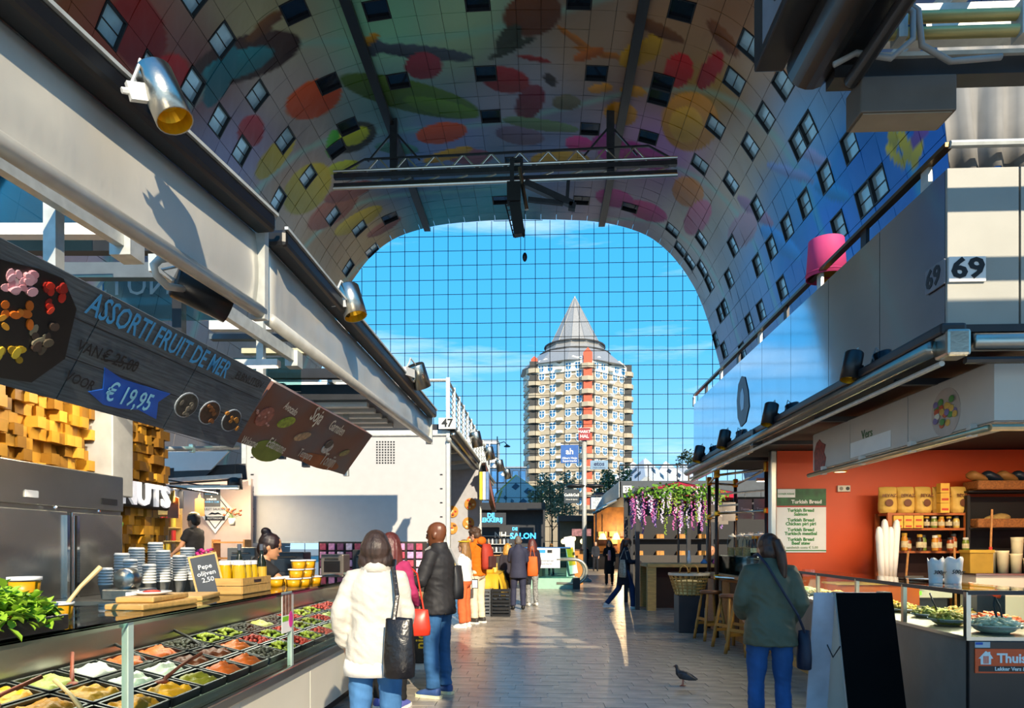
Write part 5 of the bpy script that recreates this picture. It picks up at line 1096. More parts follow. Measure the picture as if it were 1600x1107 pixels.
# ---------------------------------------------------------------- stall 47: white screen, roof, rail, number plate
YS = 13.6; a = PY(386, 684, YS); b = PY(698, 846, YS)
t = E('screen_wall', 'large white roll-down screen of stall 47', 'screen', ((a.x + b.x) / 2, YS, 0)); scw = M('screen_white', 'bcbab9', .5, 0, .03)
MB().bb(a.x, b.x, YS, YS + .06, b.z, a.z).build('sheet', scw, t, world=True)
MB().bb(a.x - .03, b.x + .03, YS - .04, YS + .06, a.z, a.z + .12).build('head_rail', galv, t, world=True, bevel=.02); MB().bb(a.x - .02, b.x, YS - .03, YS + .05, b.z - .04, b.z).build('foot_rail', galv, t, world=True)
MB().bb(b.x, b.x + .07, YS - .05, YS + .1, 0, a.z + .1).build('side_post', galv, t, world=True); MB().bb(a.x - .09, a.x, YS - .05, YS + .1, 0, a.z).build('side_post', galv, t, world=True)
hl_ = MB()
for i in range(7):
    for j in range(9): p = PY(589 + i * 4.4, 691 + j * 4.1, YS - .004); hl_.bb(p.x - .016, p.x + .016, YS - .004, YS, p.z - .016, p.z + .016)
o = hl_.build('speaker_grille', blacktxt, t, world=True); o['kind'] = 'stuff'
for k in range(5): p = PY(392, 715 + k * 27, YS); MB().bb(p.x, p.x + .06, YS - .012, YS, p.z - .01, p.z + .01).build('slot', blacktxt, t, world=True); p = PY(690, 742 + k * 22, YS); MB().bb(p.x - .03, p.x + .02, YS - .012, YS, p.z - .01, p.z + .01).build('slot', blacktxt, t, world=True)
Z47 = a.z + .12
t = E('stall_roof', 'flat grey roof edge with gutter pipes of stall 47', 'roof', (b.x, YS, Z47)); xr = b.x
MB().bb(a.x, xr + .05, YS, 24.5, Z47, Z47 + .12).build('deck', darkm, t, world=True); MB().bb(xr + .02, xr + .18, YS - .1, 24.5, Z47 - .02, Z47 + .1).build('gutter', darkm, t, world=True, bevel=.02)
for k, (dx, dz, r) in enumerate(((.14, -.1, .06), (.05, -.2, .05), (.24, -.04, .03))): MB().tube([(xr + dx, YS - .1, Z47 + dz), (xr + dx, 24.5, Z47 + dz)], r, 10).build('gutter_pipe', (steel, galv, galv)[k], t, world=True, smooth=True)
for k in range(6): MB().bar((xr - 1.2, YS + .4 + k * 1.9, Z47 - .25), (xr + .1, YS + .4 + k * 1.9, Z47 - .08), .08).build('support', galv, t, world=True)
rl = E('roof_railing', 'steel railing along the roof of stall 47', 'railing', (xr, YS, Z47 + .12))
n = 12
for k in range(n + 1): y = YS + .2 + k * .9; MB().bb(xr - .04, xr + .04, y - .025, y + .025, Z47 + .1, Z47 + 1.1).build('post', galv, rl, world=True)
for k in range(8): MB().tube([(xr, YS + .2, Z47 + .2 + k * .12), (xr, YS + .2 + n * .9, Z47 + .2 + k * .12)], .010 if k < 7 else .03, 6).build('rail', galv, rl, world=True)
MB().tube([(xr - 2.6, YS + .2, Z47 + 1.05), (xr, YS + .2, Z47 + 1.05)], .03, 6).build('rail', galv, rl, world=True)
t = E('number_plate', 'white number plate 47 on the corner of the stall roof', 'sign', PY(699, 662, YS - .15)); MB().bb(-.17, .17, -.015, .015, -.11, .11).build('plate', white, t); txt('47', .22, blacktxt, t, frame((0, -.018, 0), (1, 0, 0), (0, -1, 0)), bold=.03)
for k, (px, py, Y) in enumerate(((744, 687, 14.6), (765, 709, 17.2), (781, 728, 20.0), (793, 741, 22.8))):
    p = PY(px, py, Y); spotlight(p, (.2, .2, -.95), .12, .33, steel, 'small steel spotlight on the roof edge of stall 47, %s' % ('nearest', 'second from the screen', 'third from the screen', 'furthest')[k], p + V3(-.22, 0, -.02), 'steel spotlights of stall 47')
# pizza poster wall and hanging signs
Yp = 18.3; a = PY(699, 735, Yp); b = PY(749, 880, Yp); t = E('pizza_poster', 'grey poster wall with round pizza pictures beside the white screen', 'poster', ((a.x + b.x) / 2, Yp, 0)); MB().bb(a.x - .6, b.x, Yp, Yp + .05, .9, a.z).build('panel', M('poster_grey', 'a9a9ae', .5, 0, .1), t, world=True); MB().bb(b.x, b.x + .06, Yp - .05, Yp + .1, 0, a.z + .3).build('edge_post', galv, t, world=True)
rn = random.Random(8)
for px, py in ((735, 788), (732, 818), (707, 800), (706, 826), (738, 846)):
    p = PY(px, py, Yp - .01); me = MB().lathe([(.001, 0), (.16, 0), (.16, .012), (.14, .016), (.001, .014)], 20).mesh('pizza_print'); me.transform(T4(*(p - t.location)) @ RX(90)); mob('pizza_print', me, M('pizza_crust', 'c8862c', .6, 0, .2, 14), t)
    for k in range(6): q = p + V3(rn.uniform(-.1, .1), -.018, rn.uniform(-.1, .1)); MB().ball(q - t.location, (.035, .004, .03), 8, 4).build('topping_print', M(*rn.choice((('top_red', 'a83018', .5), ('top_cream', 'e8d49a', .5), ('top_brown', '6a3a1c', .5)))), t)
t = E('round_sign', 'large round orange sign hanging from the roof edge of stall 47', 'sign', PY(764, 762, 18.3)); me = MB().lathe([(.001, -.04), (.62, -.04), (.66, 0), (.62, .04), (.001, .04)], 28).mesh('disc'); me.transform(RY(78) @ Matrix.Diagonal((1, 1, 1, 1))); mob('disc', me, M('disc_orange', 'b85a1c', .45, 0, .5, 4), t); me = MB().lathe([(.6, -.05), (.68, -.05), (.68, .05), (.6, .05)], 28, cap=False).mesh('rim'); me.transform(RY(78)); mob('rim', me, M('disc_rim', '3a2418', .5), t)
MB().tube([(0, 0, .6), (0, 0, .95)], .02, 6).build('hanger', darkm, t)
for k, (px, c) in enumerate(((752, 'd8c83a'), (757, 'e8e4dc'), (762, '6a8ab8'))):
    p = PY(px, 760, 17.2); t = E('hanging_banner', '%s hanging banner beside the round orange sign' % ('yellow', 'white', 'blue')[k], 'banner', p, group='banners under the roof of stall 47'); MB().bb(-.035, .035, -.12, .12, -.35, .35).build('cloth', M('banner_' + c, c, .7, 0, .2, 8), t); MB().tube([(0, -.12, .36), (0, .12, .36)], .01, 6).build('rod', darkm, t)
# drinks fridge with vertical lettering, counter below the screen
a = PY(590, 905, 9.9)
t = E('promo_counter', 'black promotional counter with vertical yellow lettering', 'counter', (-1.55, 8.7, 0)); MB().bb(-.28, .16, -.45, .35, .08, .86).build('body', black, t, bevel=.01); MB().bb(-.3, .18, -.47, .37, .86, .9).build('top', woodl, t); MB().bb(-.26, .14, -.43, .33, 0, .08).build('base', white, t)
txt('nidor.', .17, M('letter_yellow', 'e8b820', .5), t, frame((.09, -.452, .46), (0, 0, 1), (0, -1, 0)), bold=.02)
t = E('cooking_counter', 'dark cooking counter under the white screen', 'counter', (-4.0, 11.8, 0)); MB().bb(-1.7, 1.7, -.35, .35, 0, .95).build('body', darkm, t, bevel=.01); MB().bb(-1.72, 1.72, -.37, .37, .95, .99).build('worktop', steel, t)
for k, (x, w, h, c) in enumerate(((-1.2, .5, .5, '5a5a58'), (-.4, .6, .42, '3a3a3c'), (.4, .4, .38, '6a625a'), (1.0, .5, .46, '2c2c2e'))):
    o = E('kitchen_appliance', ('grey coffee machine', 'black oven', 'brown toaster', 'black grill')[k] + ' on the counter under the white screen', 'appliance', (-4.0 + x, 11.85, .99)); MB().bb(-w / 2, w / 2, -.2, .2, 0, h).build('case', M('appl_' + c, c, .35, .3), o, bevel=.02); MB().bb(-w * .35, w * .35, -.215, -.2, h * .2, h * .7).build('door', M('appl_glass', '1a1c20', .1), o); MB().tube([(-w * .3, -.23, h * .8), (w * .3, -.23, h * .8)], .012, 6).build('handle', chrome, o)
# packets hanging behind the promo counter
pb = E('packet_rack', 'dark rack hung with pink and purple packets under the white screen', 'rack', (-3.4, 13.0, 0)); MB().bb(-.9, 1.2, .05, .12, 0, 1.6).build('panel', M('rack_dark', '2c2420', .6), pb)
rn = random.Random(6)
for i in range(12):
    for j in range(4):
        c = rn.choice(('d890b8', 'c0a0c8', 'e8c8d8', '8a4a6a', 'b8485a')); o = tag(MB().bb(-.06, .06, -.02, .02, -.065, .065).build('snack_packet', M('packet_' + c, c, .4, 0, .3, 20), bevel=.01), ('%%s packet on the dark rack, %s column, %s row' % (ORD[i], ORD[j])) % dict(d890b8='pink', c0a0c8='lilac', e8c8d8='pale pink', **{'8a4a6a': 'plum'}, b8485a='red')[c], 'packet', 'packets on the dark rack'); o.location = (-3.4 - .8 + i * .17, 13.02, 1.5 - j * .16)
# ---------------------------------------------------------------- cheese stall
t = E('cheese_table', 'table with a yellow cloth beside the suited man', 'table', (-1.75, 16.4, 0)); MB().bb(-.9, .75, -1.3, 1.3, .82, .88).build('table_top', wood, t); cl = MB()
N = 24
for k in range(N + 1):
    y = -1.35 + 2.7 * k / N; w_ = .05 * math.sin(k * 1.7); cl.v += [(.80, y, .90), (.86 + w_, y, .62), (.88 + w_ * 1.6, y, .40 + .05 * math.sin(k * .9))]
cl.f = [(3 * k + j, 3 * k + 3 + j, 3 * k + 4 + j, 3 * k + 1 + j) for k in range(N) for j in range(2)]
cl2 = MB(); 
for k in range(N + 1):
    x = -.9 + 1.72 * k / N; w_ = .05 * math.sin(k * 1.7); cl2.v += [(x, -1.35, .90), (x, -1.40 - w_ * .5, .62), (x, -1.42 - w_, .42)]
cl2.f = cl.f[:]; ym = M('cloth_yellow', 'd0a41c', .7, 0, .12)
for q in (cl, cl2): o = q.build('cloth_side', ym, t, smooth=True); o.modifiers.new('thickness', 'SOLIDIFY').thickness = .006
MB().bb(-.9, .82, -1.36, 1.36, .88, .90).build('cloth_top', ym, t)
for sx_ in (-.8, .65):
    for sy_ in (-1.2, 1.2): MB().bb(sx_ - .03, sx_ + .03, sy_ - .03, sy_ + .03, 0, .82).build('leg', darkm, t)
rn = random.Random(3)
for k in range(26):
    x = -2.4 + rn.uniform(0, 1.55); y = 15.3 + rn.uniform(0, 2.2); r = rn.uniform(.09, .15); h = rn.uniform(.08, .14); z = .90 + (k % 3) * .0
    o = tag(MB().lathe([(r * .9, 0), (r, h * .2), (r, h * .8), (r * .9, h)], 14).build('round_cheese', M('cheese_' + str(k % 3), ('e0b430', 'd09a20', 'e8cc6a')[k % 3], .5, 0, .12)), '%s cheese wheel on the yellow cloth' % ('yellow', 'deep yellow', 'pale')[k % 3], 'cheese', 'cheeses on the yellow cloth'); o.location = (-2.45 + (k % 5) * .32, 15.35 + (k // 5) * .33, .90); 
    if k % 2 == 0: o2 = tag(MB().prism([(0, 0), (.16, -.06), (.17, .05)], 0, .09).build('cheese_wedge', M('cheese_2', 'e8cc6a')), 'wedge of cheese lying on a cheese wheel', 'cheese', 'cheese wedges'); o2.location = Vector(o.location) + V3(-.06, 0, h + .001)
for k in range(4):
    cm = M('crate_grey', '5a5e62', .5) if k % 2 == 0 else black; t = E('plastic_crate', '%s slatted plastic crate in front of the cheese table, %s' % (('grey', 'black')[k % 2], ('lower left', 'lower right', 'upper left', 'upper right')[k]), 'crate', (-1.28 + (k % 2) * .42, 14.75, .0 + .3 * (k // 2)), group='crates by the cheese table')
    for j in range(4): 
        for s_ in (-1, 1): MB().bb(-.19, .19, s_ * .14 - .008, s_ * .14 + .008, .01 + j * .075, .055 + j * .075).build('slat', cm, t); MB().bb(s_ * .19 - .008, s_ * .19 + .008, -.14, .14, .01 + j * .075, .055 + j * .075).build('slat', cm, t)
    for sx_ in (-1, 1):
        for sy_ in (-1, 1): MB().bb(sx_ * .19 - .012, sx_ * .19 + .012, sy_ * .14 - .012, sy_ * .14 + .012, 0, .295).build('corner_post', cm, t)
    MB().bb(-.19, .19, -.14, .14, 0, .01).build('base', cm, t)
# ================================================================== NEAR RIGHT STALL (only its end is in view)
t = E('stall_canopy', 'dark end of the nearest right-hand stall canopy overhead', 'canopy', (2.5, 3, 3.9))
def K(mb, nm, mat, **k): return mb.build(nm, mat, t, world=True, **k)
K(MB().bb(1.95, 8, -5, 2.25, 4.62, 4.72), 'shadow_deck', darkm)  # unseen solid deck added overhead to cast shadow on the near floor
K(MB().tube([(1.42, .3, 3.86), (1.42, 3.42, 3.86)], .11, 18), 'roller_tube', M('roller_dark', '3c3633', .32, .6, .1), smooth=True)
K(MB().tube([(1.58, .3, 3.72), (1.58, 3.32, 3.72)], .035, 10), 'front_rail', darkm, smooth=True)
K(MB().bb(1.46, 1.60, .3, 3.38, 3.80, 4.0), 'rail_web', black)
K(MB().bb(1.19, 1.34, .5, 3.55, 3.93, 4.3), 'side_gutter', darkm, bevel=.01)
K(MB().bb(1.5, 5.5, 3.32, 3.42, 3.74, 3.82), 'cross_beam', darkm); K(MB().bb(1.5, 5.5, 3.30, 3.34, 3.82, 3.84), 'beam_flange', galv)
for k in range(2): K(MB().tube([(1.64, 3.24, 3.88 + k * .075), (5.5, 3.24, 3.88 + k * .075)], .027, 10), 'conduit', M('conduit_cream', 'c8b878', .35, .4, .1), smooth=True)
for k in range(3): K(MB().bb(1.74 + k * .55, 1.78 + k * .55, 3.2, 3.28, 3.84, 4.0), 'conduit_clip', galv)
K(MB().bb(1.7, 5.5, 3.5, 3.58, 4.1, 4.22), 'upper_beam', galv); K(MB().bb(1.9, 5.5, 3.9, 3.98, 4.34, 4.46), 'upper_beam', galv); K(MB().bar((2.2, 3.2, 4.25), (2.35, 4.6, 4.6), .08, .1), 'upper_strut', galv); K(MB().bar((2.75, 3.4, 4.0), (3.0, 3.5, 4.5), .06, .12), 'upper_strut', galv)
K(MB().bb(1.72, 1.95, 3.36, 3.44, 4.0, 4.06), 'clamp', darkm)
K(MB().tube([PY(1338, 100, 3.2), PY(1372, 82, 3.2), PY(1428, 90, 3.15), PY(1462, 60, 3.15), PY(1462, 18, 3.15), PY(1448, 8, 3.15), PY(1425, 22, 3.15)], .014, 8), 'cable', M('cable_mid_grey', '8a8c8c', .5), smooth=True)
K(MB().tube([PY(1600, 88, 3.2), PY(1520, 95, 3.2), PY(1476, 70, 3.15), PY(1470, 15, 3.15), PY(1452, 2, 3.15), PY(1432, 14, 3.15)], .014, 8), 'cable', M('cable_mid_grey', '8a8c8c'), smooth=True)
txt('69', .30, M('plate_digit', '15161a', .4), t, frame((1.185, 3.1, 4.12), (0, -1, 0), (-1, 0, 0)), bold=.03, world=True); K(MB().bb(1.187, 1.19, 2.85, 3.4, 3.97, 4.28), 'number_panel', M('plate_grey', '7a7c84', .5))
t.location.x -= .1
t = E('lamp_box', 'brown rectangular lamp box hanging under the near canopy', 'lamp', (1.72, 3.33, 3.62)); MB().bb(-.22, .22, -.06, .1, -.08, .09).build('case', M('lampbox_brown', '5c5248', .5), t, bevel=.006); MB().bb(-.205, .205, -.05, .09, -.085, -.08).build('diffuser', M('lampbox_glow', '8a8070', .5), t)
t = E('curtain', 'pleated grey curtain above the steel stall fascia', 'curtain', (3.22, 4.95, 4.46)); cu = MB(); N = 90
for k in range(N + 1):
    x = -.38 + 3.0 * k / N; y = .045 * math.sin(k * 1.05) + .02 * math.sin(k * .37)
    for j in range(4): cu.v.append((x + (-.10 * j / 3 + .05) * (k < 8), y * (1 - .2 * j / 3), -.30 + .34 * j))
cu.f = [(4 * k + j, 4 * k + 4 + j, 4 * k + 5 + j, 4 * k + 1 + j) for k in range(N) for j in range(3)]
o = cu.build('cloth', M('curtain_grey', '8b8884', .9, 0, .1), t, smooth=True); o.modifiers.new('thickness', 'SOLIDIFY').thickness = .006
MB().tube([(-.42, 0, .72), (2.6, 0, .72)], .02, 8).build('rod', galv, t)
# ================================================================== STALL 69
XR = 2.79; YN = 4.82; YF = 12.6; ZB = 3.02; ZTp = 4.10
t = E('stall_fascia', 'mirror-like steel fascia of stall 69 along the right of the aisle', 'fascia', (4.5, 8.8, 3.0)); mirror = M('mirror_steel', 'c3d2e0', .07, 1.0, .04, 2, .03, 1.6, stretch=(1, 1, 1.5)); alu = M('brushed_aluminium', '9d9b92', .5, .0, .06, 3, .03, 80)
MB().bb(XR + .03, 9.0, YN + .03, YF, ZB, ZTp).build('core', darkm, t, world=True)
ys_ = [YN + .01, 5.75, 6.75, 7.75, 8.75, 9.7, 10.5, 11.2, 11.9, YF]
for a, b in zip(ys_, ys_[1:]): MB().bb(XR, XR + .028, a + .004, b - .004, ZB, ZTp).build('side_panel', mirror, t, world=True)
for a, b in ((XR, 3.27), (3.28, 4.1), (4.11, 6.0)): MB().bb(a, b - .006, YN - .01, YN + .02, ZB, ZTp).build('end_panel', alu, t, world=True)
MB().bb(XR - .02, 9, YN - .03, YN + .05, ZB - .05, ZB).build('bottom_trim', darkm, t, world=True)
t2 = t
t = E('number_plate', 'white number plate 69 on the steel corner of the right stall', 'sign', (XR + .115, YN - .02, 3.40)); MB().bb(-.115, .13, -.008, .008, -.085, .085).build('plate', white, t); txt('69', .19, M('plate_digit', '15161a'), t, frame((.01, -.01, 0), (1, 0, 0), (0, -1, 0)), bold=.03, squash=1.2)
t = E('number_plate', 'blue-grey side plate 69 round the steel corner of the right stall', 'sign', (XR - .012, YN + .13, 3.40)); MB().bb(-.006, .006, -.13, .10, -.085, .085).build('plate', M('plate_grey', '7a7c84'), t); txt('69', .18, M('plate_digit', '15161a'), t, frame((-.008, 0, 0), (0, -1, 0), (-1, 0, 0)), bold=.03)
t = E('awning_gutter', 'dark gutter with steel awning tubes under the fascia of stall 69', 'gutter', (XR - .1, 8.8, 2.95))
MB().bb(XR - .12, XR + .05, YN - .15, YF, ZB - .10, ZB - .02).build('gutter', darkm, t, world=True, bevel=.02)
MB().tube([(XR - .12, YN - .05, ZB - .17), (XR - .12, YF, ZB - .17)], .055, 12).build('awning_tube', M('tube_steel_dark', '8a857c', .25, .9, .15, 3), t, world=True, smooth=True)
MB().tube([(XR - .06, YN - .05, ZB - .27), (XR - .06, YF, ZB - .27)], .02, 8).build('awning_rail', galv, t, world=True)
MB().tube([(XR + .1, YN - .12, ZB - .15), (6.0, YN - .12, ZB - .15)], .06, 12).build('front_tube', steel, t, world=True, smooth=True); MB().tube([(XR + .05, YN - .12, ZB - .27), (6.0, YN - .12, ZB - .27)], .025, 8).build('front_rail', darkm, t, world=True)
MB().box((XR - .02, YN - .1, ZB - .16), (.16, .16, .18)).build('corner_bracket', steel, t, world=True, bevel=.02); MB().box((XR - .08, 8.7, ZB - .15), (.12, .08, .2)).build('bracket', darkm, t, world=True)
MB().bb(XR + .1, 9, YN + .1, YF, ZB - .12, ZB - .06).build('soffit', M('soffit_dark', '1e1c1c', .7), t, world=True)
for k in range(4): MB().bar((XR + .05, 5.6 + k * 1.6, ZB - .2), (XR + 1.8, 5.6 + k * 1.6, ZB - .2), .05).build('soffit_beam', darkm, t, world=True)
t = E('top_rail', 'brass-coloured handrail along the top of the steel fascia', 'railing', (XR, 8.8, ZTp))
MB().bar((XR + .02, YN, ZTp + .17), (XR + .02, YF, ZTp + .17), .06, .03).build('rail', M('rail_bronze', '7a6240', .3, .8), t, world=True); MB().tube([(XR + .02, YN, ZTp + .17), (6, YN, ZTp + .17)], .026, 8).build('front_rail', galv, t, world=True)
for k in range(9): MB().box((XR + .03, YN + .3 + k * .95, ZTp + .08), (.03, .1, .17)).build('bracket', (galv, darkm)[k % 2], t, world=True)
G2 = 'black spotlights of stall 69'
for px, py, Yy, lb in ((1331, 573, 6.45, 'nearest black spotlight on the gutter of stall 69'), (1203, 648, 8.7, 'second black spotlight on the gutter of stall 69'), (1131, 687, 10.9, 'third black spotlight on the gutter of stall 69'), (1092, 710, 12.8, 'furthest black spotlight on the gutter of stall 69')):
    p = PX(px, py, XR - .14); k_ = p.y / 6.2; spotlight(p, (-.22, -.1, -.95), .07 + .008 * k_, .23 + .02 * k_, blackp, lb, p + V3(.13, .06, -.02), G2)
t = E('roof_lamp', 'pink drum lampshade on the roof of stall 69', 'lamp', PX(1291, 406, XR + .12)); MB().lathe([(.17, .19), (.195, -.19), (.19, -.19), (.165, .19)], 24, cap=False).build('shade', M('shade_pink', 'd8447e', .7, 0, .06), t, smooth=True); MB().lathe([(.001, -.10), (.18, -.12)], 24, cap=False).build('lining', M('shade_gold', 'c8a020', .5, .3), t); MB().lathe([(.198, -.155), (.2, -.15), (.198, -.145)], 24, cap=False).build('trim_band', M('shade_band', 'b83068', .7), t); MB().tube([(0, 0, -.38), (0, 0, -.2)], .02, 8).build('stem', brass, t); MB().ball((0, 0, -.30), (.05, .05, .06), 10, 6).build('finial', brass, t, smooth=True)
t = E('stall_emblem', 'dark emblem of a long-haired head with script on the steel fascia', 'emblem', PX(1160, 628, XR - .004)); em = M('emblem_dark', '4a5260', .4, .3)
me = MB().prism([(-.10, -.55), (.25, -.5), (.5, -.2), (.42, .15), (.2, .5), (-.05, .58), (-.3, .45), (-.42, .1), (-.35, -.3)], 0, .008).mesh('head'); m0 = frame((0, 0, 0), (0, -1, 0), (-1, 0, 0)); me.transform(m0 @ Matrix.Scale(.62, 4)); mob('silhouette', me, em, t)
me = MB().prism([(-.05, -.2), (.12, -.18), (.16, .1), (.05, .3), (-.1, .22), (-.14, 0)], .008, .014).mesh('face'); me.transform(m0 @ Matrix.Scale(.62, 4)); mob('face', me, M('emblem_pale', '8fa4bc', .3, .5), t); txt('Alfons', .3, em, t, m0 @ T4(0, -.5, .004), shear=.3, bold=.01)
# light-box fascia inside
XI = 3.15
t = E('menu_lightbox', 'white printed lightbox fascia above the salad counter', 'lightbox', (XI + .15, 6.5, 2.58)); lb = M('lightbox_print', 'cbc3b8', .45, 0, .06, 2)
MB().bb(XI + .01, XI + .3, 4.9, 8.05, 2.37, 2.80).build('box', M('lightbox_side', 'a8a29a', .5), t, world=True)
for a, b in ((4.9, 6.0), (6.01, 7.1), (7.11, 8.05)): MB().bb(XI, XI + .012, a, b - .004, 2.38, 2.79).build('print_panel', lb, t, world=True)
MB().bb(XI, XI + 2.6, 4.885, 4.9, 2.38, 2.79).build('end_panel', lb, t, world=True)
MB().tube([(XI - .03, 4.9, 2.33), (XI - .03, 8.1, 2.33)], .025, 8).build('lower_pipe', M('pipe_bronze', 'b8a88a', .3, .8), t, world=True, smooth=True); MB().tube([(XI - .03, 4.88, 2.33), (XI + 2.6, 4.88, 2.33)], .025, 8).build('lower_pipe', M('pipe_bronze', 'b8a88a'), t, world=True)
for y in (5.1, 5.9, 6.8, 7.7): MB().box((XI - .02, y, 2.345), (.05, .05, .09)).build('pipe_clip', galv, t, world=True)
mF = frame((XI - .003, 0, 0), (0, -1, 0), (-1, 0, 0))
def xface(px, py): p = PX(px, py, XI); return p
rn = random.Random(12)
p = xface(1478, 645); me = MB().lathe([(.001, 0), (.19, 0), (.19, .004), (.001, .005)], 26).mesh('bowl_print'); me.transform(T4(*(p - t.location)) @ RY(-90)); mob('bowl_print', me, M('bowl_pale', 'b8a89c', .5), t)
for k in range(26): a = rn.uniform(0, 6.28); r = rn.uniform(0, .15); MB().ball(p - t.location + V3(-.006 - .0004 * k, math.cos(a) * r, math.sin(a) * r + .0), (.003, .035, .028), 8, 4).build('salad_print', M(*rn.choice((('sal_green', '4c8a3c', .5), ('sal_red', 'c0502c', .5), ('sal_white', 'd8d4c0', .5), ('sal_purple', '7a6a98', .5), ('sal_yellow', 'd8a848', .5)))), t)
p = xface(1281, 712); MB().prism([(-.14, -.16), (.12, -.17), (.17, -.05), (.12, .02), (.16, .1), (.05, .14), (0, .18), (-.08, .15), (-.15, .05)], 0, .006, T4(*(p - t.location)) @ m0).build('red_print', M('print_meat', '8a2c1c', .5, 0, .5, 25), t)
p = xface(1355, 688); txt('Vers', .12, M('sign_green_faint', '5a7a4c', .5), t, T4(*(p - t.location)) @ frame((-.004, 0, .06), (0, -1, 0), (-1, 0, 0)) @ T4(0, 0, 0))
MB().bb(-.003, 0, -.45, .35, -.13, .02).build('white_patch', whitetxt, t).location = p - Vector(t.location) + V3(-.002, 0, 0)
# ---------------------------------------------------------------- orange wall and what hangs on it
YW = 10.05
ST(MB().bb(3.42, 11, YW, YW + .12, 0, 2.89).build('wall_back', M('wall_orange', 'd9501a', .5, 0, .06, 1.5)))
ST(MB().bb(8.0, 8.12, YN + .1, YW, 0, 2.89).build('wall_right', M('wall_orange', 'd9501a')))
t = E('steel_post', 'polished steel corner post left of the orange wall', 'post', (3.36, YW, 0)); MB().bb(-.05, .04, -.06, .06, 0, 2.89).build('tube', steel, t, bevel=.015); MB().bb(-.06, .05, -.07, .07, 0, .05).build('foot_plate', steel, t)
t = E('menu_poster', 'white and green Turkish bread menu poster on the orange wall', 'poster', PY(1251, 814, YW - .012)); w, h = .36, .46; tg = M('poster_green_text', '2f8a34', .5)
MB().bb(-w, w, -.004, .004, -h, .215).build('sheet', whitetxt, t); MB().bb(-w, w, -.006, .004, .215, h).build('green_header', M('poster_green', '1f5a30', .5, 0, .5, 8), t); MB().bb(-w, w, -.008, 0, .195, .215).build('red_line', M('poster_red', 'b8342c', .5), t); MB().bb(-w, w, -.008, 0, -h + .02, -h + .035).build('green_line', tg, t)
MB().bb(-w + .03, -.08, -.009, 0, .335, h - .005).build('logo_plate', whitetxt, t); txt('DONER KEBAB', .035, tg, t, frame((-.21, -.011, .385), (1, 0, 0), (0, -1, 0)))
txt('Turkish Bread', .075, whitetxt, t, frame((.08, -.010, .27), (1, 0, 0), (0, -1, 0)), bold=.025)
for s_, z in (('Turkish Bread\nSalmon', .12), ('Turkish Bread\nChicken piri piri', -.02), ('Turkish Bread\nTurkisch meatbal', -.16), ('Turkish Bread\nBeef stew', -.30)): txt(s_, .066, tg, t, frame((0, -.007, z), (1, 0, 0), (0, -1, 0)), bold=.03, line=.85)
txt('1 sandwich costs € 5,00', .05, M('poster_grey_green', '8aa47c', .5), t, frame((0, -.007, -.39), (1, 0, 0), (0, -1, 0)), bold=.01)
t = E('wall_socket', 'cream double wall socket on the orange wall', 'socket', PY(1318, 764, YW - .02)); MB().bb(-.09, .09, -.02, .02, -.045, .045).build('plate', cream, t, bevel=.005)
for x, c in ((-.04, M('socket_grey', '8a8478', .5)), (.05, blacktxt)): me = MB().lathe([(.026, -.022), (.026, 0)], 14).mesh('outlet'); me.transform(T4(x, 0, 0) @ RX(-90) @ T4(0, 0, -.002)); mob('outlet', me, c, t)
t = E('ceiling_lamp', 'small gold downlight under the lightbox by the orange wall', 'lamp', PY(1313, 735, 9.2)); MB().lathe([(.05, .05), (.08, .02), (.085, -.03), (.08, -.03)], 14, cap=False).build('shade', brass, t, smooth=True); MB().lathe([(.001, -.02), (.075, -.025)], 14, cap=False).build('bulb_disc', M('lamp_glow', 'ffe0a0'), t); MB().tube([(0, 0, .05), (0, 0, .3)], .008, 5).build('cord', black, t)
def add_fill_light(p, en, col, sz, label):  # made-up strip fixture with area light, added to brighten the stalls
    t = E('fill_light', label, 'lamp', p); MB().bb(-sz[0] / 2, sz[0] / 2, -.04, .04, 0, .05).build('housing', galv, t); MB().bb(-sz[0] / 2 + .02, sz[0] / 2 - .02, -.03, .03, -.006, 0).build('tube', M('fill_glow', 'fff0d0', .5, emit=4.0), t)
    l_ = bpy.data.lights.new('fill_light_source', 'AREA'); l_.shape = 'RECTANGLE'; l_.size = sz[0]; l_.size_y = .1; l_.energy = en; l_.color = col; q = bpy.data.objects.new('fill_light_source', l_); COL.objects.link(q); q.parent = t; q.location = (0, 0, -.02)
    return t
add_fill_light((5.2, 7.8, 2.88), 75, (1, .78, .5), (2.2, .1), 'added fill light strip under the soffit in front of the orange wall'); add_fill_light((4.9, 6.2, 2.88), 55, (1, .82, .58), (2.2, .1), 'added fill light strip under the soffit above the salad counter')
# ---------------------------------------------------------------- shelf units by the orange wall
XS0 = XY(1390, 9.6); XS1 = XY(1511, 9.6); YSH = 9.6
t = E('wooden_rack', 'open wooden shelf unit with jars and packets against the orange wall', 'shelf', ((XS0 + XS1) / 2, YSH + .18, 0)); wS = (XS1 - XS0) / 2; orw = M('rack_wood', 'a85a24', .5, 0, .18, 5, .1, 30, stretch=(6, 6, 1))
zs_ = [ZY(805, YSH), ZY(828, YSH) , ZY(863, YSH), ZY(908, YSH), .45]
for z in zs_: MB().bb(-wS, wS, -.18, .18, z - .015, z + .015).build('shelf_board', orw, t)
for sx_ in (-1, 1):
    for sy_ in (-1, 1): MB().bb(sx_ * wS - .03, sx_ * wS + .03, sy_ * .17 - .02, sy_ * .17 + .02, 0, zs_[0] + .02).build('upright', orw, t)
MB().bb(-wS, wS, .17, .185, .4, zs_[0]).build('back_board', M('rack_back', '3a2014', .7), t)
XC = (XS0 + XS1) / 2
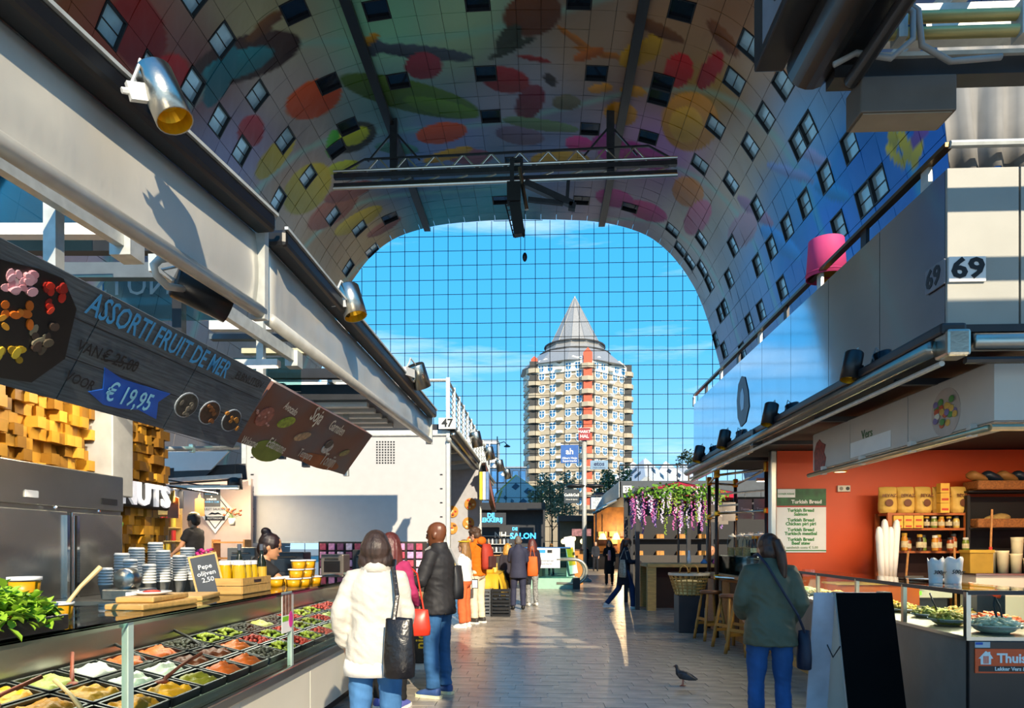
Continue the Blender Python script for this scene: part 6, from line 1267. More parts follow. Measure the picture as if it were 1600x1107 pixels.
for k in range(5):
    p = (XC - wS + .02 + k * .24, YSH + .1, zs_[0] + .016); t = E('flour_bag', 'cream paper bag with brown print on the wooden rack, %s from the left' % ('first', 'second', 'third', 'fourth', 'fifth')[k], 'bag', p, R((-12, -6, 5, 0, 8)[k]), 'paper bags on the wooden rack'); bgm = M('paper_cream', 'd0a850', .65, 0, .1, 5, .4, 10)
    m_ = MB(); m_.loft([((0, 0, .0), .105, .07, (0, 0, 1)), ((0, 0, .05), .125, .09, (0, 0, 1)), ((.0, 0, .2), .118, .085, (0, 0, 1)), ((0, 0, .3), .115, .05, (0, 0, 1)), ((0, .01, .37), .12, .012, (0, 0, 1))], 14); fuse(m_, .012, 2, bgm, 'sack', t, wr=.006)
    txt('BEYAZ', .06, M('print_brown', '6a3a1c', .6), t, frame((0, -.093, .24), (1, 0, 0), (0, -1, .15)), bold=.02); MB().lathe([(.045, -.003), (.052, 0), (.045, .003)], 18, (0, -.095, .14), Matrix.Rotation(R(90), 3, 'X'), cap=True).build('round_print', M('print_brown', '6a3a1c'), t)
t = E('carton_stack', 'tall narrow stack of yellow cartons between the paper bags', 'cartons', (XC + .18, YSH - .03, zs_[0] + .016))
for k in range(3): 
    c_ = MB().bb(-.06, .06, -.05, .05, k * .135, k * .135 + .13).build('carton', M('carton_yellow', 'd8a83c', .6, 0, .1), t); MB().bb(-.045, .045, -.053, -.05, k * .135 + .03, k * .135 + .06).build('label_band', M('carton_red', 'b83c20', .6), c_)
for k in range(6):
    o = E('tea_carton', 'yellow carton with red print on the rack, %s layer, %s' % (('lower', 'upper')[k // 3], ('left', 'middle', 'right')[k % 3]), 'carton', (XC - wS + .10 + (k % 3) * .135, YSH + .04, zs_[1] + .016 + (k // 3) * .085 - .0), group='yellow cartons on the rack'); MB().bb(-.062, .062, -.08, .08, 0, .083).build('box', M('carton_yellow', 'd8a83c'), o); MB().bb(-.04, .04, -.084, -.08, .012, .035).build('print', M('carton_red', 'b83c20'), o)
rn = random.Random(21)
def jar(p, r, h, c, lc, label, grp):
    t = E('jar', label, 'jar', p, group=grp); MB().lathe([(r * .9, 0), (r, h * .08), (r, h * .7), (r * .75, h * .8), (r * .75, h * .84)], 12).build('glass_body', M('jar_' + c, c, .18, 0, .25, 14), t, smooth=True); MB().lathe([(r * .8, h * .84), (r * .82, h * .97), (r * .7, h)], 12).build('lid', M('lid_' + lc, lc, .4), t); MB().lathe([(r * 1.01, h * .2), (r * 1.01, h * .55)], 12, cap=False).build('label_band', M('jarlabel', 'c8b890', .6, 0, .3, 20), t)
names = {'8a3a14': 'red-brown', '2c1c14': 'dark', 'b87a24': 'amber', '6a7a2c': 'green', 'c8a850': 'yellow'}
for row, z, n in ((1, zs_[1], 7), (2, zs_[2], 10)):
    for k in range(n):
        c = rn.choice(list(names)); x = XC - wS + .07 + k * (2 * wS - .12) / (n - 1)
        if row == 1: x = XC - wS + .52 + k * .1
        if x > XC + wS - .05: continue
        jar((x, YSH + .05 - .1 * (k % 2) * (row == 2), z + .016), .042, .16 if row == 1 else rn.uniform(.17, .25), c, rn.choice(('2a2a2a', 'b8902c', 'c8c8c0')), '%s jar on the %s shelf of the wooden rack' % (names[c], ('top', 'middle')[row - 1]), 'jars on the wooden rack')
t = E('weighing_scale', 'black and steel weighing scale on the lower shelf of the rack', 'scale', (XC - .18, YSH - .2, zs_[3] - .06)); MB().bb(-.3, .3, -.15, .15, -.14, .0).build('base', cream, t, bevel=.01); MB().bb(-.32, .32, -.18, .18, .1, .13).build('pan', chrome, t, bevel=.01); me = MB().bb(-.12, .12, -.02, .02, -.07, .07).mesh('display'); me.transform(T4(-.2, -.17, .08) @ RX(-20)); mob('display', me, blackp, t); MB().bb(.05, .3, -.16, .1, 0, .1).build('drawer', steel, t); MB().bb(-.2, -.1, -.155, -.15, -.1, -.05).build('green_light', M('led_green', '6adc30', .5, emit=1.5), t); MB().bb(-.25, .25, -.12, .12, -.35, -.14).build('stand', darkm, t)
tm_ = XC - wS - .13
for k in range(4): 
    o = tag(MB().lathe([(.035, 0), (.045, .35 + .0 * k), (.05, .62 + .1 * (k % 2)), (.035, .72 + .1 * (k % 2)), (.015, .75 + .1 * (k % 2))], 14).build('paper_sleeve', white, smooth=True), 'tall stack of white paper cones leaning beside the rack, %s' % ('leftmost', 'second', 'third', 'rightmost')[k], 'paper cones', 'white paper cone stacks'); o.location = (tm_ - .12 + .075 * k, 9.3 + .05 * k, 1.02); o.rotation_euler = (0, R(-3 + 2 * k), 0)
t = tag(MB().bb(3.9, 4.95, 9.15, 9.6, 0, 1.015).build('side_cabinet', M('cabinet_orange', 'c05a20', .5)), 'orange cabinet carrying the white paper cones', 'cabinet'); MB().bb(3.88, 4.97, 9.13, 9.62, 1.0, 1.02).build('top_board', woodl, t)
for k, (x, a) in enumerate(((XC - wS - .02, -14), (XC + .22, 4), (XC + wS + .08, -6))):
    t = E('wooden_stick', 'wooden broom stick leaning %s' % ('against the left side of the rack', 'in front of the rack', 'with a red grip right of the rack')[k], 'stick', (x, 9.32, 0.0)); me = MB().tube([(0, 0, 0), (0, 0, (1.45, 1.5, 2.0)[k])], .014, 8).mesh('handle'); me.transform(RY(a * -.35)); mob('handle', me, wood, t)
    if k == 2: me = MB().tube([(0, 0, 1.25), (0, 0, 1.5)], .02, 8).mesh('grip'); me.transform(RY(a * -.35)); mob('grip', me, M('grip_red', 'b82820', .5), t)
# bread shelf
XB0 = XY(1515, 9.5)
t = E('bread_shelf', 'dark bread shelf with wicker trays right of the wooden rack', 'shelf', (XB0 + .8, 9.75, 0)); MB().bb(-.78, .9, .1, .14, 0, 2.2).build('back_board', M('shelf_black', '15110f', .7), t)
for py in (770, 826, 872): z = ZY(py, 9.6); MB().bb(-.78, .9, -.2, .12, z - .02, z).build('shelf_board', M('shelf_black', '15110f'), t)
for sx_ in (-.78, .9): MB().bb(sx_ - .02, sx_ + .02, -.2, .14, 0, 2.2).build('side_board', M('shelf_black', '15110f'), t)
wick = M('wicker', '8a5424', .7, 0, .35, 40, .5, 50)
for k in range(4):
    z = ZY((769, 769, 826, 826)[k], 9.6); o = E('wicker_tray', 'wicker bread tray on the %s shelf, %s' % (('upper', 'upper', 'middle', 'middle')[k], ('left', 'right')[k % 2]), 'tray', (XB0 + .42 + (k % 2) * .75, 9.65, z), group='wicker bread trays'); MB().bb(-.35, .35, -.2, .12, 0, .02).build('base', wick, o)
    for a in ((-.35, -.33, -.2, .12), (.33, .35, -.2, .12), (-.35, .35, -.22, -.2), (-.35, .35, .1, .12)): MB().bb(*a, 0, .12).build('side', wick, o, bevel=.008)
for k in range(7):
    x = XB0 + .15 + k * .2; z = ZY(769, 9.6) + .03; o = E('bread_bag', '%s bag of bread on the upper wicker trays, %s' % (('brown paper', 'dark plastic')[k % 2], ('first', 'second', 'third', 'fourth', 'fifth', 'sixth', 'seventh')[k]), 'bread', (x, 9.6, z), R(15), 'bread bags'); me = MB().loft([((-.14, 0, 0), .03, .05), ((-.1, 0, .02), .06, .09), ((.08, 0, .04), .06, .09), ((.15, 0, .05), .02, .05)], 12, right=(0, 0, 1)).mesh('loaf'); me.transform(T4(0, 0, .12) @ RY(25)); mob('loaf', me, M(*(('bread_brown', '9a6a34', .6), ('bread_dark', '1e2a38', .4))[k % 2]), o, smooth=True)
o = E('bread_bag', 'clear bag with bread rolls on the middle wicker tray', 'bread', (XB0 + .42, 9.6, ZY(826, 9.6) + .02)); m_ = MB(); m_.ball((0, 0, .08), (.18, .1, .08), 12, 7); m_.ball((.06, 0, .12), (.12, .09, .06), 12, 7); fuse(m_, .015, 2, M('bread_clear', 'a88850', .3, 0, .3, 12), 'loaf', o)
for k in range(9):
    t = E('paper_cup', 'white paper cup stack on the right shelf below the bread, %s' % ('first', 'second', 'third', 'fourth', 'fifth', 'sixth', 'seventh', 'eighth', 'ninth')[k], 'cups', (XB0 + .25 + (k % 5) * .17 + (k // 5) * .06, 9.45 - .14 * (k // 5), 1.15), group='paper cup stacks on the right'); h = (.3, .22, .48, .44, .46, .3, .26, .2, .24)[k]
    MB().lathe([(.055, 0), (.07, h * .9), (.075, h), (.066, h * .97), (.05, h * .6)], 14).build('cups', M('cup_cream', 'd8cca8', .5), t, smooth=True)
t = tag(MB().bb(XB0 - .1, XB0 + 1.8, 9.2, 9.54, 0, 1.15).build('cup_counter', cream), 'cream counter under the paper cups on the right', 'counter'); MB().bb(XB0 - .12, XB0 + 1.82, 9.17, 9.56, 1.13, 1.15).build('top_board', steel, t)
t = E('carton_box', 'yellow cardboard box beside the paper cups', 'box', (XB0 + .02, 9.36, 1.15)); MB().bb(-.16, .14, -.1, .12, 0, .3).build('box', M('carton_yellow2', 'a8842c', .6), t, bevel=.005); MB().bb(-.17, .15, -.11, .13, .27, .31).build('lid', M('carton_yellow3', 'b89434', .6), t)
# ---------------------------------------------------------------- salad counter
XCn = 3.02; YC0 = 4.8; YC1 = 9.9
t = E('salad_counter', 'glass salad counter with grey front and black end on the right', 'counter', (3.6, 6.8, 0))
def D(mb, nm, mat, **k): return mb.build(nm, mat, t, world=True, **k)
D(MB().hexa([V3(2.92, YC0, .12), V3(3.9, YC0, .12), V3(3.9, YC1, .12), V3(3.30, YC1, .12), V3(2.92, YC0, .86), V3(3.9, YC0, .86), V3(3.9, YC1, .86), V3(3.30, YC1, .86)]), 'body', M('counter_concrete', '7c746c', .45, 0, .22, 2.2, .05, 20))
D(MB().bb(2.91, 5.6, YC0 - .03, YC0 + .01, 0, .86), 'black_end', black, bevel=.006); D(MB().bb(3.9, 5.6, YC0, YC0 + .7, .05, .86), 'end_body', black)
D(MB().hexa([V3(2.89, YC0 + .05, 0), V3(3.2, YC0 + .05, 0), V3(3.4, YC1, 0), V3(3.26, YC1, 0), V3(2.89, YC0 + .05, .12), V3(3.2, YC0 + .05, .12), V3(3.4, YC1, .12), V3(3.26, YC1, .12)]), 'wooden_plinth', woodl)
D(MB().hexa([V3(2.90, YC0 - .02, .86), V3(3.95, YC0 - .02, .86), V3(3.95, YC1, .86), V3(3.28, YC1, .86), V3(2.90, YC0 - .02, .885), V3(3.95, YC0 - .02, .885), V3(3.95, YC1, .885), V3(3.28, YC1, .885)]), 'steel_shelf', steel); D(MB().bb(3.95, 5.6, YC0 - .02, YC0 + .75, .86, .885), 'steel_shelf', steel)
gx = lambda y: 2.91 + (y - YC0) * .38 / (YC1 - YC0)
yy = [YC0, 5.75, 6.75, 7.9, 8.9, YC1]
for a, b in zip(yy, yy[1:]): D(MB().hexa([V3(gx(a), a + .01, .885), V3(gx(a) + .008, a + .01, .885), V3(gx(b) + .008, b - .01, .885), V3(gx(b), b - .01, .885), V3(gx(a), a + .01, 1.18), V3(gx(a) + .008, a + .01, 1.18), V3(gx(b) + .008, b - .01, 1.18), V3(gx(b), b - .01, 1.18)]), 'front_glass', glassc)
for y in yy[:-1]: D(MB().box((gx(y) + .005, y, 1.035), (.03, .035, .31)), 'glass_post', steel)
D(MB().bb(2.92, 5.6, YC0 - .006, YC0 + .002, .885, 1.16), 'end_glass', glassc); D(MB().hexa([V3(gx(YC0) - .01, YC0 - .02, 1.18), V3(3.6, YC0 - .02, 1.18), V3(3.6, YC1, 1.18), V3(gx(YC1) - .01, YC1, 1.18), V3(gx(YC0) - .01, YC0 - .02, 1.195), V3(3.6, YC0 - .02, 1.195), V3(3.6, YC1, 1.195), V3(gx(YC1) - .01, YC1, 1.195)]), 'top_glass', glass('salad_top_glass', (.85, .92, .9), .08)); D(MB().bb(3.6, 5.6, YC0 - .02, YC0 + .4, 1.18, 1.195), 'top_glass', glass('salad_top_glass'))
D(MB().bar((gx(YC0), YC0, 1.187), (gx(YC1), YC1, 1.187), .02, .03), 'top_edge', darkm); D(MB().bar((gx(YC0), YC0 - .01, 1.187), (5.6, YC0 - .01, 1.187), .02, .03), 'top_edge', darkm)
D(MB().bb(3.93, 3.96, YC0 + .8, YC1, .885, 1.15), 'back_glass', glassc)
t = E('delivery_sticker', 'orange delivery sticker with a white house logo on the black counter end', 'sticker', (3.185, YC0 - .034, .725)); t.scale = (.57, 1, .57); org = M('sticker_orange', 'e8541c', .4, 0, .04)
MB().bb(-.42, .62, -.003, .003, -.145, .145).build('sheet', org, t); txt('Thuisbezorgd.nl', .155, whitetxt, t, frame((-.17, -.004, .03), (1, 0, 0), (0, -1, 0)), bold=.03, align='LEFT'); MB().bb(-.38, .6, -.006, -.003, -.125, -.06).build('black_band', blacktxt, t); txt('Lekker Vers & Gezond', .062, whitetxt, t, frame((-.2, -.008, -.093), (1, 0, 0), (0, -1, 0)), bold=.02, align='LEFT')
MB().prism([(-.06, -.07), (.06, -.07), (.06, .0), (.085, .0), (.05, .055), (.05, .08), (.03, .08), (.03, .07), (0, .09), (-.085, .0), (-.06, .0)], 0, .003, frame((-.30, -.004, .03), (1, 0, 0), (0, -1, 0))).build('house_logo', whitetxt, t)
for dx in (-.022, 0, .022): MB().prism([(dx - .006, -.06), (dx + .006, -.06), (dx + .006, .03), (dx - .006, .03)], .003, .005, frame((-.30, -.004, .03), (1, 0, 0), (0, -1, 0))).build('fork_tine', org, t)
o = E('small_sticker', 'small blue and white sticker above the orange sticker', 'sticker', (2.995, YC0 - .034, .835)); o.scale = (.55, 1, .55); MB().bb(-.09, .09, -.003, .003, -.035, .035).build('sheet', M('sticker_pale', 'b8c4cc', .4), o); MB().bb(-.085, .0, -.005, -.003, .0, .03).build('blue_band', bl2, o)
l_ = bpy.data.lights.new('salad_case_light', 'AREA'); l_.shape = 'RECTANGLE'; l_.size = .05; l_.size_y = 4.6; l_.energy = 16; l_.color = (1, .9, .72); q = bpy.data.objects.new('salad_case_light', l_); COL.objects.link(q); q.parent = bpy.data.objects['salad_counter']; q.location = Vector((3.55, 7.4, 1.165)) - q.parent.location  # fill light added inside the case to brighten the dark salads
MB().bb(3.53, 3.57, 5.0, 9.7, 1.17, 1.178).build('case_glow_strip', M('case_glow', 'fff4e0', .5, emit=3.0), q.parent, world=True)  # glowing strip added to go with the salad fill light
# plates of salad
def salad(x, y, z, r, c1, c2, label, kind='pasta', dish='bowl'):
    t = E('salad_dish', label, 'food dish', (x, y, z), group='salad dishes in the right counter'); 
    prof = [(r * .45, 0), (r * .5, 0), (r * .95, r * .32), (r, r * .36), (r * .96, r * .36), (r * .5, r * .08)] if dish == 'bowl' else [(r * .5, 0), (r * .6, 0), (r * .95, .025), (r, .035), (r * .95, .036), (r * .5, .012)]
    MB().lathe(prof, 24).build('dish', white, t, smooth=True); zt = r * .25 if dish == 'bowl' else .02; rn = random.Random(label); a_, b_ = MB(), MB()
    for k in range(90):
        q = rn.uniform(0, 6.28); rr = r * .85 * math.sqrt(rn.random()); h = zt + (1 - (rr / r) ** 2) * r * .4 * rn.uniform(.5, 1); p = V3(math.cos(q) * rr, math.sin(q) * rr, h); d = V3(rn.uniform(-1, 1), rn.uniform(-1, 1), rn.uniform(-.4, .4)).normalized() * .028
        (a_ if k % 3 else b_).tube([p - d, p + V3(0, 0, .008), p + d], .011 if kind == 'pasta' else .016, 5)
    a_.ball((0, 0, zt), (r * .8, r * .8, r * .3), 14, 8)
    o = a_.build('food', M('salad_' + c1, c1, .5, 0, .25, 25), t, smooth=True); o['kind'] = 'stuff'; o = b_.build('garnish', M('salad_' + c2, c2, .5, 0, .25, 25), t, smooth=True); o['kind'] = 'stuff'
    return t
Zs = .886
salad(3.24, 5.02, Zs, .17, 'd8d0b4', 'e8e4d4', 'white bowl of pale potato salad by the black counter end'); salad(3.54, 5.48, Zs, .19, 'c8542c', 'd87a3c', 'dish of red shredded carrot salad near the corner', dish='plate'); salad(3.2, 5.5, Zs, .15, '98882c', 'c8b448', 'white bowl of green pasta salad behind the corner post'); salad(3.66, 4.99, Zs, .14, '8a7a2c', 'b8983c', 'white bowl of green salad at the right edge', dish='bowl'); salad(3.95, 5.05, Zs, .13, 'c89a3c', '6a7a2c', 'white bowl with black tongs at the right edge')
salad(3.4, 6.1, Zs, .16, '8a9038', 'b8a848', 'dish of green vegetable salad in the middle of the counter', dish='plate'); salad(3.68, 6.2, Zs, .15, 'a8823c', '6a6a30', 'dish of mixed bean salad in the middle of the counter', dish='plate'); salad(3.42, 6.6, Zs, .14, 'a88a30', 'c8a838', 'plate of yellow rice salad left of the bean salad', dish='plate')
salad(3.5, 7.2, Zs, .18, 'd8a030', 'e0b848', 'mound of yellow fried noodles behind the chalkboard stand', dish='plate'); salad(3.5, 7.7, Zs + .0, .2, 'd89a24', 'e0b03c', 'large heap of golden pasta further along the counter', dish='plate'); salad(3.5, 8.3, Zs, .17, 'd8b45c', 'c89a3c', 'plate of pale fritters by the far glass post', dish='plate'); salad(3.52, 8.8, Zs, .15, 'c0a468', 'e0cc90', 'plate of pale salad near the far end of the counter', dish='plate'); salad(3.55, 9.3, Zs, .14, '9aa86a', 'c8cc98', 'plate of cucumber salad at the far end of the counter', dish='plate')
for k, (x, y, z, a) in enumerate(((3.24, 5.02, 1.0, 0), (3.36, 6.05, .96, 60), (3.93, 5.0, .98, 20))):
    t = E('tongs', 'black serving tongs in the %s' % ('pale potato salad bowl', 'green vegetable dish', 'bowl at the right edge')[k], 'tongs', (x, y, z), R(a)); 
    for s_ in (-1, 1): MB().tube([(0, 0, .14), (s_ * .02, -.02, .08), (s_ * .018, -.05, 0)], .007, 6).build('arm', blackp, t)
# cups 300 g and 500 g, card reader
for px, py, r, h, s_, lb in ((1462, 915, .062, .20, '300gr', 'smaller white paper cup, with 300 gr written on it'), (1489, 915, .075, .21, '500gr', 'larger white paper cup, with 500 gr written on it')):
    p = PY(px, py, 5.9); t = E('paper_cup', lb, 'cup', (p.x, 5.9, 1.196)); m_ = MB(); n = 24; prof = []
    for j, (rr, z) in enumerate(((.8, 0), (.86, .3), (.95, .75), (1.0, 1.0))):
        for k in range(n): a = 2 * math.pi * k / n; zz = z * h + (.014 * math.cos(a * 5) if j == 3 else 0); m_.v.append((rr * r * math.cos(a), rr * r * math.sin(a), zz))
    m_.f = [(j * n + k, j * n + (k + 1) % n, (j + 1) * n + (k + 1) % n, (j + 1) * n + k) for j in range(3) for k in range(n)] + [tuple(range(n))]; o = m_.build('cup', white, t, smooth=True); o.modifiers.new('thickness', 'SOLIDIFY').thickness = .003
    txt(s_, .046, blacktxt, t, frame((0, -r * .99, h * .45), (1, 0, 0), (0, -1, -.12)), bold=.005, shear=.2)
p = PY(1537, 900, 6.2); t = E('card_reader', 'orange card reader standing right of the marked cups', 'card reader', (p.x, 6.2, 1.10)); me = MB().bb(-.11, .11, -.09, .09, 0, .04).mesh('case'); me.transform(RX(25) @ RZ(-20)); mob('case', me, M('reader_orange', 'd8481c', .4), t, bevel=.008); me = MB().bb(-.08, .08, -.06, .06, .04, .046).mesh('screen'); me.transform(RX(25) @ RZ(-20)); mob('screen', me, blackp, t); MB().bb(-.12, .12, -.1, .1, -.215, -.02).build('stand', darkm, t)
# ---------------------------------------------------------------- A-board
t = E('a_board', 'white-framed pavement sign with a blank black board in front of the salad counter', 'pavement sign', (2.50, 5.45, 0), R(4)); wa = .22
def tilt(y0, y1, z, h, d=0): return Matrix
for s_, mat in ((-1, white), (1, white)):
    sl_ = math.atan2(.24, 1.12); mm = T4(0, s_ * .03, 1.14) @ RX(math.degrees(sl_) * s_)
    for x in (-wa + .03, wa - .03): me = MB().bb(x - .03, x + .03, -.012, .012, -1.155, 0).mesh('leg'); me.transform(mm); mob('leg', me, mat, t)
    me = MB().bb(-wa, wa, -.01, .01, -1.02, 0).mesh('panel'); me.transform(mm); mob('panel', me, mat, t)
    if s_ == -1: me = MB().bb(-wa + .0, wa - .0, -.02, -.011, -1.02, -.0).mesh('blackboard'); me.transform(mm); mob('blackboard', me, M('board_black', '08080a', .9, spec=.1), t)
for x in (-wa + .04, wa - .04): MB().bb(x - .03, x + .03, -.045, .045, 1.125, 1.15).build('hinge', steel, t)
me = MB().hexa([V3(-.02, -.05, -.92), V3(.02, -.05, -.92), V3(.02, .05, -.92), V3(-.02, .05, -.92), V3(-.02, -.05, 0), V3(.02, -.05, 0), V3(.02, .05, 0), V3(-.02, .05, 0)]).mesh('x')
p2 = MB().bb(-.17, .0, .0, .012, -1.0, 0).mesh('side_card'); p2.transform(T4(-wa + .03, .02, 1.14) @ RX(8)); mob('side_card', p2, M('card_lilac', 'c4c6d4', .6), t)
MB().tube([(-wa - .005, -.12, .74), (-wa - .01, -.02, .64), (-wa - .005, .10, .74)], .005, 5).build('chain', darkm, t)
# ---------------------------------------------------------------- pigeon
def pigeon():
    p = PZ(1069, 1073); t = E('pigeon', 'dark grey pigeon standing on the paving', 'bird', (p.x, p.y, 0), R(60)); pg = M('pigeon_dark', '24262c', .5, 0, .3, 20); m_ = MB()
    m_.loft([((0, -.13, .085), .012, .006), ((0, -.09, .095), .03, .018), ((0, -.03, .11), .045, .045), ((0, .03, .12), .048, .05), ((0, .065, .145), .034, .036), ((0, .075, .175), .022, .022), ((0, .08, .195), .016, .018)], 12); m_.ball((0, .088, .208), (.019, .024, .019), 10, 7); fuse(m_, .006, 2, pg, 'body', t)
    for s_ in (-1, 1):
        me = MB().loft([((s_ * .042, .05, .13), .004, .012), ((s_ * .05, .0, .12), .006, .034), ((s_ * .042, -.07, .1), .005, .028), ((s_ * .02, -.14, .085), .003, .008)], 10).mesh('wing'); mob('wing', me, M('pigeon_wing', '34373f', .5, 0, .3, 20), t, smooth=True)
        MB().tube([(s_ * .018, .01, .075), (s_ * .02, .015, .02), (s_ * .02, .015, .006)], .004, 6).build('leg', M('pigeon_leg', 'a04a3a', .6), t)
        f_ = MB()
        for a in (-28, 0, 28, 180): f_.tube([(s_ * .02, .015, .006), (s_ * .02 + math.sin(R(a)) * .028, .015 + math.cos(R(a)) * .028, .004)], .003, 5)
        f_.build('foot', M('pigeon_leg', 'a04a3a'), t)
    MB().tube([(0, .108, .207), (0, .128, .2)], [.006, .001], 6).build('beak', M('beak', '3a3430', .5), t)
    for s_ in (-1, 1): MB().ball((s_ * .016, .095, .213), .004, 6, 5).build('eye', M('pigeon_eye', 'c05a1c', .2), t)
pigeon()
add_fill_light((-2.9, 5.4, 2.95), 28, (1, .86, .66), (1.6, .1), 'added fill light strip above the back counter of the left stall'); add_fill_light((-6.0, 12.0, 2.55), 60, (1, .84, .6), (1.2, .1), 'added fill light strip in the sausage stall'); add_fill_light((4.2, 11.6, 2.6), 50, (1, .8, .55), (1.2, .1), 'added fill light strip above the tapas bar')
# ================================================================== BAR STALL beyond the orange wall
brz = M('bar_pole', '3a2a22', .35, .6, .1)
t = E('pole_scaffold', 'dark pole frame with brass clamps around the tapas bar', 'frame', (3.2, 11.8, 0))
def clamp(p): MB().box(p, (.09, .09, .09)).build('brass_clamp', brass, t, world=True, bevel=.02)
poles = [(1108, 12.8), (1120, 11.4), (1198, 10.5), (1149, 13.2)]
P_ = [V3(XY(a, b), b, 0) for a, b in poles]; zr = [2.68, 2.05]
for p in P_: 
    MB().tube([p, p + V3(0, 0, 2.78)], .032, 10).build('pole', brz, t, world=True, smooth=True)
    for z in zr + [1.0, 2.75]: clamp(p + V3(0, 0, z))
for z in zr:
    for a, b in ((0, 1), (1, 2), (0, 3), (3, 2)): MB().tube([P_[a] + V3(0, 0, z), P_[b] + V3(0, 0, z)], .02, 8).build('rail', M('bar_rail', 'b8b0a4', .25, .9), t, world=True, smooth=True)
for z in (2.2, 2.4): MB().tube([P_[1] + V3(.1, .5, z), P_[2] + V3(.2, .4, z)], .016, 8).build('glass_rail', galv, t, world=True)
MB().tube([P_[1] + V3(-.02, -.05, 1.0), P_[2] + V3(-.1, -.6, 1.0)], .028, 10).build('foot_rail', chrome, t, world=True, smooth=True)
t = E('bar_canopy', 'white canvas canopy edge above the tapas bar', 'canopy', (3.0, 11.6, 2.85)); a = PY(1088, 722, 12.85); 
MB().bar((2.80, 9.2, 2.84), (2.80, 12.6, 2.80), .04, .16).build('valance', M('canvas_white', 'dcd4c4', .7), t, world=True); MB().tube([(2.75, 9.2, 2.75), (2.75, 12.6, 2.70)], .03, 8).build('edge_tube', chrome, t, world=True, smooth=True)
t = E('bar_counter', 'wooden tapas bar counter with glass case behind the stools', 'counter', (3.6, 11.2, 0))
MB().bb(3.12, 3.9, 10.25, 12.7, 0, .98).build('front', wood, t, world=True); MB().bb(3.02, 3.95, 10.2, 12.75, .98, 1.04).build('top_board', wood, t, world=True, bevel=.01); MB().bb(3.2, 3.9, 10.3, 12.6, 1.04, 1.3).build('case_back', M('case_dark', '23282a', .4), t, world=True)
MB().bb(3.14, 3.16, 10.3, 12.6, 1.04, 1.34).build('case_glass', glassc, t, world=True); MB().bb(3.12, 3.9, 10.3, 12.6, 1.34, 1.36).build('case_top', glass('bar_top_glass', (.7, .8, .78), .1), t, world=True)
for k in range(5): MB().bb(3.08, 3.12, 10.3 + k * .5, 10.75 + k * .5, .12, .92).build('front_panel', woodd if k % 2 else wood, t, world=True)
rn = random.Random(31)
for k in range(7):
    p = (3.35 + .12 * (k % 2), 10.65 + k * .24, 1.362); t = E('cookie_jar', 'clear glass jar of biscuits on the bar, %s from the near end' % ('first', 'second', 'third', 'fourth', 'fifth', 'sixth', 'seventh')[k], 'jar', p, group='biscuit jars on the bar'); r = (.11, .1, .11, .09, .1, .1, .09)[k]
    MB().lathe([(r * .9, 0), (r * .9, .13)], 14).build('biscuits', M('biscuit', 'b8965c', .6, 0, .4, 40), t); MB().lathe([(r, 0), (r, .24), (r * .75, .29), (r * .75, .31)], 16, cap=False).build('glass_body', glass('jar_clear', (.9, .95, .95), .12), t, smooth=True); MB().lathe([(r * .8, .31), (r * .8, .335), (.02, .345), (.02, .37)], 16).build('lid', galv, t)
for k in range(4):
    p = (3.22 + .09 * (k % 2), 10.38 + .07 * k, 1.362); t = E('sauce_bottle', '%s bottle standing on the bar by the orange wall' % ('black', 'amber', 'dark', 'golden')[k], 'bottle', p, group='bottles on the bar'); MB().lathe([(.034, 0), (.036, .16), (.014, .22), (.014, .28)], 12).build('glass_body', M(('bt_black', 'bt_amber', 'bt_dark', 'bt_gold')[k], ('16120f', 'b8862c', '241a14', 'c89a34')[k], .15), t, smooth=True); MB().lathe([(.016, .26), (.016, .3)], 10).build('cap', brass, t); MB().lathe([(.037, .05), (.037, .12)], 12, cap=False).build('label_band', M('label_cream', 'e8e0a0'), t)
for k in range(5):
    px = (1138, 1162, 1205 - 43, 1192, 1186)[k]; p = PY((1117, 1139, 1164, 1189, 1128)[k], (803, 800, 796, 796, 806)[k], (12.9, 11.9, 11.2, 10.7, 12.4)[k]); t = E('hanging_card', 'grey menu card hanging from the bar frame, %s' % ('leftmost', 'second', 'third', 'nearest the orange wall', 'between the dark poles')[k], 'card', p, group='cards hanging at the bar'); MB().bb(-.11, .11, -.006, .006, -.16, .16).build('card', M('card_grey', '8f8c88', .6), t); MB().tube([(0, 0, .16), (0, 0, .28)], .004, 4).build('string', black, t); txt('Tapas', .06, whitetxt, t, frame((0, -.008, 0), (1, 0, 0), (0, -1, 0)))
# stools
def stool():
    t = E('bar_stool', 'turned wooden bar stool', 'stool', (0, 0, 0), group='wooden bar stools along the bar'); MB().lathe([(.12, .74), (.165, .75), (.17, .775), (.16, .795), (.12, .80)], 20).build('seat', M('stool_seat', '6a4024', .4, 0, .2, 6), t, smooth=True); sw_ = M('stool_wood', 'a87430', .45, 0, .2, 6)
    for sx_ in (-1, 1):
        for sy_ in (-1, 1):
            P0 = V3(sx_ * .10, sy_ * .10, .745); P1 = V3(sx_ * .19, sy_ * .19, 0); f_ = lambda q: P0.lerp(P1, q)
            MB().tube([f_(0), f_(.12), f_(.16), f_(.3), f_(.55), f_(.60), f_(.74), f_(.78), f_(.82), f_(1)], [.018, .018, .022, .024, .020, .026, .026, .018, .026, .024], 8).build('leg', sw_, t, smooth=True)
    for k, (a, b) in enumerate(((( -1, -1), (1, -1)), ((-1, 1), (1, 1)), ((-1, -1), (-1, 1)), ((1, -1), (1, 1)))):
        z = .26 if k < 2 else .34; q = 1 - z / .745; r = .10 + .09 * q; MB().bar((a[0] * r, a[1] * r, z), (b[0] * r, b[1] * r, z), .022, .045).build('stretcher', sw_, t)
    return t
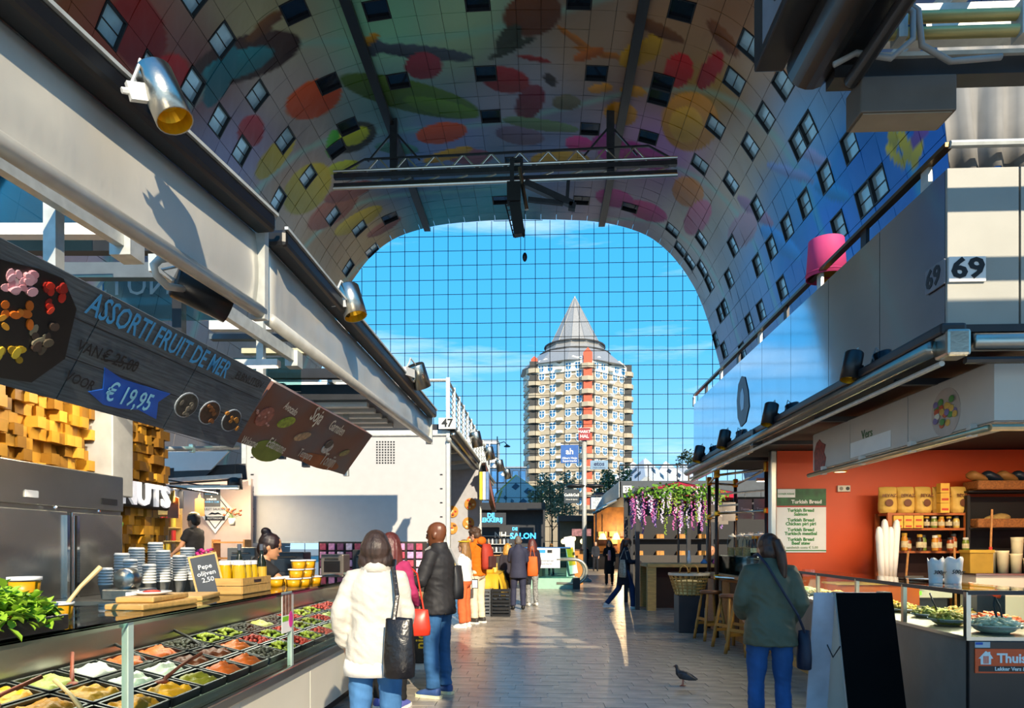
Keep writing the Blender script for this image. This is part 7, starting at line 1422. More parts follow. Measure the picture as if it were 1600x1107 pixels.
s0 = stool(); pos = [(PZ(1110, 1000), 'furthest turned wooden bar stool, below the wicker basket'), (PZ(1142, 1013), 'middle turned wooden bar stool'), (PZ(1165, 1024), 'nearest turned wooden bar stool, beside the woman in green')]
for k, (p, lb) in enumerate(pos):
    if k == 0: s0.location = (p.x, p.y, 0); s0['label'] = lb; s0.rotation_euler = (0, 0, R(12))
    else: dup(s0, (p.x, p.y, 0), R(12 + 9 * k), lb)
# wicker basket on a stand
p = PY(1096, 908, 12.2); t = E('wicker_basket', 'round wicker basket with hooped handles on a dark stand', 'basket', (p.x - .22, 12.2, 0)); wk = M('wicker_pale', 'a88444', .7, 0, .3, 40, .4, 60)
for k in range(7): z = .66 + k * .055; r = .24 + k * .017; MB().lathe([(r - .008, z), (r + .008, z), (r + .008, z + .016), (r - .008, z + .016)], 24, cap=False).build('hoop', wk, t)
for k in range(20): a = 2 * math.pi * k / 20; MB().tube([(.23 * math.cos(a), .23 * math.sin(a), .65), (.345 * math.cos(a), .345 * math.sin(a), 1.02)], .011, 5).build('stave', wk, t)
MB().lathe([(.001, .66), (.24, .66), (.26, .9), (.001, .92)], 18).build('lining', M('basket_fill', 'd8c48a', .6, 0, .5, 10), t); MB().lathe([(.33, 1.0), (.36, 1.0), (.36, 1.04), (.33, 1.04)], 24, cap=False).build('rim', M('rim_pale', 'c8c0b0', .5), t)
for s_ in (-1, 1): MB().tube([(s_ * .1 - .08, s_ * .06, 1.03), (s_ * .1 - .06, s_ * .06, 1.13), (s_ * .1, s_ * .06, 1.17), (s_ * .1 + .06, s_ * .06, 1.13), (s_ * .1 + .08, s_ * .06, 1.03)], .014, 6).build('handle', wk, t, smooth=True)
MB().bb(-.22, .22, -.22, .22, 0, .65).build('stand', M('stand_dark', '20222a', .5), t, bevel=.01)
# high table, chrome stool, bottles
p = PY(1010, 905, 16.0); t = E('high_table', 'tall wooden bar table under the hanging wisteria', 'table', (3.75, 16.6, 0)); MB().bb(-1.25, 1.3, -.5, .9, 1.02, 1.1).build('table_top', woodl, t, bevel=.008); MB().bb(-1.25, -1.05, -.48, -.3, 0, 1.02).build('leg', woodl, t); MB().bb(1.05, 1.25, -.48, -.3, 0, 1.02).build('leg', woodl, t); MB().bb(-1.25, -1.05, .7, .88, 0, 1.02).build('leg', woodl, t); MB().bb(1.05, 1.25, .7, .88, 0, 1.02).build('leg', woodl, t); MB().bb(-1.1, 1.1, .3, .34, 0, 1.0).build('modesty_panel', black, t)
def chrome_stool(loc, label):
    t = E('chrome_stool', label, 'stool', loc, group='chrome bar stools at the high table'); MB().lathe([(.2, 0), (.22, .01), (.2, .03), (.06, .05), (.035, .08), (.035, .72)], 20).build('pedestal', chrome, t, smooth=True); MB().lathe([(.14, .72), (.19, .74), (.19, .8), (.15, .82)], 18).build('seat', M('stool_leather', '5a2418', .4), t, smooth=True); me = MB().lathe([(.2, .82), (.22, .9), (.215, 1.05), (.2, 1.05)], 18, cap=False).mesh('back'); mob('backrest', me, M('stool_leather', '5a2418'), t, smooth=True); MB().lathe([(.16, .28), (.175, .29), (.16, .3)], 18, cap=False).build('foot_ring', chrome, t); 
    for k in range(3): a = k * 2.09; MB().tube([(.03 * math.cos(a), .03 * math.sin(a), .34), (.16 * math.cos(a), .16 * math.sin(a), .29)], .01, 6).build('foot_spoke', chrome, t)
p = PZ(1027, 944); chrome_stool((p.x, p.y, 0), 'chrome bar stool with a brown seat at the left end of the high table'); chrome_stool((p.x + .75, p.y + .1, 0), 'chrome bar stool with a brown seat in shade under the high table')
for k, (dx, c, r, h) in enumerate(((-.25, 'd8dce0', .05, .3), (.1, '3a6a9a', .08, .1), (.35, 'c84a8a', .05, .12), (.9, '40a8c0', .07, .15), (1.1, 'c8d0cc', .04, .22))):
    t = E(('glass_carafe', 'blue_box', 'flower_glass', 'cyan_cup', 'water_bottle')[k], ('clear glass carafe on the high table', 'small blue bowl on the high table', 'small pink flowers in a glass on the high table', 'cyan cup on the high table', 'clear water bottle on the high table')[k], ('carafe', 'bowl', 'flowers', 'cup', 'bottle')[k], (3.75 + dx, 16.3, 1.1)); MB().lathe([(r, 0), (r * 1.05, h * .4), (r * .5, h * .8), (r * .55, h)], 12).build('vessel', M('tab_' + c, c, .3), t, smooth=True); MB().lathe([(r * .5, h), (r * .45, h * 1.05)], 12).build('rim', M('tab_' + c, c), t)
# wisteria pergola
t = E('pergola', 'dark pergola frame hung with wisteria over the high table', 'pergola', (3.8, 17.2, 0)); x0 = XY(994, 16.6); x1 = XY(1104, 16.6)
for x in (x0, x1):
    for y in (16.4, 18.6): MB().bb(x - .05, x + .05, y - .05, y + .05, 0, 2.9).build('post', darkm, t, world=True)
for y in (16.4, 18.6): MB().bb(x0, x1, y - .04, y + .04, 2.75, 2.88).build('beam', darkm, t, world=True)
for k in range(5): x = x0 + (x1 - x0) * k / 4; MB().bb(x - .03, x + .03, 16.4, 18.6, 2.8, 2.86).build('cross_bar', darkm, t, world=True)
rn = random.Random(17); wcol = [('wis_lilac', 'b088c8'), ('wis_pink', 'c86aa8'), ('wis_white', 'd8cce0'), ('wis_green', '8aa43c'), ('wis_mauve', '9a6ab0')]
for k in range(58):
    x = x0 - .1 + (x1 - x0 + .5) * rn.random(); y = 16.2 + rn.choice((0, .15, .3, .9, 1.6)) ; L = rn.uniform(.35, .95); c = wcol[rn.choice((0, 0, 1, 1, 2, 3, 3, 4))]; m_ = MB()
    for j in range(34): q = j / 34; r = .06 * (1 - q * .75); a = rn.uniform(0, 6.28); p = V3(math.cos(a) * r, math.sin(a) * r, -q * L); m_.ball(p, (.022, .022, .02), 5, 4)
    o = tag(m_.build('wisteria_cluster', M(*c, .7, 0, .2, 20)), '%s wisteria cluster hanging from the pergola' % dict(wis_lilac='lilac', wis_pink='pink', wis_white='whitish', wis_green='green leafy', wis_mauve='mauve')[c[0]], 'flowers', 'hanging wisteria clusters'); o.location = (x, y, 2.78 + rn.uniform(-.1, .05))
lf = MB()
for k in range(7): leafcloud(lf, (x0 + .1 + k * (x1 - x0) / 6, 16.3 + rn.uniform(-.1, .3), 2.75 + rn.uniform(-.1, .1)), (.42, .3, .2), 130, .06, rn)
o = lf.build('wisteria_leaves', M('wis_leaf', '6a9a2c', .6, 0, .3, 8)); tag(o, 'band of green wisteria leaves along the pergola beam', 'leaves'); o['kind'] = 'stuff'
# red umbrella
p = PY(1060, 757, 19.0); t = E('parasol', 'red parasol behind the wisteria pergola', 'parasol', (p.x, 19.0, 0)); zt = ZY(754, 19.0); m_ = MB(); n = 8; r = 1.55
vs = [(0, 0, zt)] + [(r * math.cos(2 * math.pi * k / n + .39), r * math.sin(2 * math.pi * k / n + .39), zt - .36) for k in range(n)] + [(r * math.cos(2 * math.pi * k / n + .39), r * math.sin(2 * math.pi * k / n + .39), zt - .5) for k in range(n)]
for k in range(n): a = 1 + k; b = 1 + (k + 1) % n; o = MB().add([vs[0], vs[a], vs[b], vs[a + n], vs[b + n]], [(0, 1, 2), (1, 3, 4, 2)]).build('canopy_panel', M('parasol_red', 'b8203c', .7, 0, .06), t); o.modifiers.new('thickness', 'SOLIDIFY').thickness = .01
MB().tube([(0, 0, 0), (0, 0, zt + .06)], .03, 8).build('pole', darkm, t); txt('STREETFOOD', .13, whitetxt, t, frame((.2, -1.47, zt - .30), (1, .0, 0), (0, -1, 1.0)))
for k in range(n): MB().tube([vs[0], vs[1 + k]], .012, 4).build('rib', darkm, t)
# seated guests at the pergola
person('bald older man seated at the bar table on the right', (4.35, 17.6, 0), R(160), 1.78, dict(knR=(.05, .38, -.02), knL=(-.05, .38, -.02), anR=(0, .02, -.42), anL=(0, .02, -.42), hipz=.72, elR=(.05, .14, -.2), wrR=(-.1, .18, .12)), skinC, fabric('far_top_dark', '24242c'), fabric('far_leg_dark', '20222a'), M('shoe_black', '141212'), None, 'none', .028)
t = E('bar_chair', 'dark bar chair under the seated older man', 'chair', (4.35, 17.6, 0)); MB().bb(-.2, .2, -.2, .2, .56, .62).build('seat', black, t)
for sx_ in (-1, 1):
    for sy_ in (-1, 1): MB().bar((sx_ * .17, sy_ * .17, .56), (sx_ * .2, sy_ * .2, 0), .03).build('leg', black, t)
person('person in a dark blue jumper with grey hair standing by the bar poles', (4.6, 15.0, 0), R(60), 1.68, dict(elR=(.05, .14, -.2), wrR=(-.05, .2, .12)), skinC, fabric('far_top_blue', '1f2a44'), fabric('far_leg_dark', '20222a'), M('shoe_black', '141212'), gyhair if 'gyhair' in globals() else M('hair_grey', '6a625c', .6, 0, .3, 30), 'short', .024)
# ================================================================== FAR STALLS
def far_stall(px0, px1, ptop, pbot_roof, Y, depth, label, body, roofm, sign=None, warm=0):
    a = PY(px0, ptop, Y); b = PY(px1, ptop, Y); zr_ = a.z; zb_ = ZY(pbot_roof, Y); t = E('market_stall', label, 'stall', ((a.x + b.x) / 2, Y, 0)); w = b.x - a.x
    MB().bb(-w / 2, w / 2, 0, depth, zb_, zr_).build('roof_fascia', roofm, t); MB().bb(-w / 2, w / 2, 1.2, 1.3, 0, zb_).build('back_wall', body, t); MB().bb(-w / 2 + .1, w / 2 - .1, .1, .6, 0, 1.05).build('counter', M('far_counter', '3a342e', .5), t); MB().bb(-w / 2 + .05, w / 2 - .05, .05, .65, 1.05, 1.1).build('counter_top', wood, t)
    for x in (-w / 2 + .06, w / 2 - .06): MB().bb(x - .05, x + .05, 0, .1, 0, zb_).build('post', darkm, t)
    return t, w, zb_, zr_
t, w, zb, zr2 = far_stall(742, 852, 786, 797, 34, 4, 'dark hairdressing stall with blue lettering left of the far tree', M('salon_wall', '30333a', .5), darkm)
for k in range(3): MB().bb(-w / 2 + .3, w / 2 - 1.7, 1.0, 1.2, 1.2 + k * .42, 1.23 + k * .42).build('shelf_board', galv, t)
for k in range(14):
    o = tag(MB().lathe([(.05, 0), (.055, .18), (.03, .22), (.03, .26)], 8).build('shampoo_bottle', M('far_bottle' + str(k % 3), ('d8dce0', '6a7a8a', 'b8a890')[k % 3], .3)), '%s bottle on the salon shelves' % ('white', 'blue-grey', 'beige')[k % 3], 'bottle', 'bottles on the salon shelves'); o.location = Vector(t.location) + V3(-w / 2 + .4 + (k % 7) * .2, 1.08, 1.235 + .42 * (k // 7))
neon = M('neon_blue', '40b0ff', .5, 0, .05, emit=2.2)
txt('SALON', .42, neon, t, frame((.62, 1.18, 2.05), (1, 0, 0), (0, -1, 0)), bold=.02); txt('DE', .22, neon, t, frame((.2, 1.18, 2.42), (1, 0, 0), (0, -1, 0)), bold=.02); txt('DE\nLEKKERIJ', .3, neon, t, frame((-.95, -.02, 2.95), (1, 0, 0), (0, -1, 0)), bold=.02, line=.8); MB().bb(-1.7, -.2, .0, .05, 2.6, 3.2).build('sign_panel', M('sign_dark', '2a3038', .5), t)
txt('NH', .42, whitetxt, t, frame((-.55, 1.18, 2.1), (1, 0, 0), (0, -1, 0)), bold=.02)
t, w, zb, zr2 = far_stall(930, 1010, 770, 790, 46, 5, 'warmly lit far stall with a dark blue sign and lampshades', M('le_wall', '8a5a24', .6, 0, .3, 3), M('le_sign', '1c2440', .5))
txt('Le Maroc', .7, M('letter_cream', 'e8d8a0', .5, emit=.4), t, frame((.2, -.02, zr2 - .55), (1, 0, 0), (0, -1, 0)), bold=.01)
for k in range(4):
    for i in range(3): MB().bb(-w / 2 + .3 + k * .75, -w / 2 + .85 + k * .75, 1.0, 1.2, 1.2 + i * .5, 1.55 + i * .5).build('display_box', M(*(('db_a', 'c88a34', .5), ('db_b', '6a3a1c', .5), ('db_c', 'd8b46a', .5))[(k + i) % 3]), t)
for k in range(3):
    o = E('hanging_lampshade', 'glowing cream lampshade in the warm far stall, %s' % ('left', 'middle', 'right')[k], 'lamp', Vector(t.location) + V3(-w / 2 + .5 + k * .9, .1, 2.1), group='lampshades of the warm stall'); MB().lathe([(.12, .3), (.28, -.1), (.27, -.1), (.11, .3)], 14, cap=False).build('shade', M('shade_glow', 'ffd890', .6, emit=1.6), o); MB().tube([(0, 0, .3), (0, 0, .8)], .01, 4).build('cord', black, o)
L_ = bpy.data.lights.new('warm_stall_light', 'POINT'); L_.energy = 260; L_.color = (1, .7, .35); lo = bpy.data.objects.new('warm_stall_light', L_); COL.objects.link(lo); lo.parent = t; lo.location = (0, -.3, 2.6)
t, w, zb, zr2 = far_stall(872, 928, 806, 815, 50, 4, 'small far stall with round globe lamps behind the sign pole', M('far_wall_teal', '3c4a4a', .6), darkm)
for k in range(3):
    o = E('globe_lamp', 'round glowing globe lamp in the small far stall, %s' % ('left', 'middle', 'right')[k], 'lamp', Vector(t.location) + V3(-.9 + k * .7, .1, 1.9 + .2 * (k % 2)), group='globe lamps'); MB().ball((0, 0, 0), .2, 12, 8).build('globe', M('globe_glow', 'ffe0a0', .5, emit=2.0), o, smooth=True); MB().tube([(0, 0, .2), (0, 0, .6)], .015, 4).build('cord', black, o)
o = E('price_screen', 'pink menu screen on the small far stall', 'screen', Vector(t.location) + V3(.4, .0, 2.55)); MB().bb(-.75, .75, -.03, .03, -.3, .3).build('frame', black, o); MB().bb(-.7, .7, -.04, -.03, -.26, .26).build('screen', M('screen_pink', 'c88a80', .4, 0, .4, 6, emit=.5), o)
# big dark stall roof (27) on the right behind the pergola
t = E('market_stall', 'dark grey stall roof numbered 27 behind the wisteria pergola', 'stall', (XY(1030, 24), 24, 0)); a = PY(968, 752, 24); b = PY(1110, 752, 24); z0 = ZY(778, 24)
MB().bb(a.x, b.x + 3, 24, 30, z0, a.z).build('fascia', M('roof_blue_grey', '3c444c', .5), t, world=True); q0 = PY(968, 752, 24); q1 = PY(950, 770, 33)
MB().bb(a.x - .02, a.x + .05, 24, 34, z0, a.z - .02).build('side_fascia', galv, t, world=True); MB().bb(a.x + .4, b.x + 3, 25, 25.1, 0, z0).build('back_wall', M('stall27_dark', '100e10', .6), t, world=True); MB().tube([(a.x, 24, a.z + .55), (b.x + 3, 24, a.z + .55)], .03, 6).build('rail', darkm, t, world=True)
for k in range(7): x = a.x + k * 1.0; MB().tube([(x, 24, a.z), (x, 24, a.z + .55)], .02, 5).build('rail_post', darkm, t, world=True)
for k in range(5): x = a.x - .1; MB().tube([(x, 24 + k * 1.6, z0 - .1), (x - .35, 24 + k * 1.6, z0 - .25)], .06, 8).build('spotlight_can', steel, t, world=True)
MB().bb(a.x + .12, a.x + .42, 23.97, 24, z0 + .15, z0 + .4).build('number_panel', whitetxt, t, world=True); txt('27', .2, blacktxt, t, frame((a.x + .27, 23.965, z0 + .27), (1, 0, 0), (0, -1, 0)), world=True, bold=.02)
for k in range(2): MB().bb(a.x + .4 + k * 2.8, a.x + .5 + k * 2.8, 24.2, 24.3, 0, z0).build('post', darkm, t, world=True)
for k in range(8):
    o = tag(MB().bb(-.13, .13, -.1, .1, 0, .16).build('lit_display', M('disp_glow', 'a8702c', .5, 0, .5, 9, emit=.25)), 'small lit display box in the dark stall behind the pergola', 'display', 'lit displays in the dark stall'); o.location = (a.x + .8 + (k % 4) * .75, 24.85, 1.2 + .6 * (k // 4))
    o = None
MB().bb(a.x + .5, b.x + 1, 24.65, 25.0, 0, 1.2).build('counter', M('far_counter', '3a342e'), t, world=True); MB().bb(a.x + .5, b.x + 1, 24.7, 25.0, 1.77, 1.8).build('shelf_board', black, t, world=True)
# potted tree on the roof
p = PY(1076, 742, 24.5); tree(1076, 745, 706, 24.5, .42, 'small potted olive tree on the roof of stall 27', lfd, 420, .06, 5, basez=a.z, trunk=.03)
# tall sign pole
t = E('sign_pole', 'tall grey pole carrying shop signs in the middle of the hall', 'sign pole', (XY(913, 29.6), 29.6, 0)); Yp = 29.6
MB().tube([(0, 0, 0), (0, 0, ZY(688, Yp))], .10, 12).build('pole', galv, t, smooth=True); MB().lathe([(.32, 0), (.32, .05), (.14, .2), (.11, .35)], 16).build('base', galv, t, smooth=True)
def psign(px, py, w, h, mat, nm, lines, arm=True):
    c = PY(px, py, Yp - .12) - t.location; s_ = MB().bb(-w / 2, w / 2, -.05, .05, -h / 2, h / 2).build(nm, mat, t); s_.location = c
    for s, z, sz, m_, bd in lines: txt(s, sz, m_, s_, frame((0, -.055, z), (1, 0, 0), (0, -1, 0)), bold=bd)
    if arm: 
        MB().bar((0, 0, c.z + h / 2 + .1), (c.x + math.copysign(w / 2, c.x), 0, c.z + h / 2 + .1), .05).build('arm', darkm, t); MB().bar((c.x, 0, c.z + h / 2), (c.x, 0, c.z + h / 2 + .1), .04).build('hanger', darkm, t)
psign(913, 679, .5, .52, M('sign_red', '9a1c28', .4), 'red_sign', (('MARKT', .1, .16, whitetxt, .02), ('HAL', -.1, .2, whitetxt, .02)), False)
psign(890, 710, .76, .78, M('sign_blue', '1f5aa8', .4), 'blue_sign', (('ah', .1, .36, whitetxt, .02), ('Albert Heijn', -.18, .13, whitetxt, .01), ('Supermarkt', -.3, .13, whitetxt, .01)))
psign(936, 727, .75, .38, M('sign_steel_blue', '7a9ab8', .4), 'grey_blue_sign', (('etos', .04, .26, M('navy_letter', '16305c', .4), .03), ('Health & Beauty', -.12, .08, M('navy_letter', '16305c'), .01)))
psign(893, 776, .64, .60, M('sign_charcoal', '2e3840', .4), 'charcoal_sign', (('Gall&Gall', .05, .17, whitetxt, .02), ('Wines & Spirits', -.14, .08, whitetxt, .01)))
psign(933, 787, .52, .5, M('sign_pale', 'c8d0d8', .4), 'pale_sign', (('DE\nTUIN\nTRAP', 0, .16, M('pale_letter', '9aa4ae', .4), .01),))
for px in (900, 929): c = PY(px, 760, Yp) - t.location; MB().ball(c, (.42, .3, .09), 14, 6).build('lamp_dish', darkm, t, smooth=True); MB().bar((0, 0, c.z), (c.x, 0, c.z), .04).build('arm', darkm, t)
# ---------------------------------------------------------------- escalator
t = E('escalator', 'glass-sided escalator head with white notice in the middle of the hall', 'escalator', (.4, 26, 0)); Ye = 24.4; a = PY(830, 912, Ye); b = PY(896, 850, Ye)
gE = glass('escalator_glass', (.72, .9, .86), .12)
MB().bb(a.x - .4, b.x, Ye, Ye + .03, .35, 1.42).build('side_glass', gE, t, world=True); MB().bb(a.x - .4, b.x, Ye + 1.3, Ye + 1.33, .35, 1.42).build('side_glass', gE, t, world=True)
MB().bb(a.x - .4, b.x + .2, Ye - .03, Ye + 1.36, 0, .38).build('base', M('escalator_base', '9ac0ac', .35, 0, .06), t, world=True)
for y in (Ye, Ye + 1.33):
    MB().tube([(a.x - .5, y, 1.46), (b.x - .1, y, 1.46)], .035, 8).build('top_rail', chrome, t, world=True)
    arc = [(b.x - .6 , y, 1.05)] + [(b.x + .05 + .42 * math.sin(q), y, .62 + .43 * math.cos(q)) for q in [k * math.pi / 10 for k in range(11)]] + [(b.x - .6, y, .2)]
    MB().tube(arc, .06, 8).build('handrail_loop', M('handrail_steel', 'b8b4a4', .3, .6), t, world=True, smooth=True)
MB().bb(a.x, PY(875, 912, Ye).x, Ye - .05, Ye - .03, ZY(888, Ye), ZY(857, Ye)).build('notice', whitetxt, t, world=True)
c = PY(853, 872, Ye); MB().bb(c.x - .25, c.x - .02, Ye - .056, Ye - .05, c.z + .17, c.z + .28).build('blue_logo', M('neon_flat', '2a9ad8', .5), t, world=True); MB().bb(c.x + .05, c.x + .22, Ye - .056, Ye - .05, c.z + .17, c.z + .28).build('dark_logo', blacktxt, t, world=True); txt('Parkeergarage', .1, M('navy_letter', '16305c'), t, frame((c.x, Ye - .055, c.z - .1), (1, 0, 0), (0, -1, 0)), world=True); txt('Supermarkt', .09, M('navy_letter', '16305c'), t, frame((c.x, Ye - .055, c.z - .22), (1, 0, 0), (0, -1, 0)), world=True)
MB().box((b.x + .1, Ye - .1, .2), (.25, .2, .4)).build('floor_box', darkm, t, world=True)
t = E('sandwich_sign', 'yellow and white folding sign leaning behind the escalator', 'pavement sign', PY(892, 868, 27)); me = MB().bb(-.16, .16, -.02, .02, -.75, .75).mesh('panel'); me.transform(RY(-10) @ RX(8)); mob('panel', me, white, t); me = MB().bb(-.13, .13, -.03, -.02, -.4, .3).mesh('print'); me.transform(RY(-10) @ RX(8)); mob('yellow_print', me, M('print_yellow', 'd8b020', .5), t); me = MB().bb(-.16, .16, .3, .34, -.95, .7).mesh('rear_panel'); me.transform(RX(-4)); mob('rear_panel', me, white, t)
t = E('wood_partition', 'orange wooden partition beside the escalator foot', 'partition', (XY(903, 27.5), 27.5, 0)); MB().bb(-.35, .2, -.1, .1, 0, 1.35).build('panel', M('part_wood', 'b87a34', .5, 0, .15), t); MB().bb(-.37, .22, -.12, .12, 1.35, 1.4).build('cap', woodd, t)
# ================================================================== PEOPLE in the aisle
def wpt(loc, rz, p): return Vector(loc) + Matrix.Rotation(rz, 3, 'Z') @ Vector(p)
dkhair = M('hair_dark', '2a1d18', .55, 0, .35, 30, .3, 60, stretch=(1, 1, .2)); brhair = M('hair_brown', '4a2c20', .5, 0, .35, 30, .3, 60, stretch=(1, 1, .2)); lbhair = M('hair_light_brown', '8a6234', .5, 0, .3, 30, .3, 60, stretch=(1, 1, .2)); blhair = M('hair_black', '161214', .5, 0, .3, 30, .2, 60); gyhair = M('hair_grey', '6a625c', .6, 0, .3, 30)
whs = M('sole_white', 'e8e6e0', .6, 0, .05)
# woman in the cream jumper
L = (-1.05, 4.3, 0); rz = R(8)
p, J = person('woman seen from behind in a cream jumper and blue jeans at the glass counter', L, rz, 1.63, dict(lean=.03, elL=(-.085, -.04, -.245), wrL=(.03, .10, -.215), elR=(.05, .05, -.26), wrR=(-.03, .17, -.12), hemz=-.10, hemf=.012, slv=1.05), skinA, fabric('knit_cream', 'cfc8bb', .06, .9, .5, 16), jeans('denim_light', '4a78a8'), M('boot_brown', '5a3a28', .6), M('hair_salt', '3b2c26', .5, 0, .6, 22, .3, 60, stretch=(1, 1, .25)), 'bob', .011, build=1.0, tl=.022)
MB().loft([(J['hip'] + V3(0, -.008, -.17), .198, .150), (J['hip'] + V3(0, -.008, -.12), .20, .152), (J['hip'] + V3(0, -.006, -.07), .19, .145)], 24).build('shirt_tail', fabric('cotton_white', 'f0ece6', .04), p, smooth=True)
MB().tube([J['nk'] + V3(0, -.008, -.05), J['nk'] + V3(0, 0, .0), J['nk'] + V3(0, .004, .03)], [.10, .09, .085], 16).build('roll_collar', fabric('knit_cream', 'e9e3d8'), p, smooth=True)
bl = wpt(L, rz, (.165, -.24, .89)); s1 = wpt(L, rz, (.12, -.10, 1.37)); s0 = wpt(L, rz, (.10, .09, 1.34)); sm = wpt(L, rz, (.15, -.19, 1.2))
bag('black leather shoulder bag on the right hip of the woman in cream', tuple(bl), 0, .19, .36, .12, M('black_leather', '19171a', .3, 0, .2, 15, .3, 25), [s0, wpt(L, rz, (.12, 0, 1.41)), s1, sm, bl + V3(-.03, -.01, .17)], sr=.014)
# woman in magenta behind her
L = (-1.40, 6.3, 0); rz = R(-12)
p, J = person('woman in a magenta top with long dark red hair beside the glass counter', L, rz, 1.66, dict(hairlen=.27, elR=(.06, .03, -.25), wrR=(-.02, .17, -.14), hemz=-.12), skinA, fabric('magenta_knit', 'a8325e', .1), fabric('leggings_black', '1a1a1c', .15), M('shoe_blue', '5a62b0', .6), M('hair_auburn', '5a2a26', .45, 0, .35, 28, .3, 60, stretch=(1, 1, .2)), 'long', .013, sole=whs)
bl = wpt(L, rz, (.25, .02, .80)); bag('red leather handbag hanging beside the woman in magenta', tuple(bl), 0, .26, .24, .12, M('red_leather', 'd8361e', .35, 0, .1, 12), [bl + V3(-.07, 0, .12), bl + V3(-.1, 0, .45), wpt(L, rz, (.15, .0, 1.36)), bl + V3(.0, .05, .45), bl + V3(.07, 0, .12)])
# man with a shaved head
L = (-1.03, 6.85, 0); rz = R(66)
jk = fabric('jacket_charcoal', '2b2a2c', .12, .6, .4, 8)
p, J = person('man with a shaved head in a dark jacket and blue jeans, seen from behind', L, rz, 1.78, dict(elL=(-.10, .04, -.25), wrL=(-.05, .235, -.01), elR=(.05, .08, -.24), wrR=(-.12, .2, .0), hemz=-.11, hemf=.015, slv=1.15, lean=-.02, hdL=(-.1, .9, .15), palmL=(.3, 0, -1)), skinB, jk, jeans('denim_mid', '35608e'), M('trainer_blue', '2f4f86', .6, 0, .2, 10), None, 'none', .011, build=1.0, tl=.022, sole=M('sole_cream', 'e4dfb8', .6), look=(R(8), .05), leg_flare=1.12)
MB().tube([wpt((0, 0, 0), 0, q) for q in ((-.05, .12, 1.46), (-.02, .02, 1.545), (.05, -.10, 1.48), (.13, -.15, 1.30), (.13, -.16, 1.15))], .016, 6).build('bag_strap', M('strap_grey', '9a9a98', .6), p)
bl = wpt(L, rz, (.12, -.155, 1.14)); bag('small black sling bag on the back of the man in the dark jacket', tuple(bl), rz, .15, .34, .10, M('nylon_black', '232326', .5, 0, .2, 12))
# pair further on
L = (-1.42, 12.7, 0)
p, J = person('woman in a striped top and coral trousers with a yellow hairband', L, R(75), 1.66, dict(hairlen=.26, hemz=-.02, elR=(.04, .1, -.24), wrR=(-.02, .2, -.05), elL=(-.04, .08, -.24), wrL=(.02, .2, -.05)), skinA, M('stripe_knit', 'e6e0da', .85, 0, .12, 30, stretch=(.2, .2, 3)), fabric('coral_cotton', 'd4673a', .1), M('shoe_white', 'dcd8d0', .6), lbhair, 'long', .018, leg_flare=1.35, sole=whs)
MB().lathe([(.105, -.012), (.112, 0), (.105, .012)], 16, J['HX'](0, -.01, .085), cap=False).build('hairband', M('hairband_yellow', 'd8b020', .6), p)
pc = wpt(L, R(75), (.22, -.12, .80)); t = E('badge_card', 'white badge card hanging at the hip of the woman in coral trousers', 'badge', tuple(pc))
MB().bb(-.06, .06, -.006, .006, -.09, .09).build('holder', blackp, t, bevel=.004); MB().bb(-.048, .048, -.009, -.004, -.075, .07).build('card', whitetxt, t)
MB().tube([(0, 0, .09), (-.03, .02, .17), (-.06, .06, .3)], .005, 5).build('lanyard', blackp, t)
L = (-1.24, 13.4, 0)
og = fabric('hoodie_orange', 'd46a14', .1)
p, J = person('young man in an orange hoodie and cream trousers looking down', L, R(60), 1.92, dict(elL=(-.04, .08, -.26), wrL=(.0, .16, -.18), elR=(.04, .06, -.26), wrR=(-.04, .16, -.18), hemz=-.08), skinA, og, fabric('chino_cream', 'e4d2b4', .08), M('shoe_dark', '3a3632', .6), M('hair_curly', '4a3220', .6, 0, .3, 30), 'curly', .018, sleeve=.6, look=(R(5), .35), sole=whs, leg_flare=1.1)
MB().ball(J['nk'] + V3(0, -.10, -.01), (.12, .07, .09), 12, 8).build('hood', og, p, smooth=True)
bl = wpt(L, R(60), (0, -.23, 1.32)); t = E('backpack', 'red and dark backpack on the man in the orange hoodie', 'backpack', tuple(bl), R(60))
MB().loft([((0, 0, -.26), .13, .07, (0, 0, 1)), ((0, -.01, -.2), .15, .10, (0, 0, 1)), ((0, 0, .1), .15, .09, (0, 0, 1)), ((0, .02, .24), .11, .06, (0, 0, 1))], 14).build('sack', M('pack_red', 'a8321e', .7), t, smooth=True)
MB().bb(-.10, .10, -.15, -.09, -.22, .0).build('pocket', M('pack_dark', '4a2a28', .7), t, bevel=.01)
for sx_ in (-1, 1): MB().tube([(sx_ * .1, .06, .2), (sx_ * .13, .2, .24), (sx_ * .14, .33, .1), (sx_ * .14, .2, -.2)], .018, 6).build('strap', blackp, t)
# man in a suit
L = (-.54, 16.3, 0); st_ = fabric('suit_slate', '34364a', .08, .7)
p, J = person('man in a slate blue suit with his back turned', L, R(4), 1.80, dict(hemz=-.19, elR=(.04, .06, -.25), wrR=(-.08, .2, -.02), elL=(-.04, .06, -.25), wrL=(.08, .2, -.02)), skinC, st_, fabric('suit_trouser', '33354a', .08, .7), M('shoe_black', '141212', .3), gyhair, 'crop', .02, build=1.05, leg_flare=1.05)
L = (-.22, 17.2, 0)
p, J = person('woman with auburn hair standing just right of the man in the suit', L, R(30), 1.74, dict(hairlen=.12, hemz=-.12), skinA, fabric('coat_plum', '3a2a34', .1), M('print_trouser', '8a8a88', .8, 0, .8, 40), M('shoe_white', 'dcd8d0'), M('hair_auburn', '5a2a26'), 'long', .022)
bl = (-.20, 16.75, 1.02); bag('bright orange tote bag between the suited man and the escalator', bl, 0, .26, .48, .1, M('tote_orange', 'e0641c', .7), [(-.26, 16.75, 1.24), (-.24, 16.85, 1.5), (-.2, 16.9, 1.52), (-.14, 16.75, 1.24)], name='tote_bag')
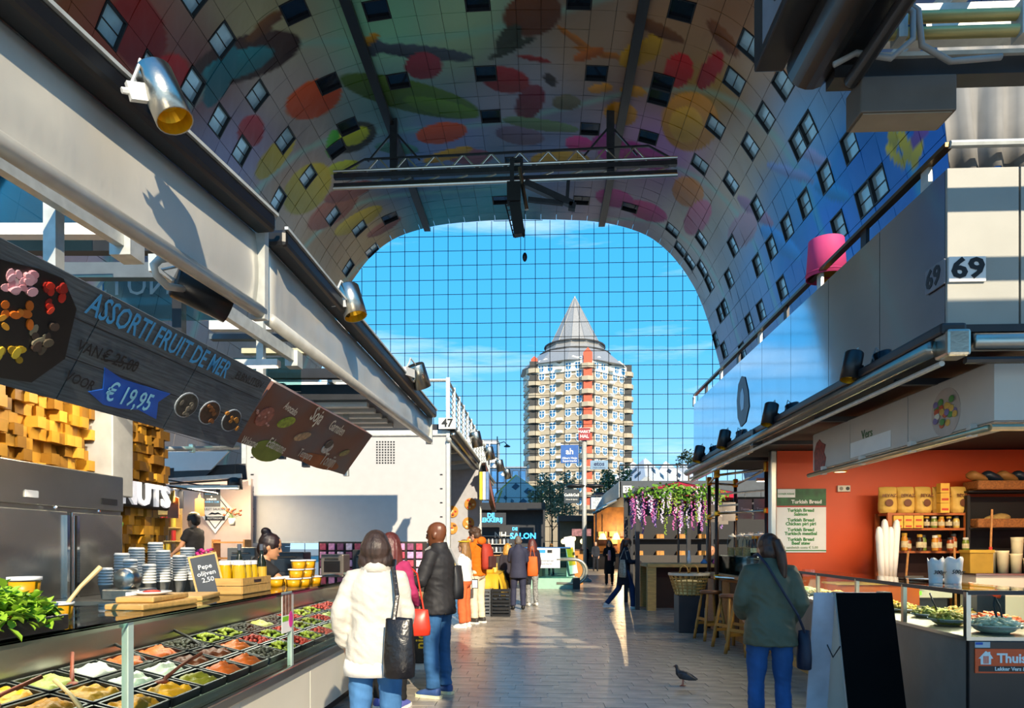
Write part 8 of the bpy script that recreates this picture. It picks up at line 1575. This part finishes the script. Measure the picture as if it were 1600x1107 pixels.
person('fair-haired person half hidden left of the man in the suit', (-.86, 17.6, 0), R(10), 1.62, dict(hairlen=.1), skinA, fabric('top_dark', '38343c', .1), fabric('leggings_black', '1a1a1c'), M('shoe_black', '141212'), M('hair_blond', 'c08a3a', .5, 0, .3, 30), 'long', .024)
# walking woman
L = (2.02, 16.7, 0); rz = R(-78); ct = fabric('coat_navy', '1c2230', .15, .8)
p, J = person('woman in a long dark coat striding to the right with her phone', L, rz, 1.74, dict(hemz=-.34, elL=(-.05, .05, -.25), wrL=(.02, .21, .02), elR=(.05, .04, -.25), wrR=(-.05, .21, .0), knR=(.01, .17, -.40), anR=(.0, .02, -.44), knL=(-.01, -.10, -.42), anL=(-.0, -.30, -.36), lean=.05), skinA, ct, jeans('denim_dark', '22375c'), M('trainer_white', 'd8d6d2', .6), brhair, 'pony', .02, sole=whs, look=(R(8), .35))
bl = wpt(L, rz, (.27, -.13, .98)); bag('patterned canvas tote bag on the arm of the striding woman', tuple(bl), rz, .40, .42, .12, M('tote_canvas', 'a8a496', .85, 0, .45, 24), [wpt(L, rz, (.28, -.2, 1.2)), wpt(L, rz, (.2, -.06, 1.47)), wpt(L, rz, (.29, -.02, 1.2))], name='tote_bag')
ph = wpt(L, rz, (.03, .30, 1.08)); t = E('phone', 'dark phone held by the striding woman', 'phone', tuple(ph)); MB().bb(-.04, .04, -.008, .008, -.07, .07).build('case', blackp, t, bevel=.006); MB().bb(-.034, .034, -.0095, -.007, -.062, .062).build('screen', M('screen_off', '2a3a50', .1), t)
# further people
L = (2.72, 27.3, 0)
p, J = person('woman in black with a pink top walking towards the viewer', L, R(176), 1.78, dict(hairlen=.26, hemz=-.5, knR=(.02, .1, -.42), anR=(0, -.02, -.44), elR=(.05, .05, -.24), wrR=(-.1, .18, .02)), skinA, fabric('coat_black', '17171b', .15), fabric('leggings_black', '1a1a1c'), M('shoe_black', '141212'), blhair, 'long', .028)
MB().loft([(J['up'](.02) + V3(0, .13, 0), .06, .03), (J['up'](.2) + V3(0, .14, 0), .07, .035), (J['up'](.42) + V3(0, .10, 0), .05, .03)], 10).build('pink_top', fabric('top_pink', 'd89aa8', .05), p, smooth=True)
far = [((3.35, 42, 0), 178, 1.84, 'man in a dark jacket walking from the far stalls', '2a2e38', '1f222a', 'crop'), ((2.75, 43.5, 0), 190, 1.78, 'man in a burgundy jacket behind the walking men', '5a2028', '24262e', 'crop'), ((4.4, 33, 0), 172, 1.82, 'person in a black coat behind the striding woman', '1d1e22', '22242a', 'short'),
       ((-2.45, 32.2, 0), 200, 1.74, 'man in a dark shirt standing behind the escalator, furthest left', '24242a', '24262e', 'crop'), ((-1.15, 32.5, 0), 170, 1.80, 'man in a white cap behind the escalator', 'a8a49c', '24262e', 'short'), ((-.4, 32.9, 0), 185, 1.72, 'person with auburn hair behind the escalator glass', '5a3428', '24262e', 'bob'),
       ((.55, 36, 0), 20, 1.70, 'blond person behind the escalator glass', '4a4038', '24262e', 'bob'), ((1.6, 37, 0), 180, 1.76, 'person in a pale blue shirt behind the escalator glass', '9ab4d0', '24262e', 'short'), ((2.0, 31.5, 0), 10, 1.74, 'person in a black coat at the foot of the escalator', '17181c', '1c1c20', 'short')]
for loc, a, H, lb, c1, c2, hs_ in far:
    person(lb, loc, R(a), H, dict(hemz=-.1, elR=(.05, .03, -.25), wrR=(0, .1, -.2)), random.choice((skinA, skinC)), fabric('far_top_' + c1, c1), fabric('far_leg_' + c2, c2), M('shoe_black', '141212'), dkhair if hs_ != 'bob' else lbhair, hs_, .032)
# woman in the green jacket
L = (1.80, 5.45, 0); gj = fabric('jacket_green', '565a4a', .15, .55, .35, 7)
p, J = person('woman in a dark green jacket and blue jeans with a ponytail, seen from behind', L, R(-6), 1.63, dict(elR=(.08, -.02, -.25), wrR=(-.05, .15, -.17), elL=(-.075, -.02, -.25), wrL=(.05, .19, -.12), hemz=-.14, hemf=.02, slv=1.2, lean=.02), skinA, gj, jeans('denim_blue', '2f5488'), M('boot_black', '1c1a1a', .5), M('hair_chestnut', '3a2218', .45, 0, .35, 30, .3, 60, stretch=(1, 1, .2)), 'pony', .011, build=1.04, tl=.024, look=(R(12), .1))
MB().tube([(-.11, .06, 1.43), (-.10, -.03, 1.445), (-.05, -.13, 1.36), (.06, -.165, 1.16), (.17, -.155, .98), (.24, -.08, .84)], .011, 6).build('cross_strap', M('strap_navy', '1a2238', .6), p)
bl = wpt(L, R(-6), (.25, -.02, .70)); bag('small navy cross-body bag at the hip of the woman in green', tuple(bl), 0, .10, .30, .16, M('bag_navy', '1a2036', .6))
# stall holders
L = (-2.84, 6.4, 0)
p, J = person('stall holder with dark hair in a bun, leaning over the counter in a black shirt', L, R(-62), 1.70, dict(lean=.38, elR=(.07, .17, -.16), wrR=(-.04, .21, .02), elL=(-.08, .16, -.17), wrL=(.03, .22, .03), hemz=-.1), skinC, fabric('shirt_black', '1c1b1d', .15), fabric('leggings_black', '1a1a1c'), M('shoe_black', '141212'), M('hair_bun', '241414', .45, 0, .3, 30), 'bun', .012, sleeve=.4, look=(R(-15), .25), collar=False)
MB().tube([J['wrR'] - (J['wrR'] - J['elR']).normalized() * .01, J['wrR'] + (J['wrR'] - J['elR']).normalized() * .03], [.034, .036], 10).build('glove_cuff', blackp, p)
tag(MB().bb(-7.4, -5.74, 11.2, 12.5, 0, .33).build('stall_platform', darkm, bevel=.01), 'raised dark floor platform of the sausage stall', 'platform')
L = (-6.05, 11.7, .33)
p, J = person('stall holder in a black shirt and brown apron behind the hanging cutting boards', L, R(80), 1.80, dict(elR=(.05, .10, -.25), wrR=(-.06, .2, -.12), elL=(-.05, .10, -.25), wrL=(.06, .2, -.12)), skinC, fabric('shirt_black', '1c1b1d'), fabric('leggings_black', '1a1a1c'), M('shoe_black', '141212'), dkhair, 'short', .018, sleeve=.4, collar=False)
MB().loft([(J['hip'] + V3(.0, .02, -.3), .19, .15), (J['hip'] + V3(0, .015, 0), .185, .15), (J['hip'] + V3(0, .01, .12), .165, .13)], 18).build('apron', M('apron_brown', '8a5632', .8), p, smooth=True)
MB().lathe([(.086, -.014), (.088, .014), (.07, .03)], 14, J['HX'](0, -.012, .085)).build('cap', M('cap_check', 'a89060', .8, 0, .5, 60), p, smooth=True)
